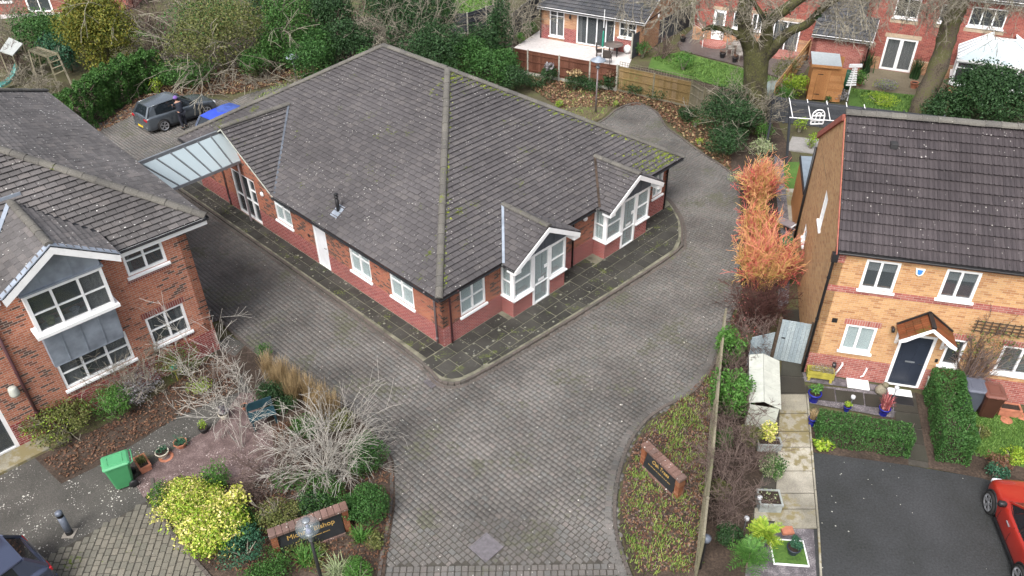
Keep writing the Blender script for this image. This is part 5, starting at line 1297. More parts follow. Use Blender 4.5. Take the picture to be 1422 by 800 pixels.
for a in [('bright green holly left of the first lamp post',404,34,40,4.6,'l_mid',6000,.12),('dark green bush behind the first lamp post',432,84,34,2.6,'l_hedge',3600,.11),
          ('dark ivy tree at the top beside the holly',452,22,36,5.0,'l_dark',5200,.12),('dark evergreen left of the roof apex',488,62,32,3.2,'l_dark',4200,.12),
          ('blue green evergreen touching the roof apex from behind',512,90,20,2.2,'l_hedge',1800,.11),('deep green tree above the roof apex',535,20,44,5.2,'l_dark',6400,.12),
          ('mid green ivy mass right of the tangle',596,26,32,4.6,'l_dark',5600,.12),('rounded dark green shrub over the roof hip',600,72,40,3.4,'l_dark',5400,.12),
          ('green bush beside the lawn fence',640,78,34,2.6,'l_hedge',4200,.11),('low evergreen next to the brown fence end',690,92,34,2.4,'l_hedge',4200,.11),
          ('ivy clad leaning trunk by the slate grey fence',694,52,16,5.0,'l_dark',2400,.12),('dark ivy by the first brown fence panel',712,108,20,1.8,'l_dark',1500,.10),
          ('small dark evergreen left of the lamp column',380,70,24,2.4,'l_mid',2200,.11),('bright shrub on the left of the leaf litter',352,88,22,1.8,'l_mid',1700,.10),
          ('dark green tree beyond the golden conifer',62,52,42,3.6,'l_hedge',4600,.12),('dark conifer hedge below the golden tree',88,70,26,2.6,'l_blue',2400,.12),
          ('ivy bush filling the gap behind the willow',372,22,26,4.2,'l_dark',2600,.12),('dark shrub at the back of the grey car bay',258,100,40,1.6,'l_mid',2400,.11),('dark evergreen wedge between holly and apex',470,40,30,4.2,'l_dark',4200,.12),('deep green ivy above the top of the hip',575,45,34,4.0,'l_dark',4600,.12),('mid green laurel behind the lamp',440,60,26,3.0,'l_hedge',3000,.11),('dark hedge corner by the brown fence',668,66,22,2.8,'l_dark',2400,.11)]:
    crown_tree(*a, base_z=.1, group=GE_)
for a in [('tangled bare bramble above the roof apex',560,60,44,2.8,'tw_grey',26),('brown bare thicket left of the roof apex',462,62,32,2.0,'tw_brown',22),
          ('bare hazel beside the slate grey fence',715,22,26,3.6,'tw_grey',16),('grey bare shrub at the top left corner',15,40,34,3.0,'tw_grey',22),('pale spiky bare shrub in front of the climbing frame',45,118,20,1.3,'tw_grey',12),
          ('brown bare hedge behind the willow',215,45,40,2.2,'tw_brown',24),('bare thicket left of the slide',8,85,24,2.0,'tw_brown',16),('bare branches over the roof hip',600,45,26,3.6,'tw_grey',14),('reddish bare climber above the top middle',470,15,24,3.6,'tw_brown',14)]:
    twigbush(a[0],'shrub',a[1],a[2],a[3],a[4],a[5],a[6],3,.016)
crown_tree('big dark laurel in front of the conservatory',1384,134,56,3.4,'l_dark',11000,.12,.1,'laurel_bush',subs=16)
crown_tree('trimmed dark laurel beside the leaning trunk',1315,150,26,2.0,'l_dark',2400,.12,.1,'laurel_bush')
bush('lime yellow euphorbia left of the timber shed','shrub',1103,118,17,1.5,'l_lime',1500,.10)
bush('bright feathery green plant under the lime one','shrub',1088,132,17,1.2,'l_bright',1200,.08)
bush('silver santolina beside the shed corner','shrub',1168,132,10,.7,'l_silver',700,.07)
bush('small bush at the shed door','shrub',1150,138,6,.5,'l_mid',200,.07)
bush('heather coloured rockery mound on the patio','shrub',1230,118,17,.6,'l_silver',900,.07,extra=('l_lime',200,.07))
bush('feathery lime plants at the lawn edge','shrub',1222,138,26,.45,'l_lime',1500,.06)
bush('round green shrub by the garage corner','shrub',1196,106,10,.9,'l_bright',600,.08,z0=.2)
blades('cordyline','dark spiky cordyline against the garage wall','plant',1203,90,16,1.3,'l_dark',120,.06)
blades('cordyline','dark purple cordyline in a terracotta pot','plant',1272,98,13,1.2,'l_dark',120,.05)
bush('shrub against the grey slatted fence','shrub',893,68,12,1.1,'l_mid',700,.08)
twigbush('reddish bare shrub at the patio corner','shrub',922,70,13,1.1,'tw_brown',14,2,.012)
bush('leafy shrub growing through the trellis','shrub',950,84,16,1.2,'l_bright',900,.08)
bush('green shrubs by the white patio','shrub',735,38,12,1.0,'l_mid',700,.09)
bush('rounded shrub left end of the grey fence','shrub',722,52,8,.8,'l_bright',300,.09)
bush('climber against the red brick wall','shrub',1090,95,18,1.6,'l_olive',800,.09,twigs=('tw_grey',8,.9))
blades('pampas','yellow green grasses in the grey fenced garden','plant',1078,150,10,1.1,'l_olive',140,.03)
bush('potted shrub in the grey fenced garden','shrub',1112,172,10,.9,'l_lime',300,.08)
bush('yellow shrub by the decking','shrub',1128,195,9,.9,'l_lime',300,.08)
bush('mossy plants along the dark fence','shrub',1062,225,12,.6,'l_pale',300,.07)
# ---- right garden
a_ = G(1136,606,.0); b_ = G(1252,622,.0)
hedge('long low clipped box hedge beside the asphalt drive', [tuple(G(1140,607)[:2]),tuple(G(1250,625)[:2])], .75, .85, 'l_hedge', 1500, .05)
hedge('tall clipped hedge leading up to the front door', [tuple(G(1303,556)[:2]),tuple(G(1320,638)[:2])], .92, 1.15, 'l_hedge', 1400, .055)
bush('variegated hosta like plant at the hedge corner','plant',1142,618,13,.25,'l_lime',260,.10)
bush('russet dead leaved shrub by the red car','shrub',1388,643,17,.6,'l_brown',900,.06)
bush('silver green sage behind the red car','shrub',1386,655,15,.5,'l_blue',700,.06)
bush('lime green euphorbia at the lawn edge','shrub',1408,632,17,.45,'l_lime',800,.06)
bush('leafy plant near the car bonnet','shrub',1362,600,12,.4,'l_olive',300,.06)
bush('yellow mexican orange bush by the storage chest','shrub',1068,601,13,.9,'l_yel',700,.08)
bush('variegated bush above the grey planter','shrub',1072,648,19,.8,'l_pale',900,.055,extra=('l_mid',500,.06))
# climber on the yellow wall
ct_ = thing('wall_climber','bare stemmed climber trained up the yellow wall over the trellis','climber',M=RF @ Matrix.Translation((4.75,-.12,0))); out = []
for i in range(26):
    grow((NR.normal()*.08,NR.normal()*.03,0),(NR.normal()*.25+.05,0,1),NR.uniform(1.6,2.5),.02,2,NR,.18,0,(3,5),.45,7,out,ratio=.4)
V,F = tubes_np([(np.stack([p[:,0],np.clip(p[:,1],-.18,.06),p[:,2]],1),r_) for p,r_ in out]); nparr_obj('stems',V,F,M['tw_brown'],ct_)
P = NR.normal(size=(260,3))*[.55,.03,.35]+[.2,-.08,2.35]; quads_to('foliage', leaf_quads(P,np.tile([0,-1.,0],(260,1)),.08), M['l_olive'], ct_)

# ---- the two big trees
def bigtree(label, Y0, trunk, limbs, mat, name='oak_tree', twig=None, ivy=None):
    base = PV(trunk[0][0], trunk[0][1], Y0); bz = max(0, base.z); t = thing(name, label, 'tree', (base.x, base.y, 0))
    def L3(pts): return [PV(x,y,Y0+dy)-Vector((base.x,base.y,0)) for x,y,w_,dy in pts]
    tp = L3(trunk); tp[0].z = -.05; k = FPX/ppm(base)/FPX
    rad = lambda pts: [w_/2/ppm(PV(x,y,Y0+dy)) for x,y,w_,dy in pts]
    def sm(pts, rs, n=4):
        o = []; q = []
        P = [pts[0]]+pts+[pts[-1]]; Rr = [rs[0]]+rs+[rs[-1]]
        for i in range(1,len(P)-2):
            for j in range(n):
                tt = j/n; p0,p1,p2,p3 = P[i-1],P[i],P[i+1],P[i+2]
                o.append(.5*((2*p1)+(p2-p0)*tt+(2*p0-5*p1+4*p2-p3)*tt*tt+(3*p1-p0-3*p2+p3)*tt**3)); q.append((Rr[i]*(1-tt)+Rr[i+1]*tt)*rnd.uniform(.93,1.08))
        o.append(pts[-1]); q.append(rs[-1]); return o, q
    obj('trunk', MB().tube(*sm(tp, rad(trunk)), 14), M[mat], t, True)
    for l in limbs: obj('limb', MB().tube(*sm(L3(l), rad(l)), 10), M[mat], t, True)
    if twig:
        out = []; TMIN[0] = .010
        for (x,y,dy,n_,L) in twig:
            q = PV(x,y,Y0+dy)-Vector((base.x,base.y,0))
            for i in range(int(n_*1.6)):
                d = NR.normal(size=3)*[1,.6,.5]+[0,0,-.15]; grow(tuple(q), d, L*NR.uniform(.6,1.1), .014, 3, NR, .35, .35, (3,4), .7, 7, out)
        V,F = tubes_np(out); nparr_obj('twigs', V, F, M['tw_grey'], t)
    if ivy:
        Ps = []; Ns = []
        for (x,y,dy,r_,n_) in ivy:
            q = PV(x,y,Y0+dy)-Vector((base.x,base.y,0)); D = NR.normal(size=(n_,3)); D /= np.linalg.norm(D,axis=1,keepdims=True)
            Ps.append(np.array(q)+D*r_*NR.uniform(.6,1.1,(n_,1))); Ns.append(D)
        quads_to('ivy', leaf_quads(np.concatenate(Ps),np.concatenate(Ns),.10,.7), M['l_dark'], t)
Y1 = G(1046,178).y
bigtree('massive mossy forked oak between the gardens', Y1, [(1044,178,44,0),(1046,150,36,0),(1049,110,31,0),(1050,78,33,0),(1048,66,24,0)],
  [[(1048,80,26,0),(1038,55,21,.1),(1033,25,20,.2),(1036,-5,20,.3),(1034,-45,18,.5)],
   [(1054,80,26,0),(1064,55,19,-.2),(1068,30,17,-.5),(1092,12,15,-.8),(1120,-10,15,-1.2),(1150,-40,13,-1.6)],
   [(1056,82,22,0),(1078,62,15,-.3),(1096,44,13,-.5),(1120,34,11,-.7),(1140,14,10,-1),(1165,-4,8,-1.3)],
   [(1046,74,12,0),(1030,52,10,-.4),(1010,42,8,-.7),(988,38,7,-.9),(975,42,4,-1)],
   [(1064,48,9,-.2),(1060,25,7,-.4),(1048,5,6,-.5),(1040,-20,5,-.6)]], 'bark',
  twig=[(960,-12,-1.5,8,2.2),(1000,-20,-1,9,2.4),(930,-5,-2,6,2.0),(1040,-10,-1,5,2.0),(1090,5,-.8,5,1.6),(1150,-5,-1.3,8,2.2),(1190,-15,-1.5,8,2.4),(1225,-20,-1.5,6,2.2),(985,38,-.9,5,1.1),(880,-25,-2,5,2.4)],
  ivy=[(1030,55,0,.25,90),(1010,42,-.7,.22,110),(990,38,-.9,.2,100),(1070,20,-.5,.35,140),(1095,10,-.8,.3,120),(1110,38,-.6,.22,80),(1135,20,-1,.2,60),(1085,55,-.4,.2,60)])
Y2 = G(1285,160).y
bigtree('leaning grey barked tree in front of the conservatory', Y2, [(1276,166,32,0),(1284,135,27,0),(1298,105,25,0),(1310,70,25,0),(1318,40,26,0),(1330,10,24,0),(1345,-30,22,0)],
  [[(1330,10,14,0),(1315,-20,12,.3),(1290,-50,10,.5)]], 'bark2', name='leaning_tree',
  twig=[(1240,-20,-.5,7,2.4),(1280,-15,-.5,8,2.2),(1330,-10,-.8,7,2.0),(1380,-20,-.8,9,2.4),(1415,-15,-1,7,2.2),(1200,-25,-.5,5,2.4)])
# ---- litter and tufts
beds = [[(880,618),(928,570),(992,512),(985,640),(965,795),(888,795),(868,740),(861,692)]]
litter('leaf_litter', beds, 420, [('l_brown',.7),('tw_brown',.3)], .07)
litter('leaf_litter', [[(60,640),(200,562),(300,492),(330,540),(205,603),(90,665)],[(540,770),(548,650),(420,640),(320,700),(260,740),(300,795),(530,795)]], 240, [('l_brown',1.0)], .07)
litter('leaf_litter', [[(100,200),(240,135),(330,130),(470,95),(460,85),(400,85),(300,95),(200,130)],[(730,97),(860,124),(980,150),(1012,175),(1016,240),(950,190),(900,146),(780,150),(740,125)]], 150, [('l_brown',.8),('l_tan',.2)], .13, z=.0)
litter('leaf_litter', [[(1012,455),(1030,410),(1028,300),(1040,300),(1045,420),(1060,470),(1000,478)]], 120, [('l_brown',.7),('l_red',.3)], .08, z=.0)
Vt = []
Wp = gp([(882,622),(928,572),(992,514),(984,640),(965,798),(890,798),(868,730),(862,692)]); xs_ = [p[0] for p in Wp]; ys_ = [p[1] for p in Wp]
cnt = 0
cl_ = [(NR.uniform(min(xs_),max(xs_)),NR.uniform(min(ys_),max(ys_)),NR.uniform(.10,.30)) for _ in range(230)]
for (x,y,r_) in cl_:
    if not inpoly(x,y,Wp): continue
    for j in range(int(150*r_)+6):
        a = NR.uniform(0,6.28); q = np.array([x+NR.normal()*r_*.6,y+NR.normal()*r_*.6,.02]); h_ = NR.uniform(.04,.11); dx,dy = math.cos(a)*.06,math.sin(a)*.06; wx,wy = -math.sin(a)*.008,math.cos(a)*.008
        Vt += [q+[wx,wy,0],q-[wx,wy,0],q+[dx-wx,dy-wy,h_],q+[dx+wx,dy+wy,h_]]
M['grassb'] = leafm('grass blade', [(.07,.12,.02),(.14,.22,.04),(.25,.28,.08)])
o = quads_to('grass_tufts', np.array(Vt), M['grassb'], None); o['kind'] = 'stuff'
def lawngrass(name, pl, dens, h=.05, z=.0, w_=.012, mat='lawnb'):
    W = gp(pl); xs_ = [p[0] for p in W]; ys_ = [p[1] for p in W]; n_ = int(dens*(max(xs_)-min(xs_))*(max(ys_)-min(ys_)))
    X = NR.uniform(min(xs_),max(xs_),n_); Y = NR.uniform(min(ys_),max(ys_),n_); keep = np.array([inpoly(a,b,W) for a,b in zip(X,Y)]); X = X[keep]; Y = Y[keep]; m_ = len(X)
    A = NR.uniform(0,6.28,m_); H = h*NR.uniform(.5,1.3,m_); Z = np.full(m_, z); wx = -np.sin(A)*w_; wy = np.cos(A)*w_; dx = np.cos(A)*h*.7; dy = np.sin(A)*h*.7
    V = np.stack([np.stack([X+wx,Y+wy,Z],1),np.stack([X-wx,Y-wy,Z],1),np.stack([X+dx-wx*.3,Y+dy-wy*.3,Z+H],1),np.stack([X+dx+wx*.3,Y+dy+wy*.3,Z+H],1)],1).reshape(-1,3)
    o = quads_to(name, V, M[mat], None); o['kind'] = 'stuff'
M['lawnb'] = leafm('lawn blade', [(.05,.11,.018),(.08,.165,.03),(.14,.22,.05)])
lawngrass('lawn_grass', [(1330,562),(1400,574),(1440,580),(1440,650),(1345,632)], 1500, .05)
lawngrass('lawn_grass', [(905,80),(945,74),(1030,96),(1108,118),(1075,140),(1000,120),(960,110)], 140, .09, .0, .03)
lawngrass('lawn_grass', [(1180,124),(1230,130),(1298,137),(1293,166),(1200,150)], 140, .09, .0, .03)
lawngrass('lawn_grass', [(560,25),(640,-10),(700,-14),(668,28),(632,42)], 60, .12, -.02, .05)
lawngrass('verge_grass', [(762,150),(800,122),(878,136),(850,150),(836,162),(812,172),(790,170)], 34, .07, -.01, .03, 'grassb')
lawngrass('verge_grass', [(335,150),(400,126),(500,86),(440,96),(380,119)], 90, .08, -.01, .03, 'grassb')
# ---- moss on the roofs: small cushions lying on the tiles
Vm = []
def moss_patch(n, f, size=.07):
    for _ in range(n):
        x, y = f(); s_ = min((y+OV), (x+OV), (BW+OV-x))
        z = EZ+s_*BT+.065; q = FB @ Vector((x,y,z)); P = np.array([tuple(q)]); n_ = np.array([[0,-.3,.95]]); Vm.append(leaf_quads(P,n_,size*NR.uniform(.5,1.5),.8,flatn=.92))
def near_seg(a, b, sp):
    def f():
        t = NR.random(); return a[0]+(b[0]-a[0])*t+NR.normal()*sp, a[1]+(b[1]-a[1])*t+NR.normal()*sp
    return f
def cornerf():
    return BW+OV-abs(NR.normal())*1.5-.1, -OV+abs(NR.normal())*.55+.05
def corner_ok():
    while True:
        x,y = cornerf()
        if y+OV < BW+OV-x-.1 and y > -OV: return x,y
def hipf():
    t = NR.random()**.7*.99; x = BW+OV-t*Wt/2-abs(NR.normal())*.12-.15; y = -OV+t*Wt/2; return x, min(y, -OV+(BW+OV-x))-.05
moss_patch(420, corner_ok); moss_patch(260, hipf)
moss_patch(160, lambda: (BW/2+NR.normal()*.5, Wt/2-OV-.15-abs(NR.normal())*.3)); moss_patch(200, lambda: (lambda a: (a+.12+abs(NR.normal())*.1, a-.0))(-OV+NR.random()*Wt/2*.95+.1))
M['moss'] = leafm('roof moss', [(.07,.10,.015),(.14,.18,.02),(.22,.25,.04)])
o = quads_to('roof_moss', np.concatenate(Vm), M['moss'], None); o.parent = roof; o.matrix_parent_inverse = FB.inverted(); o['kind'] = 'stuff'
# ------------------------------------------------------------------ FAR HOUSES
def far_house(F, name, label, w, d, eave, walls, openings, pitch=.5, tile='tile_far', roofo=.3, gable=True, z0=0, band=None, roman=2, cat='house'):
    h = thing(name, label, cat, M=F)
    wall('brick_wall', h, ID, 0, w, z0, eave, openings, M[walls])
    wall('brick_wall', h, Matrix.Translation((w,0,0)) @ Matrix.Rotation(R(90),4,'Z'), 0, d, z0, eave, [], M[walls])
    wall('brick_wall', h, FG, -d, 0, z0, eave, [], M[walls]); wall('brick_wall', h, Matrix.Translation((w,d,0)) @ Matrix.Rotation(R(180),4,'Z'), 0, w, z0, eave, [], M[walls])
    rf = obj('roof', MB().box(-.05,w+.05,-roofo+.02,d+roofo-.02,eave-.03,eave), M['deck'], h)
    rz = eave+d/2*pitch; c = 1/math.sqrt(1+pitch*pitch)
    for x in (0, w-.25): obj('gable_wall', MB().extr([(x,0,eave+.001),(x,d,eave+.001),(x,d/2,rz-.03)], (.25,0,0)), M[walls], h)
    T_ = Tiler(rf, M[tile], .30, .33, roman=roman, roofM=F, limit=300)
    hy = d/2+roofo; s_ = hy/c
    T_.slope((-.08,-roofo,eave+.02), (1,0,0), (0,c,c*pitch), [(0,0),(w+.16,0),(w+.16,s_),(0,s_)])
    obj('roof_deck', MB().poly((-.08,d+roofo,eave+.02),(w+.08,d+roofo,eave+.02),(w+.08,d/2,eave+.02+hy*pitch),(-.08,d/2,eave+.02+hy*pitch)), M[tile], rf)
    ridge(rf, (-.08,d/2,eave+.06+hy*pitch),(w+.08,d/2,eave+.06+hy*pitch), .14, .45)
    T_.finish()
    obj('fascia', MB().box(-.08,w+.08,-roofo-.03,-roofo,eave-.14,eave+.04), M['white'], rf)
    gutter(rf, (-.08,-roofo-.09,eave+.0),(w+.08,-roofo-.09,eave+.0))
    for sgn,yy in ((-1,-roofo),(1,d+roofo)):
        for x in (-.08,w+.08): obj('bargeboard', MB().extr([(x,yy,eave-.12),(x,d/2,eave-.12+hy*pitch),(x,d/2,eave+.0+hy*pitch),(x,yy,eave+.0)], (.02,0,0)), M['white'], rf)
    return h, rf
FA = frame(G(750,52), -31); FA.translation.z = 0
opsA = [(.72,1.82,.28,2.0),(2.75,5.5,.05,2.0),(5.8,6.98,.98,1.93)]
opsA = [(a,b,c,d) for a,b,c,d in opsA]
hA, rA = far_house(FA,'garden_bungalow','tan brick rear extension with tiled roof behind the brown fence',7.55,6.5,2.15,'brick_tan',opsA,.42, cat='house')
window(hA, ID, *opsA[0], (.5,), [[.78],[.78]], curtain=[(.1,.9)]); window(hA, ID, *opsA[1], (.27,.53,.77), None, sill=False, name='patio_doors', label='wide white framed patio doors', curtain=[(.02,.12)], fr=.08); window(hA, ID, *opsA[2], (.5,), [[.55],[.55]])
obj('brick_plinth', MB().box(.0,.70,-.012,-.001,.0,.95), M['brick_red'], hA)
for q_ in ((1.85,2.73),(5.52,7.5)): obj('brick_plinth', MB().box(*q_,-.012,-.001,.0,.93), M['brick_red'], hA)
pipe(hA, [(.08,-.35,2.15),(.08,-.06,1.9),(.08,-.06,0)])
obj('lantern', MB().lathe([(.02,0),(.07,.05),(.07,.22),(.02,.3)],8,(2.3,-.12,1.6)), M['black'], hA)
obj('flood_light', MB().bevbox(7.58,7.66,2.0,2.2,1.9,2.1,.02), M['white'], hA)
for x in (4.1,5.6): obj('roof_window', MB().box(-.4,.4,-.3,.3,0,.06).tf(Matrix.Translation((x-.7,1.9,2.21+(1.9+.3)*.42)) @ Matrix.Rotation(math.atan(.42),4,'X')), M['canopyglass'], rA)
BF0 = frame((18.06,49.8,0), -27)
FBk = BF0 @ Matrix.Translation((-6.3,0,0))
opsB = [(1.25,2.06,.2,2.15),(2.55,3.25,1.12,2.18),(3.75,4.4,1.12,2.18),(5.15,6.85,.05,1.98),(2.6,3.4,3.6,4.6),(5.4,6.7,3.6,4.6)]
hB, rB = far_house(FBk,'brick_house','red brick house behind the mossy oak with a white back door',8.3,7.5,5.0,'brick_far',opsB,.6)
door(hB, ID, *opsB[0], 'white', [(.15,.65,1.1,1.8)], label='white back door')
obj('pane', MB().box(1.42,1.9,.028,.03,1.15,1.95), M['glass'], hB)
for o_ in opsB[1:3]+opsB[4:]: window(hB, ID, *o_, (.5,), None)
window(hB, ID, *opsB[3], (.5,), None, sill=False, name='french_doors', curtain=[(.1,.3),(.6,.95)], fr=.09)
for o_ in opsB[:4]: obj('stone_lintel', MB().box(o_[0]-.1,o_[1]+.1,-.012,.02,o_[3]+.002,o_[3]+.2), M['stone'], hB)
for o_ in opsB[1:3]: obj('stone_sill', MB().box(o_[0]-.1,o_[1]+.1,-.013,-.001,o_[2]-.3,o_[2]-.12), M['stone'], hB)
for q_ in ((0,1.22),(2.1,5.1),(6.88,8.3)): obj('brick_plinth', MB().box(*q_,-.012,-.001,0,.9), M['brick_tan'], hB)
obj('round_step', MB().lathe([(1.0,0),(1.0,.16)],20,(1.65,-.3,0)), M['brick_yr'], hB); obj('round_step', MB().lathe([(1.2,0),(1.2,.14)],20,(6.0,-.3,0)), M['brick_yr'], hB)
# garage: gable to the right
cE = PV(1122,67,G(1130,95).y+.2)
FC = frame((cE.x+.3,cE.y+.3,0), -27); gw = 3.3
hC, rC = far_house(FC,'garage','low brick garage with mossy dark tiled roof behind the timber shed',gw,4.2,max(2.0,cE.z),'brick_yr',[],.62,'tile_far',.25,cat='garage')
pipe(hC, [(gw-.05,-.3,2.1),(gw-.05,-.07,1.9),(gw-.05,-.07,0)])
FD = frame((23.54,46.26,0), -27) @ Matrix.Translation((-2.3,0,0))
opsD = [(1.42,3.18,.03,2.0),(1.45,2.75,3.2,4.3),(3.85,4.35,3.2,4.2),(5.4,7.2,3.2,4.25),(6.0,8.6,.4,2.0)]
hD, rD = far_house(FD,'brick_house','red brick house with white french doors and a white conservatory',10.2,8,4.75,'brick_far',opsD,.6)
window(hD, ID, *opsD[0], (.5,), None, sill=False, name='french_doors', fr=.12, midw=.2, curtain=[(.06,.44),(.56,.94)], label='white double french doors with striped blinds')
for o_ in opsD[1:3]: window(hD, ID, *o_, (.5,) if o_[1]-o_[0] > 1 else (), None)
window(hD, ID, *opsD[3], (.33,.67), None)
for o_ in (opsD[0],): obj('stone_lintel', MB().box(o_[0]-.12,o_[1]+.12,-.012,.02,o_[3]+.002,o_[3]+.24), M['stone'], hD)
for o_ in opsD[1:4]: obj('stone_sill', MB().box(o_[0]-.12,o_[1]+.12,-.013,-.001,o_[2]-.34,o_[2]-.12), M['stone'], hD)
for q_ in ((0,1.38),(3.2,6)): obj('brick_plinth', MB().box(*q_,-.012,-.001,0,.75), M['brick_tan'], hD)
obj('string_course', MB().box(3.2,6.0,-.02,-.012,.76,.84), M['stone'], hD)
# conservatory
cv = thing('conservatory','white framed hipped glass conservatory on the red brick house','conservatory',M=FD @ Matrix.Translation((5.35,-2.55,0)))
cw, cdp = 4.1, 2.5
obj('dwarf_wall', MB().box(0,cw,0,.25,0,.62).box(0,.25,.25,cdp,0,.62).box(cw-.25,cw,.25,cdp,0,.62), M['brick_tan'], cv)
window(cv, ID, 0, cw, .64, 1.95, (.25,.5,.75), [[.72]]*4, y=.06, fr=.09, midw=.12, sillh=.06); window(cv, FG, -cdp, -.12, .64, 1.95, (.33,.67), [[.72]]*3, y=.06, fr=.09, midw=.12)
cr = obj('roof_frame', MB().box(-.06,cw+.06,-.06,.0,1.95,2.07).box(-.06,.0,.0,cdp,1.95,2.07).box(cw,cw+.06,0,cdp,1.95,2.07), M['white'], cv)
M['polyc'] = glassm('white polycarbonate', (.48,.56,.59), .2, .9)
ez, tz_ = 2.05, 3.0; h1, h2 = Vector((1.5,1.25,tz_)), Vector((cw-1.5,1.25,tz_)); c00, c10, c11, c01 = Vector((-.05,-.05,ez)),Vector((cw+.05,-.05,ez)),Vector((cw+.05,cdp,ez)),Vector((-.05,cdp,ez))
def glaze(a,b,c,d,n):
    for i in range(n):
        f,g_ = i/n,(i+1)/n; obj('roof_panel', MB().extr([a.lerp(b,f+.01),a.lerp(b,g_-.01),d.lerp(c,g_-.01),d.lerp(c,f+.01)],(0,0,.02)), M['polyc'], cr)
    for i in range(n+1): obj('glazing_bar', MB().bar(a.lerp(b,i/n)+Vector((0,0,.04)),d.lerp(c,i/n)+Vector((0,0,.04)),.05,.05), M['white'], cr)
glaze(c00,c10,h2,h1,4); glaze(c01,c00,h1,h1+Vector((0,1.2,0)),4); glaze(c10,c11,h2+Vector((0,1.2,0)),h2,4)
for a,b in ((c00,h1),(c10,h2),(h1,h2)): obj('ridge_bar', MB().bar(a+Vector((0,0,.07)),b+Vector((0,0,.07)),.10,.08), M['white'], cr)
# house at the top left
p0 = G(0,24); FE = frame((p0.x-1.5,p0.y+.6,0), 5)
opsE = [(3.3,5.1,.05,2.1),(1.0,2.4,.9,2.1)]
hE, rE = far_house(FE,'brick_house','red brick house with white door frame at the top left corner',11,6,2.6,'brick_far',opsE,.5)
window(hE, ID, *opsE[0], (.5,), None, sill=False, fr=.12, name='patio_doors'); window(hE, ID, *opsE[1], (.5,), None)

# ------------------------------------------------------------------ FENCES
M['f_brown'] = piece('red brown fence board', [(.11,.045,.028),(.15,.062,.04),(.18,.08,.055)], .85, .35, .8, 25, None, None, ((.09,.10,.03), 1.1, .66))
M['f_yel'] = piece('weathered yellow fence board', [(.20,.14,.06),(.26,.18,.08),(.28,.20,.11)], .85, .35, .8, 25, None, None, ((.16,.17,.06), 1.1, .56))
M['f_old'] = piece('old grey green fence board', [(.16,.15,.10),(.21,.19,.13),(.25,.225,.17)], .85, .35, .8, 25, None, None, ((.13,.16,.06), 1.3, .60))
M['f_grey'] = piece('dark grey fence board', [(.05,.055,.065),(.065,.07,.08),(.08,.085,.095)], .8, .2, .8, 25)
M['f_new'] = piece('new orange fence board', [(.42,.24,.10),(.48,.29,.13),(.52,.33,.17)], .8, .2, .8, 25)
M['conc'] = flat('concrete post', (.34,.33,.29), .9, .2, 5, .2)
def fence(label, pts, h, bm_='f_brown', pm_='conc', board='v', base=.15, pw=1.83, trellis=0, post=.10, name='garden_fence', posth=.08, end=True):
    t = thing(name, label, 'fence', (pts[0][0],pts[0][1],0)); o = Vector((pts[0][0],pts[0][1],0))
    for si,(a,b) in enumerate(zip(pts[:-1],pts[1:])):
        a = Vector((a[0],a[1],0))-o; b = Vector((b[0],b[1],0))-o; L = (b-a).length; n = max(1,round(L/pw)); d = (b-a)/L; Mx = Matrix.Rotation(math.atan2(d.y,d.x),4,'Z')
        for i in range(n+1):
            if i == n and (si < len(pts)-2 or not end): continue
            q = a+d*L*i/n; obj('post', MB().bevbox(-post/2,post/2,-post/2,post/2,-.05,h+posth,.02).tf(Matrix.Translation(q) @ Mx), M[pm_], t)
        for i in range(n):
            q = a+d*(L*i/n); w_ = L/n; x0 = post/2+.004; x1 = w_-post/2-.004; MM = Matrix.Translation(q) @ Mx
            if base: obj('gravel_board', MB().box(x0,x1,-.025,.025,.0,base-.004).tf(MM), M[pm_] , t)
            mb = MB()
            if board == 'v':
                nb_ = max(3,int((x1-x0)/.13)); bw_ = (x1-x0)/nb_
                for k in range(nb_):
                    xx = x0+k*bw_; e = rnd.uniform(-.004,.004); mb.extr([(xx,-.010+e,base),(xx+bw_-.004,-.020+e,base),(xx+bw_-.004,.006,base),(xx,.006,base)],(0,0,h-base-.02))
                for z_ in (base+.12,(h+base)/2,h-.2): mb.box(x0,x1,-.055,-.021,z_,z_+.05)
                mb.box(x0,x1,-.03,.03,h-.02,h+.015)
            else:
                nb_ = max(3,int((h-base)/.15)); bh_ = (h-base)/nb_
                for k in range(nb_): mb.extr([(x0,-.02,base+k*bh_),(x0,-.008,base+(k+1)*bh_-.006),(x0,.008,base+(k+1)*bh_-.006),(x0,.008,base+k*bh_)],(x1-x0,0,0))
            pn = obj('panel', mb.tf(MM), M[bm_], t)
            if trellis:
                tb = MB(); n2 = int((x1-x0)/.16)
                for k in range(n2+1): tb.box(x0+k*(x1-x0-.02)/n2,x0+k*(x1-x0-.02)/n2+.02,-.012,.0,h+.02,h+trellis)
                for k in range(3): tb.box(x0,x1,.001,.012,h+.03+k*(trellis-.06)/2,h+.05+k*(trellis-.06)/2)
                obj('trellis', tb.tf(MM), M['f_old'], pn)
    return t
def gw_(*p): return [tuple(G(*q)[:2]) for q in p]
fence('red brown panel fence with concrete posts behind the hydrangeas', gw_((712,100),(733,104),(776,112),(818,120),(855,126)), 1.5, 'f_brown', base=.2, pw=3)
fence('yellowish panel fence topped with green trellis', gw_((857,126),(957,149)), 1.45, 'f_yel','f_old', base=.12, trellis=.32, pw=1.9)
fence('short angled fence panel with mossy trellis', gw_((957,149),(974,160)), 1.5, 'f_old','f_old', base=.12, trellis=.3)
fence('grey green panel fence with arched trellis behind the oak', gw_((976,160),(1044,176)), 1.45, 'f_old','f_old', base=.12, trellis=.3)
fence('dark grey horizontal board fence beside the tan brick extension', gw_((876,82),(957,36)), 1.55, 'f_grey','conc','h', base=.0, pw=2.0)
fence('slate grey fence behind the bright lawn', gw_((625,48),(650,47),(700,30)), 1.4, 'f_grey','conc', base=.1)
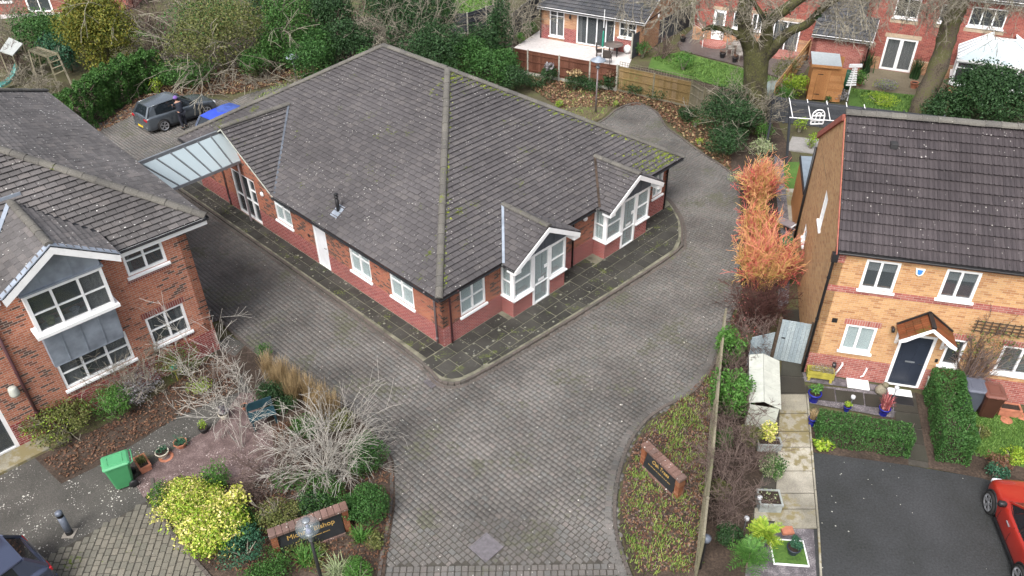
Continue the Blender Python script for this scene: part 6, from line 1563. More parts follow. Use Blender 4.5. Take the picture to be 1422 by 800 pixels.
fence('dark fence left of the tan brick extension', gw_((712,52),(748,20)), 1.6, 'f_grey','conc', base=.0)
fence('new orange timber fence beside the shed', gw_((1072,146),(1120,82)), 1.25, 'f_new','f_new', base=.0, post=.07, posth=0)
fence('grey painted fence at the bottom of the back garden', gw_((1064,165),(1088,170),(1300,196)), 1.35, 'f_grey','f_grey','h', base=.0, pw=1.9, post=.08)
fence('weathered timber fence along the drive side flower bed', [tuple(G(*q)[:2]) for q in ((999,480),(992,545),(986,610),(980,680),(972,745),(966,800))], 1.55, 'f_old','f_old','v', base=.0, pw=1.6, post=.08)
fence('low grey side fence by the raised garden', gw_((1062,212),(1066,168)), 1.5, 'f_grey','f_grey','h', base=0)
# grey post and rail pergola with hanging window frame
pg = thing('pergola','slim grey pergola frame with white rails in the back garden','pergola',tuple(PV(1092,230,G(1092,230).y)))
o_ = Vector(pg.location); Yp = o_.y
PP = lambda x,y,dy=0: PV(x,y,Yp+dy)-o_
for a,b in (((1088,215),(1098,142)),): obj('post', MB().bar(PP(1092,228),PP(1098,145),.10,.10), M['f_grey'], pg)
obj('post', MB().bar(PP(1198,230,-1),PP(1199,150,-1),.10,.10), M['f_grey'], pg)
obj('beam', MB().bar(PP(1096,142),PP(1202,153,-1),.08,.10), M['f_grey'], pg); obj('beam', MB().bar(PP(1096,163,-.6),PP(1190,170,-1.6),.03,.03), M['white'], pg)
for x0,y0 in ((1096,136),(1121,138),(1148,140),(1175,142),(1200,145)): obj('rail', MB().bar(PP(x0,y0,0),PP(x0+5,y0+28,-.7),.025,.03), M['white'], pg)
gf = thing('garden_mirror','white arched window frame mirror hanging from the grey pergola','mirror',tuple(PV(1134,172,Yp-.9))); q0 = Vector(gf.location)
kx = 1/ppm(q0); mb = MB(); W_, H_ = 8.5*kx, 22*kx
def arc(r,n=10): return [(r*math.cos(math.pi*i/n),0,H_*.55+r*math.sin(math.pi*i/n)) for i in range(n+1)]
mb.tube(arc(W_),.03,5); 
for x in (-W_,W_): mb.bar((x,0,0),(x,0,H_*.55),.05,.04)
for z in (0,H_*.22,H_*.55): mb.bar((-W_,0,z+.001),(W_,0,z+.001),.04,.05)
for x in (-W_*.33,W_*.33): mb.bar((x,.003,0),(x,.003,H_*.55),.03,.03)
mb.tube(arc(W_*.5),.02,5); mb.bar((0,0,H_*.55),(-W_*.7,0,H_*.55+W_*.7),.02,.02).bar((0,0,H_*.55),(W_*.7,0,H_*.55+W_*.7),.02,.02); obj('frame', mb, M['white'], gf)
# white ladder shelf / trellis sign
wt = thing('obelisk','white slatted planter tower beside the silver shrub','planter',tuple(G(1176,140))); mb = MB()
for i in range(8): mb.box(-.28+.02*i,.28-.02*i,-.03,.03,.9+i*.13,.9+i*.13+.07)
mb.box(-.03,.03,-.02,.02,0,2.0); mb.box(-.35,.35,-.05,.05,1.95,2.12); obj('slats', mb, M['white'], wt)
# shed
M['shed'] = piece('orange timber cladding', [(.42,.19,.075),(.48,.23,.09),(.52,.26,.11)], .7, .2, 1, 30)
sh0 = G(1120,138); sh = thing('timber_shed','orange timber potting shed with sloping windows and felt roof','shed',M=frame((sh0.x,sh0.y,0), -18) if False else None, loc=(sh0.x,sh0.y,0), rz=R(-16))
def clad(x0,x1,y,z0,z1,nz,top=None):
    mb = MB(); 
    for i in range(nz):
        a = z0+(z1-z0)*i/nz; b = z0+(z1-z0)*(i+1)/nz; mb.extr([(x0,y-.015,a),(x0,y,b-.006),(x0,y+.02,b-.006),(x0,y+.02,a)],(x1-x0,0,0))
    return mb
W_ = 1.75
obj('cladding', clad(0,.28,0,0,1.95,13), M['shed'], sh); obj('cladding', clad(.98,W_,0,0,1.95,13), M['shed'], sh); obj('cladding', clad(.28,.98,0,1.82,1.95,1), M['shed'], sh)
dd = obj('door', MB().box(.29,.97,-.02,.02,.04,1.81), M['shed'], sh)
for i in range(6): obj('board', MB().box(.30+i*.112,.30+i*.112+.104,-.034,-.021,.05,1.80), M['shed'], dd)
obj('hinge', MB().box(.31,.6,-.045,-.035,1.5,1.54).box(.31,.6,-.045,-.035,.35,.39), M['black'], dd)
obj('cladding', MB().box(-.02,.0,.0,1.9,0,1.95), M['shed'], sh); obj('cladding', MB().box(0,W_,1.88,1.9,0,1.95), M['shed'], sh)
obj('cladding', MB().box(W_,W_+.02,0,1.9,0,.85), M['shed'], sh)
gx1 = W_+.02
for i in range(3):
    y0 = i*.63+.03; obj('sloping_window', MB().extr([(gx1,y0,.87),(gx1,y0+.57,.87),(W_-.42,y0+.57,1.93),(W_-.42,y0,1.93)],(0.01,0,.01)), M['glass'], sh)
for i in range(4): obj('window_bar', MB().bar((gx1+.02,i*.627,.86),(W_-.40,i*.627,1.95),.05,.05), M['shed'], sh)
obj('gable', MB().extr([(W_,0.001,.86),(W_-.42,0.001,1.95),(W_-.7,0.001,1.95),(W_-.7,0.001,.86)],(0,.015,0)), M['shed'], sh)
obj('felt_roof', MB().extr([(-.12,-.12,2.05),(W_-.3,-.12,2.02),(W_-.3,2.0,2.02),(-.12,2.0,2.05)],(0,0,.04)), flat('grey mineral felt',(.38,.42,.43),.85,.1,8), sh)
obj('roof_edge', MB().box(-.13,W_-.29,-.145,-.121,1.93,2.08), M['shed'], sh)
tag(obj('water_butt', MB().lathe([(.26,0),(.30,.5),(.27,1.0),(.22,1.03),(.02,1.04)],16,tuple(G(1173,122))), flat('dark green plastic',(.02,.09,.05),.4,.2,3), None, True), 'dark green water butt between the shed and garage', 'water butt')
# ------------------------------------------------------------------ wheelie bins
def wheelie(label, px, py, rz, body, lid, h=1.05, group='wheelie bins'):
    g = G(px,py); t = thing('wheelie_bin', label, 'wheelie bin', (g.x,g.y,0), rz, group)
    mb = MB(); w0,d0,w1,d1 = .22,.24,.285,.33; z0,z1 = .06,.93; n=1
    def ring(w,d,z,b=.05): return [(-w+b,-d,z),(w-b,-d,z),(w,-d+b,z),(w,d-b,z),(w-b,d,z),(-w+b,d,z),(-w,d-b,z),(-w,-d+b,z)]
    mb.grid([ring(w0,d0,z0),ring(w0+(w1-w0)*.9,d0+(d1-d0)*.9,z1-.08),ring(w1-.005,d1-.005,z1-.07),ring(w1,d1,z1)],True); mb.add(ring(w0,d0,z0),[tuple(range(7,-1,-1))]); mb.add(ring(w1,d1,z1),[tuple(range(8))])
    obj('body', mb, body, t)
    lm = MB(); rr = [ring(w1+.02,d1+.03,z1+.005),ring(w1+.02,d1+.03,z1+.04),ring(w1-.03,d1-.02,z1+.075),ring(w1-.08,d1-.08,z1+.08)]; lm.grid(rr,True); lm.add(rr[-1],[tuple(range(8))]); lm.add(rr[0],[tuple(range(7,-1,-1))]); 
    l = obj('lid', lm, lid, t); obj('lid_rim', MB().tube([(-.17,-.2,z1+.083),(.17,-.2,z1+.083),(.17,.2,z1+.083),(-.17,.2,z1+.083),(-.17,-.2,z1+.083)],.010,5), lid, l)
    obj('handle', MB().tube([(-w1+.03,d1,z1-.03),(-w1+.03,d1+.10,z1+.02),(w1-.03,d1+.10,z1+.02),(w1-.03,d1,z1-.03)],.018,7), lid, t, True)
    for s in (-1,1): obj('wheel', MB().lathe([(.05,-.03),(.125,-.03),(.13,0),(.125,.03),(.05,.03)],16).tf(Matrix.Translation((s*.27,.24,.125)) @ Matrix.Rotation(R(90),4,'Y')), M['black'], t, True)
    obj('axle', MB().tube([(-.26,.24,.125),(.26,.24,.125)],.015,6), M['black'], t)
    obj('grip', MB().tube([(-.06,-d1-.01,z1+.02),(0,-d1-.05,z1+.03),(.06,-d1-.01,z1+.02)],.012,6), lid, l)
    return t
wheelie('light green wheelie bin beside the terracotta trough', 174, 671, R(-62), flat('green bin plastic',(.055,.24,.10),.45,.1,2,.05), flat('green lid plastic',(.075,.30,.14),.45,.1,2,.05))
wheelie('slate grey wheelie bin next to the brown one', 1342, 566, R(-13), flat('grey bin plastic',(.075,.085,.11),.45,.1,2,.05), flat('grey lid plastic',(.11,.12,.155),.4,.1,2,.05))
wheelie('dark brown wheelie bin against the yellow house', 1366, 574, R(-13), flat('brown bin plastic',(.06,.025,.018),.45,.15,2,.05), flat('brown lid plastic',(.15,.06,.045),.45,.15,2,.05))
# ------------------------------------------------------------------ bollard light, lamp posts
g = G(97,741); bl = thing('bollard_light','grey cylindrical bollard light leaning beside the tarmac path','bollard',(g.x,g.y,0)); 
M['bollard'] = flat('blue grey painted metal',(.13,.15,.19),.4,.12,3,metal=.2)
lean = Matrix.Rotation(R(0),4,'Y')
obj('base', MB().box(-.16,.16,-.16,.16,-.0,.02), M['mortar'], bl); obj('column', MB().lathe([(.09,.02),(.09,.72)],20), M['bollard'], bl, True); obj('louvre', MB().lathe([(.075,.72),(.085,.73),(.06,.75),(.085,.765),(.06,.785),(.085,.80),(.06,.82)],20), M['black'], bl, True); obj('cap', MB().lathe([(.09,.82),(.095,.85),(.09,.90),(.06,.93),(.02,.94)],20), M['bollard'], bl, True); obj('collar', MB().lathe([(.095,.02),(.095,.16)],20), M['black'], bl, True)
# globe lamp: foot at the bottom edge
gb_ = G(452,826); hL = 3.2
lp = thing('lamp_post','black lamp post with clear glass globe over the left brick sign','lamp post',(gb_.x,gb_.y,0)); tp = PV(427,742,gb_.y-.0)-Vector(lp.location)
obj('column', MB().tube([(0,0,0),(0,0,tp.z*.3),(0,0,tp.z)],[.06,.045,.038],12), M['black'], lp, True)
Gc = Vector((0,0,tp.z+.26))
obj('bracket', MB().lathe([(.045,tp.z-.25),(.055,tp.z-.2),(.05,tp.z),(.10,tp.z+.02),(.10,tp.z+.06)],14), M['alu'], lp, True)
mb = MB(); n=14; rg=.285
rows = [(rg*math.sin(math.pi*i/n)*1.0, -rg*.86*math.cos(math.pi*i/n)) for i in range(1,n+1)]
obj('globe', mb.lathe(rows,28,tuple(Gc),cap=False), M['glassclear'], lp, True)
obj('lamp_holder', MB().lathe([(.06,0),(.07,.05),(.05,.14),(.03,.16),(.03,.24),(.05,.25),(.01,.3)],12,(0,0,tp.z+.06)), flat('lamp fitting',(.25,.27,.38),.4,.2,6), lp, True)
obj('globe_cap', MB().lathe([(.10,0),(.09,.02),(.02,.035)],14,(0,0,Gc.z+rg*.84)), M['alu'], lp, True)
def farlamp(label, fx, fy, topy, sleeve=None):
    f = G(fx,fy); t = thing('lamp_post', label, 'lamp post', (f.x,f.y,0)); tz = PV(fx+1,topy,f.y).z
    obj('column', MB().tube([(0,0,0),(0,0,tz-.35)],[.05,.035],10), M['greypipe'], t, True)
    obj('lantern', MB().lathe([(.05,0),(.16,.05),(.18,.30),(.10,.33)],14,(0,0,tz-.45)), M['glassclear'], t, True)
    obj('shade', MB().lathe([(.42,0),(.40,.03),(.18,.10),(.10,.2),(.03,.22)],20,(0,0,tz-.15)), M['lead'], t, True)
    obj('collar', MB().lathe([(.10,0),(.12,.06),(.06,.14)],12,(0,0,tz-.58)), M['alu'], t, True)
    return t, tz
farlamp('grey lamp post with flat shade left of the roof apex', 412, 112, 76)
_t,_z = farlamp('slim lamp post with round shade in front of the brown fence', 827, 156, 80)
# ------------------------------------------------------------------ brick signs with slate panels
M['slateboard'] = flat('dark slate sign board', (.022,.024,.026), .35, .2, 4)
M['gilt'] = flat('gilt lettering', (.42,.27,.08), .5, .1, 5)
M['signbrick'] = piece('orange sign brick', [(.20,.075,.035),(.25,.10,.05),(.17,.06,.03),(.28,.13,.07)], .85, .3, 2, 40, ((.55,.5,.45), 12, .12))
M['cope'] = piece('worn red coping brick', [(.17,.10,.08),(.21,.13,.11),(.16,.11,.095)], .9, .3, 2, 40, ((.6,.57,.52), 9, .2))
def text(name, body, size, M_, mat, parent, ext=.004):
    c = bpy.data.curves.new(name,'FONT'); c.body = body; c.size = size; c.align_x = 'CENTER'; c.align_y = 'CENTER'; c.extrude = ext
    o = bpy.data.objects.new(name,c); COL.objects.link(o); dg = bpy.context.evaluated_depsgraph_get(); me = bpy.data.meshes.new_from_object(o.evaluated_get(dg)); bpy.data.objects.remove(o)
    me.materials.clear(); me.materials.append(mat); return link(name, me, parent, M_)
def sign(label, pl, pr, h, lines, slope=.32):
    a = G(*pl); b = G(*pr); L = (b-a).length; ang = math.degrees(math.atan2(b.y-a.y,b.x-a.x)); t = thing('brick_sign', label, 'sign', M=frame((a.x,a.y,0),ang))
    d = .23; pw = .17
    # piers of bricks
    for x0 in (0, L-pw):
        nz = int(h/.075)
        for i in range(nz):
            obj('brick', MB().bevbox(x0+.003,x0+pw-.003,0.003,d-.003,i*h/nz+.004,(i+1)*h/nz-.004,.006), M['signbrick'], t)
    obj('mortar_core', MB().box(pw+.0,L-pw-.0,.14,d-.01,0,h-.001).box(.01,pw-.01,.01,d-.01,0.001,h-.002).box(L-pw+.01,L-.01,.01,d-.01,.001,h-.002), M['mortar'], t)
    n = int(L/.16)
    for i in range(n): obj('coping_brick', MB().bevbox(i*L/n+.003-(.02 if i==0 else 0),(i+1)*L/n-.003+(.02 if i==n-1 else 0),-.03,d+.02,h+.002,h+.10,.012), M['cope'], t)
    for i in range(max(3,int((L-2*pw)/.22))):
        m_ = max(3,int((L-2*pw)/.22)); w_ = (L-2*pw)/m_; obj('sill_brick', MB().bevbox(pw+i*w_+.003,pw+(i+1)*w_-.003,-.08,.12,.0,.10,.01), M['cope'], t)
    # leaning slate board
    z0, z1 = .105, h-.06; y0, y1 = -.05, .11
    bd = obj('sign_board', MB().extr([(pw+.02,y0,z0),(L-pw-.02,y0,z0),(L-pw-.02,y1,z1),(pw+.02,y1,z1)],(0,.02,0)), M['slateboard'], t)
    obj('reveal', MB().box(pw+.001,L-pw-.001,.06,.139,h-.055,h-.001), M['signbrick'], t)
    ta = math.atan2(z1-z0,y1-y0)
    for (s_,sz,f) in lines:
        q = Vector((L/2,y0+(y1-y0)*f-.004,z0+(z1-z0)*f))
        if s_ is None:   # a line of lettering too small to read: short gilt strokes
            mb = MB(); x = -sz/2
            while x < sz/2:
                wd = rnd.uniform(.012,.03); mb.box(x,x+wd,-.010,.010,0,.003); x += wd+rnd.choice((.008,.008,.03))
            obj('small_lettering', mb, M['gilt'], bd, M=Matrix.Translation(q) @ Matrix.Rotation(ta,4,'X')); continue
        text('lettering', s_, sz, Matrix.Translation(q) @ Matrix.Rotation(ta,4,'X'), M['gilt'], bd)
    return t
sign('long brick sign under the globe lamp with gilt lettering', (384,777), (489,737), .88, [('Michael Bishop',.21,.66),(None,.9,.36)])
sign('smaller brick sign reading Oak Trees in the right bed', (888,643), (940,694), .72, [('Oak Trees',.16,.64),(None,.9,.36)])
"""END6A"""
# ------------------------------------------------------------------ CARS
def carpaint(name, c, metal=.5, rough=.18):
    k = NM(name); k.b.inputs['Metallic'].default_value = metal; k.b.inputs['Coat Weight'].default_value = .6; k.b.inputs['Coat Roughness'].default_value = .06
    f = k.noise(1.3, 5); return k.out(k.ramp(f, [(.3, sc(c,.88)), (.7, sc(c,1.1))]), rough)
M['carglass'] = glassm('car glass', (.015,.02,.025), .04, .88)
M['tyre'] = flat('tyre rubber', (.018,.018,.018), .8, .2, 8)
M['alloy'] = flat('alloy wheel', (.45,.46,.48), .3, .1, 5, metal=.7)
M['redlamp'] = flat('red tail lamp', (.42,.02,.03), .2, .2, 6)
M['headlamp'] = flat('clear headlamp', (.55,.57,.6), .1, .2, 6)
M['plate_y'] = flat('yellow number plate', (.70,.50,.03), .4, .05, 6)
def car(label, loc, rz, paint, L=4.25, W=1.79, H=1.46, group=None, hatch=True, trim=None, roofmat=None, hood_len=.26, wheelb=.62, body='hatch', beltf=.60, name='parked_car', wr=.315, mirror=True, arches=False):
    """loc = centre on the ground, +x is the nose"""
    t = thing(name, label, 'car', loc, rz, group)
    # stations along x: (x, sill, shoulder z, width factor, roof z (0 none), roof width factor)
    h2 = L/2; SH = H*beltf
    if body == 'hatch':
        st = [(-1.0,.30,.55,.80,0),(-.985,.22,.60,.90,0),(-.95,.19,.64,.96,0),(-.85,.18,.66,.99,0),(-.5,.17,.655,1.0,0),(0,.17,.635,1.0,0),(.35,.17,.62,1.0,0),(.52,.17,.60,.995,0),(.75,.18,.56,.98,0),(.90,.19,.50,.93,0),(.975,.21,.42,.83,0),(1.0,.25,.36,.70,0)]
    else:
        st = [(-1.0,.28,.58,.80,0),(-.97,.2,.62,.93,0),(-.85,.18,.66,.98,0),(-.5,.17,.66,1.0,0),(0,.17,.64,1.0,0),(.3,.17,.63,1.0,0),(.5,.17,.62,.99,0),(.75,.18,.59,.97,0),(.90,.19,.54,.92,0),(.98,.22,.44,.80,0),(1.0,.26,.38,.68,0)]
    rows = []
    for x,sl_,sh,wf,_ in st:
        X = x*h2; w = W/2*wf; z1 = sh*H; zs = sl_; mid = (zs+z1)/2
        c_ = .035 if abs(x) < .9 else .05
        rows.append([(X,-w*.90,zs),(X,-w*.985,zs+.08),(X,-w,mid),(X,-w*.985,z1-.10),(X,-w*.94,z1-.02),(X,-w*.80,z1+.005),(X,-w*.4,z1+.02+c_*.4),(X,0,z1+.03+c_*.4),(X,w*.4,z1+.02+c_*.4),(X,w*.80,z1+.005),(X,w*.94,z1-.02),(X,w*.985,z1-.10),(X,w,mid),(X,w*.985,zs+.08),(X,w*.90,zs)])
    mb = MB().grid(rows); mb.add(rows[0],[tuple(range(14,-1,-1))]); mb.add(rows[-1],[tuple(range(15))])
    b = obj('body', mb, paint, t, True)
    sm_ = b.modifiers.new('soft','SUBSURF'); sm_.levels = 1; sm_.render_levels = 2
    # glasshouse: lower ring on the shoulder, roof ring
    x_rear, x_rr, x_rf, x_ws = (-.965,-.80,.06,.44) if body == 'hatch' else (-.90,-.62,.08,.48)
    zb = lambda x: np.interp(x,[s_[0] for s_ in st],[s_[2] for s_ in st])*H-.015
    lo = [(x_rear,.80),(-.55,.86),(-.1,.87),(.2,.85),(x_ws,.74)]
    hi = [(x_rr,.62),(-.5,.68),(-.15,.69),(0.0,.68),(x_rf,.62)]
    def ringpts(xs, z, off=0): return [(x*h2, z(i) if callable(z) else z, w) for i,(x,w) in enumerate(xs)]
    Zr = [H-.055,H-.012,H,H-.008,H-.05]
    lowL = [Vector((x*h2,-W/2*w,zb(x))) for x,w in lo]; lowR = [Vector((v.x,-v.y,v.z)) for v in lowL]
    upL = [Vector((x*h2,-W/2*w,Zr[i])) for i,(x,w) in enumerate(hi)]; upR = [Vector((v.x,-v.y,v.z)) for v in upL]
    # roof skin
    rr = [[upL[i]+Vector((0,.0,0)), upL[i]*.5+upR[i]*.5*1+Vector((0,-upL[i].y*-.5,.02)), (upL[i]+upR[i])*.5+Vector((0,0,.03)), Vector((upR[i].x,upR[i].y*.5,upR[i].z+.02)), upR[i]] for i in range(5)]
    for i in range(5): rr[i][1] = Vector((upL[i].x,upL[i].y*.5,upL[i].z+.02))
    obj('roof_panel', MB().grid([[tuple(p) for p in r_] for r_ in rr]), roofmat or paint, t, True)
    def bar_(a,b,w_,m_,nm='pillar'): obj(nm, MB().bar(a,b,w_,w_*.8), m_, t)
    # side glass and pillars
    for lowS,upS,sg in ((lowL,upL,-1),(lowR,upR,1)):
        mb = MB()
        for i in range(4): mb.poly(lowS[i],lowS[i+1],upS[i+1],upS[i])
        g_ = obj('side_glass', mb, M['carglass'], t)
        o_ = Vector((0,sg*.012,.0))
        pil = [(0,0,.10),(2,2,.055),(4,4,.06)]
        for a_,b_,w_ in pil: bar_(lowS[a_]+o_, upS[b_]+o_, w_, paint if a_ != 2 else M['black'])
        q = [upS[i]+o_*1.2+Vector((0,0,-.005)) for i in range(5)]; obj('roof_rail', MB().tube(q,.022,6), roofmat or paint, t, True)
        ql = [lowS[i]+o_+Vector((0,0,.01)) for i in range(5)]; obj('belt_trim', MB().tube(ql,.012,5), M['black'], t, True)
        # rear quarter fill
        obj('rear_quarter', MB().poly(lowS[0]+o_,lowS[0].lerp(lowS[1],.66)+o_,upS[0].lerp(upS[1],.42)+o_,upS[0]+o_), paint, t)
        # door shut lines, handle, mirror
        for xx in (-.02+.0,.36): 
            X = xx*h2*1.0; obj('door_gap', MB().tube([(X,sg*(W/2+.002)*.99,.30),(X,sg*(W/2+.003),.55),(X-.01,sg*(W/2)*.955,zb(xx)-.03)],.006,4), M['black'], t)
        obj('door_handle', MB().bar((.02*h2+.05,sg*(W/2+.008),zb(0)-.17),(.02*h2+.24,sg*(W/2+.008),zb(0)-.16),.03,.025), paint if not arches else M['alloy'], t)
        obj('sill_trim', MB().bar((-.42*h2,sg*(W/2)*.955,.19),(.42*h2,sg*(W/2)*.955,.19),.06,.08), M['black'], t)
        if mirror:
            mm = obj('door_mirror', MB().bevbox(-.07,.07,-.10,.10,-.06,.07,.03).tf(Matrix.Translation((.34*h2,sg*(W/2+.07),zb(.3)+.08))), paint if not arches else M['black'], t, True)
    obj('rear_window', MB().poly(lowL[0],lowR[0],upR[0]+Vector((0,0,-.01)),upL[0]+Vector((0,0,-.01))), M['carglass'], t)
    obj('windscreen', MB().grid([[lowL[4],Vector((lowL[4].x+.10,0,lowL[4].z+.0)),lowR[4]],[upL[4],Vector((upL[4].x+.04,0,upL[4].z+.02)),upR[4]]]), M['carglass'], t, True)
    bar_(lowL[0],lowR[0],.06,paint,'tailgate_edge'); bar_(upL[0],upR[0],.05,roofmat or paint,'spoiler'); bar_(upL[4],upR[4],.04,roofmat or paint,'header_rail')
    # wheels
    for xf in (-.60,.635):
        for sg in (-1,1):
            c = Vector((xf*h2,sg*(W/2-.085),wr)); Mw = Matrix.Translation(c) @ Matrix.Rotation(R(90)*-sg,4,'X')
            wh_ = obj('wheel', MB().lathe([(.20,-.10),(wr-.02,-.10),(wr,-.07),(wr,.07),(wr-.02,.10),(wr-.09,.105),(wr-.10,.06),(.02,.05)],24).tf(Mw), M['tyre'], t, True)
            ob_ = MB().lathe([(wr-.105,.075),(wr-.07,.108),(wr-.085,.112),(wr-.12,.09)],24,cap=False)
            for k in range(5):
                a = k*2*math.pi/5; ob_.bar((.03*math.cos(a),.03*math.sin(a),.085),((wr-.10)*math.cos(a-.12),(wr-.10)*math.sin(a-.12),.10),.035,.03); ob_.bar((.03*math.cos(a),.03*math.sin(a),.085),((wr-.10)*math.cos(a+.16),(wr-.10)*math.sin(a+.16),.10),.035,.03)
            ob_.lathe([(.05,.07),(.05,.105),(.02,.11)],10); obj('rim', ob_.tf(Mw), M['alloy'], wh_)
            ar = [(c.x+(wr+.035)*math.cos(a), sg*(W/2-.012), c.z+(wr+.035)*math.sin(a)) for a in [math.pi*i/12 for i in range(-1,14)]]
            obj('arch', MB().tube(ar,.032 if arches else .018,6), M['black'], t, True)
            dk = MB(); dk.add([(p[0],sg*(W/2+.0015),p[2]) for p in ar],[tuple(range(15))]); obj('arch_dark_disc', dk, M['black'], t)  # flat black disc on the body side, painted in for the shaded wheel opening
            # push wheels proud of the dark disc
            wh_.location.y += sg*.045
    # lamps, plate, grille
    for sg in (-1,1):
        obj('tail_lamp', MB().bevbox(-h2*1.0+.0,-h2*.93,min(sg*W*.26,sg*W*.445),max(sg*W*.26,sg*W*.445),H*.50,H*.585,.02), M['redlamp'], t)
        obj('headlamp', MB().bevbox(h2*.90,h2*.985,min(sg*W*.25,sg*W*.42),max(sg*W*.25,sg*W*.42),H*.35,H*.44,.03), M['headlamp'], t)
    obj('rear_bumper', MB().bevbox(-h2-.03,-h2+.12,-W*.40,W*.40,.24,.42,.03), paint, t); obj('number_plate', MB().box(-h2-.045,-h2-.031,-.26,.26,.30,.41), M['plate_y'], t)
    obj('grille', MB().box(h2-.03,h2+.01,-W*.28,W*.28,.28,.42), M['black'], t)
    return t
def seg(a,b): return math.atan2(b.y-a.y,b.x-a.x)
# grey hatchback: tyres rear (227,176) front (283,158) on the near side
ra, fa = G(231,181), G(285,162); an = seg(ra,fa); nrm = Vector((-math.sin(an),math.cos(an),0))
cc = (ra+fa)/2+nrm*.82
gc = car('dark grey hatchback parked nose to the leaf litter beside the ivy', (cc.x,cc.y,0), an, carpaint('dark grey car paint',(.12,.14,.16)), 4.12,1.78,1.44)
# blue car, mostly behind the bungalow roof
g = G(303,170,.6)+Vector((-.35,-.30,0)); car('pale blue car under a bright blue windscreen cover behind the roof', (g.x+1.25,g.y+.35,0), an+R(4), carpaint('pale blue car paint',(.28,.34,.48)), 3.9,1.7,1.42, roofmat=flat('bright blue fabric cover',(.03,.07,.50),.55,.2,4,.2))
bc = [o for o in bpy.data.objects if o.name.startswith('parked_car')][-1]
obj('blue_cover', MB().grid([[(-1.6,-.66,.95),(-1.6,0,1.0),(-1.6,.66,.95)],[(-1.15,-.62,1.36),(-1.15,0,1.42),(-1.15,.62,1.36)],[(-.2,-.64,1.45),(-.2,0,1.49),(-.2,.64,1.45)],[(.3,-.62,1.42),(.3,0,1.46),(.3,.62,1.42)],[(1.0,-.72,.93),(1.08,0,.97),(1.0,.72,.93)]]), M['blue'] if False else flat('blue tarpaulin',(.05,.09,.33),.4,.3,4,.5), bc, True)
# red car at the bottom right: front wheel (1377,700), rear wheel (1411,795)
fr_, rr_ = G(1376,717), G(1411,806); an2 = seg(rr_,fr_); nr2 = Vector((math.sin(an2),-math.cos(an2),0)); cc = (fr_+rr_)/2+nr2*.80
car('glossy red hatchback with black wheel arches on the asphalt drive', (cc.x-math.cos(an2)*.0,cc.y,0), an2, carpaint('red car paint',(.38,.028,.018),.2,.3), 3.75,1.72,1.42, arches=True, roofmat=M['black'])
# blue grey car bottom left: tail to the upper right
cq = G(20,790,.5); car('blue grey car at the bottom left corner of the parking bay', (cq.x-.75,cq.y-1.35,0), R(232), carpaint('blue grey car paint',(.07,.085,.14)), 4.2,1.75,1.45)
# ------------------------------------------------------------------ PERSON leaning at the car
pp = G(257,178); pr = an
M['skin'] = flat('skin', (.45,.26,.19), .6, .08, 8); M['coat'] = flat('dark navy padded jacket', (.022,.026,.04), .8, .25, 9, .3); M['trs'] = flat('dark trousers', (.018,.02,.03), .85, .2, 9); M['boot'] = flat('black shoes', (.012,.012,.012), .6, .1, 9); M['scarf'] = flat('purple headscarf', (.18,.10,.35), .8, .3, 12)
ps = thing('person','person in a dark jacket and purple hat leaning on the grey car','person',(pp.x,pp.y,0),pr+R(90))
def skin(name, verts, edges, radii, mat, parent, lev=2, root=0):
    me = bpy.data.meshes.new(name); me.from_pydata(verts, edges, []); me.materials.append(mat); o = link(name, me, parent)
    sk_ = o.modifiers.new('skin','SKIN'); 
    for i,r_ in enumerate(radii): me.skin_vertices[0].data[i].radius = (r_,r_) if isinstance(r_,(int,float)) else r_
    me.skin_vertices[0].data[root].use_root = True
    s_ = o.modifiers.new('sub','SUBSURF'); s_.levels = lev; s_.render_levels = lev
    dg = bpy.context.evaluated_depsgraph_get(); m2 = bpy.data.meshes.new_from_object(o.evaluated_get(dg)); o.modifiers.clear(); o.data = m2
    for p in m2.polygons: p.use_smooth = True
    return o
# local: +x toward the car, z up; leaning forward slightly, arms on the roof edge
V_ = [(0,0,.92),(0,0,1.05),(.05,0,1.25),(.09,0,1.42),(.12,0,1.50),(.15,0,1.60),(.17,0,1.70),
      (.06,-.17,1.42),(.20,-.24,1.20),(.42,-.12,1.18),(.06,.17,1.42),(.20,.24,1.20),(.42,.12,1.22),
      (.0,-.10,.88),(.05,-.12,.48),(-.02,-.12,.09),(.0,.10,.88),(-.02,.13,.48),(-.10,.13,.09),(.48,-.10,1.19),(.48,.10,1.23)]
E_ = [(0,1),(1,2),(2,3),(3,4),(4,5),(5,6),(3,7),(7,8),(8,9),(3,10),(10,11),(11,12),(0,13),(13,14),(14,15),(0,16),(16,17),(17,18),(9,19),(12,20)]
Rr = [.15,.145,.17,.15,.065,.095,.09,.075,.058,.042,.075,.058,.042,.095,.068,.048,.095,.068,.048,.038,.038]
body_ = skin('body', V_, E_, Rr, M['skin'], ps)
skin('jacket', [(0,0,.88),(0,0,1.05),(.05,0,1.25),(.085,0,1.40),(.06,-.17,1.41),(.20,-.24,1.20),(.38,-.14,1.18),(.06,.17,1.41),(.20,.24,1.20),(.38,.14,1.215)], [(0,1),(1,2),(2,3),(3,4),(4,5),(5,6),(3,7),(7,8),(8,9)], [.18,.17,.195,.165,.10,.08,.062,.10,.08,.062], M['coat'], ps)
skin('trousers', [(0,0,.93),(.0,-.10,.86),(.05,-.12,.48),(-.02,-.12,.12),(.0,.10,.86),(-.02,.13,.48),(-.10,.13,.12)], [(0,1),(1,2),(2,3),(0,4),(4,5),(5,6)], [.155,.11,.085,.07,.11,.085,.07], M['trs'], ps)
for y,x in ((-.12,-.02),(.13,-.10)): obj('shoe', MB().bevbox(x-.09,x+.18,y-.05,y+.05,0,.09,.03), M['boot'], ps, True)
obj('hat', MB().lathe([(.115,-.02),(.12,.03),(.10,.09),(.06,.125),(.01,.135)],14,(.17,0,1.66)), M['scarf'], ps, True)
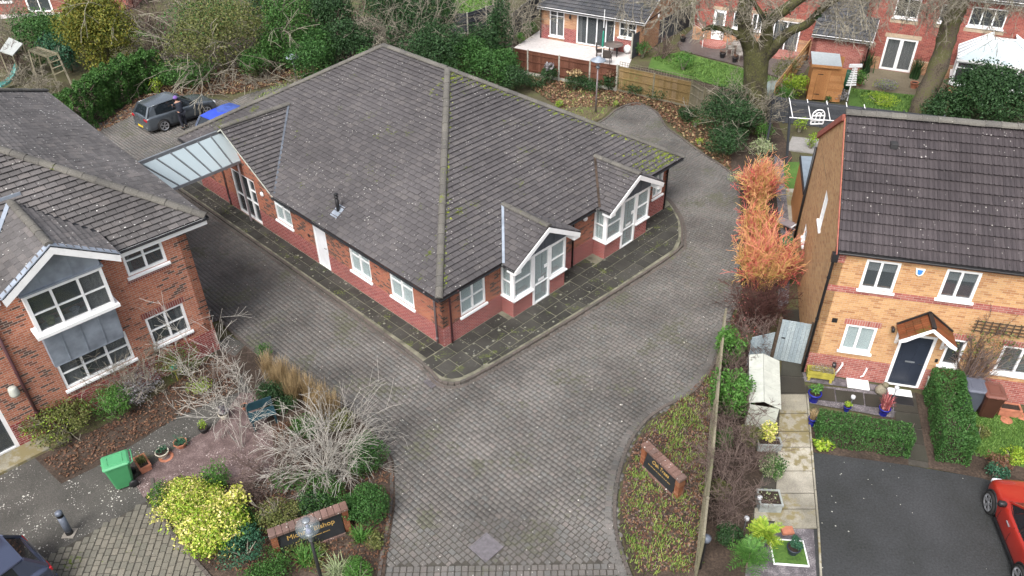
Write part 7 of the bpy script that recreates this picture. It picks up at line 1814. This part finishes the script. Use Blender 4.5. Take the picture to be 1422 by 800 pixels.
obj('hair', MB().lathe([(.09,-.10),(.105,-.02),(.10,.03)],14,(.155,0,1.64)), flat('dark brown hair',(.03,.018,.012),.8,.2,12), ps, True)
for y in (-.033,.033): obj('eye', MB().lathe([(.003,-.012),(.013,0),(.003,.012)],8).tf(Matrix.Translation((.262,y,1.635))), M['boot'], ps)
obj('nose', MB().extr([(.262,-.012,1.595),(.262,.012,1.595),(.295,0,1.60),(.262,0,1.635)][:3],(0,0,.03)), M['skin'], ps)
obj('mouth', MB().box(.262,.268,-.022,.022,1.565,1.573), flat('lips',(.3,.1,.09),.6,.1,9), ps)
for sy in (-.10,.10):
    for k in range(4): obj('finger', MB().tube([(.49,sy-.024+k*.016,1.19+(.04 if sy>0 else 0)),(.55+.006*(k%2),sy-.026+k*.018,1.185+(.04 if sy>0 else 0)),(.58+.008*(k in (1,2)),sy-.026+k*.018,1.165+(.04 if sy>0 else 0))],[.009,.008,.006],6), M['skin'], ps, True)
    obj('thumb', MB().tube([(.48,sy-.03*np.sign(sy),1.19+(.04 if sy>0 else 0)),(.52,sy-.055*np.sign(sy),1.18+(.04 if sy>0 else 0))],[.010,.008],6), M['skin'], ps, True)
# ------------------------------------------------------------------ POTS AND SMALL THINGS
M['terra'] = flat('terracotta', (.38,.15,.09), .8, .2, 6, .1); M['ston'] = flat('pale stone pot', (.50,.46,.38), .85, .15, 8, .1); M['cobalt'] = flat('cobalt glazed pot', (.015,.02,.22), .2, .2, 5); M['compost'] = flat('compost', (.03,.02,.015), .95, .4, 20)
def pot(label, px, py, r, h, mat, plant=None, group=None, shape='round', name='plant_pot', rz=0, dims=None):
    g = G(px,py); t = thing(name, label, 'plant pot', (g.x,g.y,0), rz, group)
    if shape == 'trough':
        w,d = dims; mb = MB(); mb.extr([(-w,-d,0),(w,-d,0),(w,d,0),(-w,d,0)],(0,0,h-.06)); obj('pot', mb, mat, t)
        obj('rim', MB().box(-w-.02,w+.02,-d-.02,-d+.03,h-.06,h).box(-w-.02,w+.02,d-.03,d+.02,h-.06,h).box(-w-.02,-w+.03,-d+.03,d-.03,h-.06,h).box(w-.03,w+.02,-d+.03,d-.03,h-.06,h), mat, t)
        obj('compost', MB().box(-w+.031,w-.031,-d+.031,d-.031,h-.058,h-.03), M['compost'], t); rr_ = min(w,d)*1.3
    else:
        seg_ = 8 if shape == 'oct' else 20
        obj('pot', MB().lathe([(r*.65,0),(r*.85,h*.5),(r*.96,h*.8),(r*1.06,h*.82),(r*1.06,h),(r*.92,h),(r*.88,h*.88)],seg_,cap=False), mat, t, shape != 'oct'); obj('compost', MB().lathe([(.01,h*.87),(r*.89,h*.87)],seg_,cap=False), M['compost'], t); rr_ = r
        obj('foot', MB().lathe([(r*.70,0),(r*.70,.02)],seg_), mat, t)
    if plant:
        kind, pm_, n_, s_, ph = plant
        if kind == 'leaf': P,N_ = cloud_pts((0,0,h+ph*.45),(rr_*1.2,rr_*1.2,ph*.55),n_,subs=4); quads_to('foliage', leaf_quads(P,N_,s_), M[pm_], t)
        else: blades('foliage','','',px,py,rr_*1.6*ppm(G(px,py)),ph,pm_,n_,s_,parent=t,z0=h*.9)
    return t
pot('terracotta trough with grassy plant beside the green bin',200,648,.2,.24,M['terra'],('blade','l_olive',70,.015,.25),shape='trough',dims=(.28,.15),rz=R(-50))
pot('pale stone bowl between the two terracotta pots',227,633,.19,.2,M['ston'],('leaf','l_blue',160,.05,.08))
tag(obj('saucer', MB().lathe([(.2,0),(.22,.02),(.2,.025),(.02,.01)],16,tuple(G(231,635))), M['terra'], None, True),'red saucer beside the pale stone bowl','saucer')
pot('octagonal terracotta pot on the pink gravel',252,620,.2,.2,M['terra'],('blade','l_blue',60,.02,.12),shape='oct')
pot('black pot with yellow green plant on the gravel',284,600,.14,.2,M['black'],('leaf','l_lime',300,.04,.3))
pot('grey pot with frosty white plant by the sapling',312,580,.16,.2,M['ston'],('leaf','l_silver',420,.07,.3))
pot('small terracotta pot fallen by the dry grass',340,568,.12,.16,M['terra'])
pot('cobalt blue pot with a leafy plant on the path corner',1129,556,.2,.34,M['cobalt'],('leaf','l_bright',420,.06,.4),'cobalt blue pots in the front garden')
pot('small cobalt pot on the slate chippings',1175,570,.11,.2,M['cobalt'],('leaf','l_lime',160,.06,.18),'cobalt blue pots in the front garden')
pot('cobalt pot with pink strappy leaves near the door',1226,575,.17,.28,M['cobalt'],('blade','l_red',90,.03,.55),'cobalt blue pots in the front garden')
pot('narrow cobalt pot at the hedge end',1126,590,.12,.3,M['cobalt'],('blade','l_tan',60,.02,.35),'cobalt blue pots in the front garden')
pot('dark glazed pot with small conifer on the turf square',1100,768,.17,.26,M['navy'],('leaf','l_blue',700,.05,.42))
pot('terracotta planter box at the brick wall by the bins',1398,574,.3,.3,M['terra'],None,shape='trough',dims=(.30,.16),rz=R(-14))
for i,(x,y,l_) in enumerate([(1268,122,'terracotta pot with dark cordyline on the sandy patio'),(1277,128,'terracotta pot beside the conservatory wall'),(1192,118,'terracotta pot with green shrub by the garage')]):
    pot(l_,x,y,.22,.35,M['terra'],('leaf','l_mid',90,.08,.2) if i else None)
for i,(x,y) in enumerate([(1003,80),(1020,86),(1039,90),(948,58)]): pot(('black tub left of the garden table','black tub with red stems below the garden table','black tub right of the garden table','black tub by the dark slatted fence')[i],x,y,.2,.32,M['black'],('leaf','l_brown',60,.08,.2))
# yellow wooden trough with heather
g = G(1137,525); t = thing('wooden_trough','mossy yellow wooden trough with grey heather under the wall','planter',(g.x,g.y,0),R(-14)); M['ywood'] = flat('mossy yellow wood',(.34,.30,.05),.85,.25,5,.2)
for i in range(2): obj('board', MB().box(-.42,.42,-.17,-.145,.12+i*.13,.24+i*.13), M['ywood'], t); obj('board', MB().box(-.42,.42,.145,.17,.12+i*.13,.24+i*.13), M['ywood'], t)
for x in (-.42,.395): obj('end_board', MB().box(x,x+.025,-.144,.144,.12,.37), M['ywood'], t)
for x in (-.38,.30): 
    for y in (-.19,.13): obj('leg', MB().box(x,x+.08,y,y+.06,0,.12), M['ywood'], t)
P,N_ = cloud_pts((0,0,.42),(.5,.26,.2),900,subs=4); quads_to('heather', leaf_quads(P,N_,.035), M['tw_grey'], t)
# grey zinc planters by the path
M['zinc'] = flat('weathered grey planter',(.26,.28,.27),.7,.3,5,.15)
pot('large weathered grey planter box beside the pale path',1066,702,.3,.36,M['zinc'],('leaf','l_pale',60,.05,.1),shape='trough',dims=(.30,.26),rz=R(-4))
pot('smaller grey planter below the yellow bush',1066,622,.3,.3,M['zinc'],None,shape='trough',dims=(.34,.16),rz=R(-4))
# turf square with white edge
g = G(1095,768); t = thing('turf_tray','green turf square edged in white on slate chippings','turf tray',(g.x,g.y,0),R(-6)); obj('turf', MB().box(-.42,.42,-.36,.36,0,.03), M['lawn'], t)
obj('edging', MB().box(-.45,.45,-.39,-.361,0,.05).box(-.45,.45,.361,.39,0,.05).box(-.45,-.421,-.36,.36,0,.05).box(.421,.45,-.36,.36,0,.05), M['white'], t)
g = G(1093,738); tag(obj('brick_tray', MB().bevbox(-.16,.16,-.12,.12,0,.08,.01).tf(Matrix.Translation(g)), M['terra']),'small brown slotted tray at the end of the path','tray')
# storage chest: cream plastic with sloped lid
p0 = G(1050,590,0); c0,c1 = G(1060,592), G(1058,520)
st_ = thing('storage_chest','long cream plastic storage shed with sloping lid by the path','garden storage',M=frame((G(1054,596).x,G(1054,596).y,0), 75.5))
def xat(px,py,z=0): return st_.matrix_world.inverted() @ G(px,py,z)
Lc = 2.15; Wc = .85; hc0, hc1 = .95, 1.15
for i in range(5): obj('slat', MB().box(0.02,Lc-.02,-Wc/2,-Wc/2+.02,i*.19+.02,i*.19+.19), M['cream'], st_); obj('slat', MB().box(0.0,.02,-Wc/2,Wc/2,i*.19+.02,i*.19+.19), M['cream'], st_)
obj('back_wall', MB().box(.02,Lc-.02,Wc/2-.02,Wc/2,0,.97), M['cream'], st_); obj('end_wall', MB().box(Lc-.02,Lc,-Wc/2,Wc/2,0,.97), M['cream'], st_)
for i in range(3):
    a,b = i*Lc/3-(.04 if i==0 else 0), (i+1)*Lc/3+(.04 if i==2 else 0)
    obj('lid_panel', MB().extr([(a+.004,-Wc/2-.05,.97),(b-.004,-Wc/2-.05,.97),(b-.004,.05,1.18),(a+.004,.05,1.18)],(0,0,.03)), M['cream'], st_); obj('lid_panel', MB().extr([(a+.004,.06,1.18),(b-.004,.06,1.18),(b-.004,Wc/2+.05,1.05),(a+.004,Wc/2+.05,1.05)],(0,0,.03)), M['cream'], st_)
# side gate and short fence in weathered blue grey boards
M['gate'] = piece('blue grey painted board', [(.28,.34,.37),(.32,.38,.41),(.35,.41,.43)], .75, .25, 1, 25)
def boards(name,label,cat,a,b,h,n,frame_=True):
    A = G(*a); B = G(*b); L = (B-A).length; t = thing(name,label,cat,M=frame((A.x,A.y,0),math.degrees(math.atan2(B.y-A.y,B.x-A.x))))
    for i in range(n): obj('board', MB().box(i*L/n+.003,(i+1)*L/n-.003,0,.02,.05,h+rnd.uniform(-.003,.003)), M['gate'], t)
    obj('rail', MB().box(0,L,.021,.06,.25,.35), M['gate'], t); obj('rail', MB().box(0,L,.021,.06,h-.25,h-.15), M['gate'], t)
    if frame_:
        for x in (-.1,L): obj('post', MB().box(x,x+.1,-.03,.07,0,h+.06), M['dkwood'], t)
        obj('latch', MB().box(.1,.22,-.02,-.001,1.0,1.04), M['black'], t)
    return t
boards('side_gate','pale blue grey boarded side gate against the yellow house','gate',(1073,500),(1112,507),1.75,8)
boards('garden_fence','short pale blue grey fence left of the side gate','fence',(1036,510),(1067,503),1.3,7,False)
# white squares: meter cover and doormat
for (x,y,w_,d_,l_,nm) in ((1191,534,.34,.22,'white utility cover on the slate under the wall','utility_cover'),(1249,546,.36,.16,'white door sill mat in front of the navy door','doormat')):
    g = G(x,y); tag(obj(nm, MB().bevbox(-w_,w_,-d_,d_,0,.05,.01).tf(Matrix.Translation(g) @ Matrix.Rotation(R(-14),4,'Z')), M['white']), l_, nm.replace('_',' '))
g = G(1250,556); tag(obj('rubber_doormat', MB().bevbox(-.38,.38,-.22,.22,.02,.035,.005).tf(Matrix.Translation(g) @ Matrix.Rotation(R(-14),4,'Z')), M['black']), 'dark rubber doormat below the white sill mat', 'doormat')
# stone ornaments near the door
g = G(1222,545); t = thing('stone_ornament','mossy stone animal ornament left of the front door','ornament',(g.x,g.y,0)); obj('body', MB().lathe([(.16,0),(.18,.12),(.12,.25),(.03,.30)],10), M['f_old'], t, True); obj('head', MB().lathe([(.03,.22),(.10,.28),(.09,.38),(.02,.42)],10,(.1,0,0)), M['f_old'], t, True)
for i,(x,y) in enumerate(((1370,570),(1397,582),(1419,577),(1347,560))[:3]):
    g = G(x,y+2); tag(obj('stepping_stone', MB().lathe([(.17,0),(.18,.03),(.16,.04),(.02,.042)],16,(g.x,g.y,.0)), M['terra'], None, True), ('round terracotta stepping stone nearest the tall hedge','middle round terracotta stepping stone on the lawn','round terracotta stepping stone near the photo edge')[i], 'stepping stone', 'stepping stones on the lawn')
# solar lights
for i,(x,y) in enumerate([(1054,612),(1051,706),(1033,735),(1180,566),(1240,553)]):
    g = G(x,y); t = thing('solar_light',('clear topped solar light by the yellow bush','solar light beside the large grey planter','solar light at the top of the lime mahonia','solar light behind the small cobalt pot','solar light near the pink strappy plant')[i],'garden light',(g.x,g.y,0),0,'solar garden lights'); obj('stake', MB().tube([(0,0,0),(0,0,.4)],.012,6), M['alu'], t); obj('lamp_head', MB().lathe([(.04,.38),(.07,.42),(.07,.50),(.02,.53)],12), M['headlamp'], t, True)
g = G(972,790); t = thing('lantern_light','small black post lantern at the bottom of the border fence','garden light',(g.x,g.y,0)); obj('post', MB().tube([(0,0,0),(0,0,1.15)],.035,8), M['black'], t); obj('head', MB().lathe([(.05,1.15),(.11,1.2),(.12,1.3),(.05,1.36)],14), M['bollard'], t, True)
# blue seat in the left bed, bird bath, watering can
g = G(368,590); t = thing('garden_bench','small dark blue plastic bench half hidden by pale twigs','bench',(g.x,g.y,0),R(28)); M['seatb'] = flat('dark teal plastic',(.02,.055,.07),.4,.2,5)
for i in range(4): obj('slat', MB().box(-.4,.4,-.2+i*.105,-.11+i*.105,.46,.49), M['seatb'], t)
for x in (-.36,.32):
    for y in (-.18,.16): obj('leg', MB().box(x,x+.05,y,y+.05,0,.459), M['seatb'], t)
obj('backrest', MB().box(-.4,.4,.22,.25,.55,.85).box(-.38,-.33,.22,.25,.46,.55).box(.33,.38,.22,.25,.46,.55), M['seatb'], t)
g = G(247,528); t = thing('bird_feeder','green topped yellow bird feeder dish beside the house shrubs','bird feeder',(g.x,g.y,0)); obj('pole', MB().tube([(0,0,0),(0,0,.45)],.02,6), M['ywood'], t); obj('dish', MB().lathe([(.05,.42),(.15,.5),(.16,.55)],14), M['ywood'], t, True); obj('cover', MB().lathe([(.16,.56),(.12,.62),(.02,.66)],14), flat('teal green plastic',(.02,.22,.16),.4,.2,5), t, True)
g = G(215,512); t = thing('pale_cover','small pale blue panel leaning under the right window','panel',(g.x,g.y,.3)); obj('board', MB().cbox((0,0,.15),(.32,.22,.02),R(20)), flat('pale blue board',(.35,.5,.58),.6,.1,5), t); obj('leg', MB().box(-.02,.02,-.02,.02,-.3,.14), M['dkwood'], t)
# climbing frame and slide at the far left
g = G(55,118); t = thing('climbing_frame','weathered timber monkey bar climbing frame behind the ivy fence','climbing frame',(g.x,g.y,0)); o_ = Vector(g); Y_ = g.y; Q = lambda x,y,dy=0: PV(x,y,Y_+dy)-o_; mw = M['f_old']
tpz = Q(60,74).z
c4 = [Q(40,70,.6),Q(66,79,-.5),Q(80,75,-.4),Q(52,66,.9)]
obj('beam', MB().bar(c4[0],c4[1],.1,.1), mw, t); obj('beam', MB().bar(c4[3],c4[2],.1,.1), mw, t)
for i in range(9): obj('rung', MB().bar(c4[0].lerp(c4[1],i/8),c4[3].lerp(c4[2],i/8),.05,.05), mw, t)
for a,b in ((c4[1],Q(78,112,-1)),(c4[2],Q(95,104,-1)),(c4[0],Q(48,104,.2)),(c4[3],Q(56,98,.9))): b.z = -.02; obj('leg', MB().bar(a,b,.09,.09), mw, t)
for i in range(1,4): obj('rung', MB().bar(c4[1].lerp(Q(78,112,-1),i/4),c4[2].lerp(Q(95,104,-1),i/4),.05,.05), mw, t)
g = G(20,112); t = thing('playhouse_tower','grey roofed timber play tower with a green slide','play tower',(g.x,g.y,0)); o_ = Vector(g); Y_ = g.y; Q = lambda x,y,dy=0: PV(x,y,Y_+dy)-o_
rf = [Q(0,72,0),Q(18,78,-.6),Q(32,62,.4),Q(13,53,1.0)]; obj('roof_panel', MB().extr(rf,(0,0,.06)), flat('grey roofing sheet',(.33,.35,.34),.7,.12,14), t)
for a in rf: b = Vector((a.x,a.y,-.02)); obj('post', MB().bar(a,b,.09,.09), mw, t)
s0,s1 = Q(24,92,-.5),Q(-2,116,-1.5); s1.z = .2; dd_ = (s1-s0).normalized(); sd_ = dd_.cross(Vector((0,0,1))).normalized()
M['slide'] = flat('teal slide plastic',(.10,.28,.26),.4,.15,4); obj('slide', MB().grid([[p+sd_*.25+Vector((0,0,.15)),p+sd_*.22,p-sd_*.22,p-sd_*.25+Vector((0,0,.15))] for p in [s0.lerp(s1,i/8)-Vector((0,0,.25*math.sin(math.pi*i/8))) for i in range(9)]]), M['slide'], t)
# round garden table and chairs on the white patio
def gtable(label, px, py, r, mat):
    g = G(px,py); t = thing('garden_table',label,'table',(g.x,g.y,0)); obj('tabletop', MB().lathe([(r,.70),(r+.02,.72),(r,.74),(.01,.745)],24), mat, t, True)
    for i in range(4): a = i*math.pi/2+.6; obj('leg', MB().bar((r*.6*math.cos(a),r*.6*math.sin(a),0),(r*.5*math.cos(a),r*.5*math.sin(a),.70),.05,.05), M['black'], t)
def gchair(label, px, py, rz, mat, group):
    g = G(px,py); t = thing('garden_chair',label,'chair',(g.x,g.y,0),rz,group); obj('seat', MB().bevbox(-.25,.25,-.25,.25,.40,.46,.02), mat, t); obj('backrest', MB().bevbox(-.25,.25,.22,.28,.46,.92,.02), mat, t)
    for x in (-.23,.19):
        for y in (-.23,.19): obj('leg', MB().box(x,x+.04,y,y+.04,0,.40), mat, t)
    for x in (-.28,.24): obj('armrest', MB().box(x,x+.04,-.24,.22,.62,.66), mat, t)
wick = flat('dark rattan',(.05,.04,.035),.8,.3,20,.3)
gtable('round dark rattan table on the white patio',851,77,.62,flat('brown glass table top',(.13,.11,.10),.3,.2,4))
for i,(x,y,a) in enumerate([(833,80,90),(850,62,0),(864,68,-20),(843,88,160)]): gchair(('dark rattan chair left of the round table','dark rattan chair behind the round table','dark rattan chair at the table corner nearest the wall','dark rattan chair closest to the brown fence')[i],x,y,R(a),wick,'rattan chairs round the table')
g = G(871,74); tag(obj('ball_planter', MB().lathe([(.02,0),(.2,.08),(.27,.28),(.2,.48),(.02,.56)],16,(g.x,g.y,0)), M['white'], None, True),'round white ball beside the rattan table','ornament')
tm_ = flat('silver grey garden teak',(.27,.25,.23),.8,.2,10)
gchair('grey wooden chair on the wet brown patio',1013,75,R(80),tm_,None); gchair('small grey stool chair under the oak',1028,84,R(10),tm_,None)
g = G(1030,76); t = thing('garden_table','grey slatted garden table under the oak','table',(g.x,g.y,0),R(-25))
for i in range(6): obj('slat', MB().box(-.7,.7,-.42+i*.14,-.30+i*.14,.70,.73), tm_, t)
for x in (-.62,.56):
    for y in (-.36,.30): obj('leg', MB().box(x,x+.06,y,y+.06,0,.699), tm_, t)
# closed parasol, green, in front of the patio doors
g = G(836,82); t = thing('closed_parasol','closed green and white parasol by the patio doors','parasol',(g.x,g.y,0)); obj('pole', MB().tube([(0,0,0),(0,0,1.0)],.025,8), M['white'], t); obj('canopy', MB().lathe([(.02,.75),(.07,.85),(.06,1.6),(.03,1.8)],10), flat('teal parasol cloth',(.03,.26,.18),.8,.2,8), t, True); obj('pole_top', MB().tube([(0,0,2.0),(0,0,3.1)],.025,8), M['white'], t)
g = G(975,66); t = thing('clothes_airer','white folding rotary airer on the brown patio','airer',(g.x,g.y,0)); obj('pole', MB().tube([(0,0,0),(0,0,1.6)],.02,8), M['white'], t)
for a in range(4): c_,s_ = math.cos(a*1.57+.4),math.sin(a*1.57+.4); obj('arm', MB().bar((0,0,1.1),(c_*.9,s_*.9,1.65),.018,.018), M['white'], t)
# domed cover beside the oak
g = G(1075,128); tag(obj('fire_pit_cover', MB().lathe([(.75,0),(.74,.25),(.5,.5),(.2,.6),(.02,.62)],20,(g.x,g.y,0)), flat('grey green cover',(.22,.27,.26),.8,.15,6), None, True),'grey green domed cover behind the oak trunk','cover')
# grey bench seat and satellite style lounger by the dogwoods
g = G(1092,320); t = thing('sun_lounger','white and grey folded lounger beside the dogwoods','lounger',(g.x,g.y,0),R(-50)); obj('frame', MB().bar((-.5,0,.35),(.5,0,.35),.5,.03), M['greypipe'], t); obj('backrest', MB().bar((.3,0,.38),(.75,0,.95),.48,.06), M['white'], t)
for x in (-.45,.42): obj('leg', MB().box(x,x+.03,-.22,-.19,0,.334).box(x,x+.03,.19,.22,0,.334), M['alu'], t)
g = G(1089,346); tag(obj('compost_tub', MB().lathe([(.22,0),(.28,.3),(.3,.5),(.26,.52),(.02,.5)],16,(g.x,g.y,0)), flat('green tub',(.04,.12,.05),.5,.2,5), None, True),'green tub behind the nearest dogwood','tub')
# lean-to roof on the left of the yellow house
lt = thing('lean_to_shed','grey roofed timber lean to against the yellow gable','shed',M=RF @ Matrix.Translation((0,0,0)))
LQ = lambda x,y: tuple(RF.inverted() @ G(x,y,2.2))
obj('roof_sheet', MB().extr([LQ(1116,268),LQ(1119,262),LQ(1133,219),LQ(1111,218)],(0,0,.05)), flat('blue grey felt roof',(.20,.24,.28),.8,.12,6), lt)
q1,q2,q3 = Vector(LQ(1116,268)),Vector(LQ(1111,218)),Vector(LQ(1119,262)); obj('side_boards', MB().extr([(q1.x+.04,q1.y+.04,0),(q2.x+.04,q2.y,0),(q2.x+.04,q2.y,2.18),(q1.x+.04,q1.y+.04,2.18)],(.03,0,0)), M['shed'], lt); obj('fascia', MB().bar(q1+Vector((0,0,.0)),q2+Vector((0,0,.0)),.05,.16), M['black'], lt)
# bird on the gravel? no: rock pieces and slates edging omitted
"""END7"""
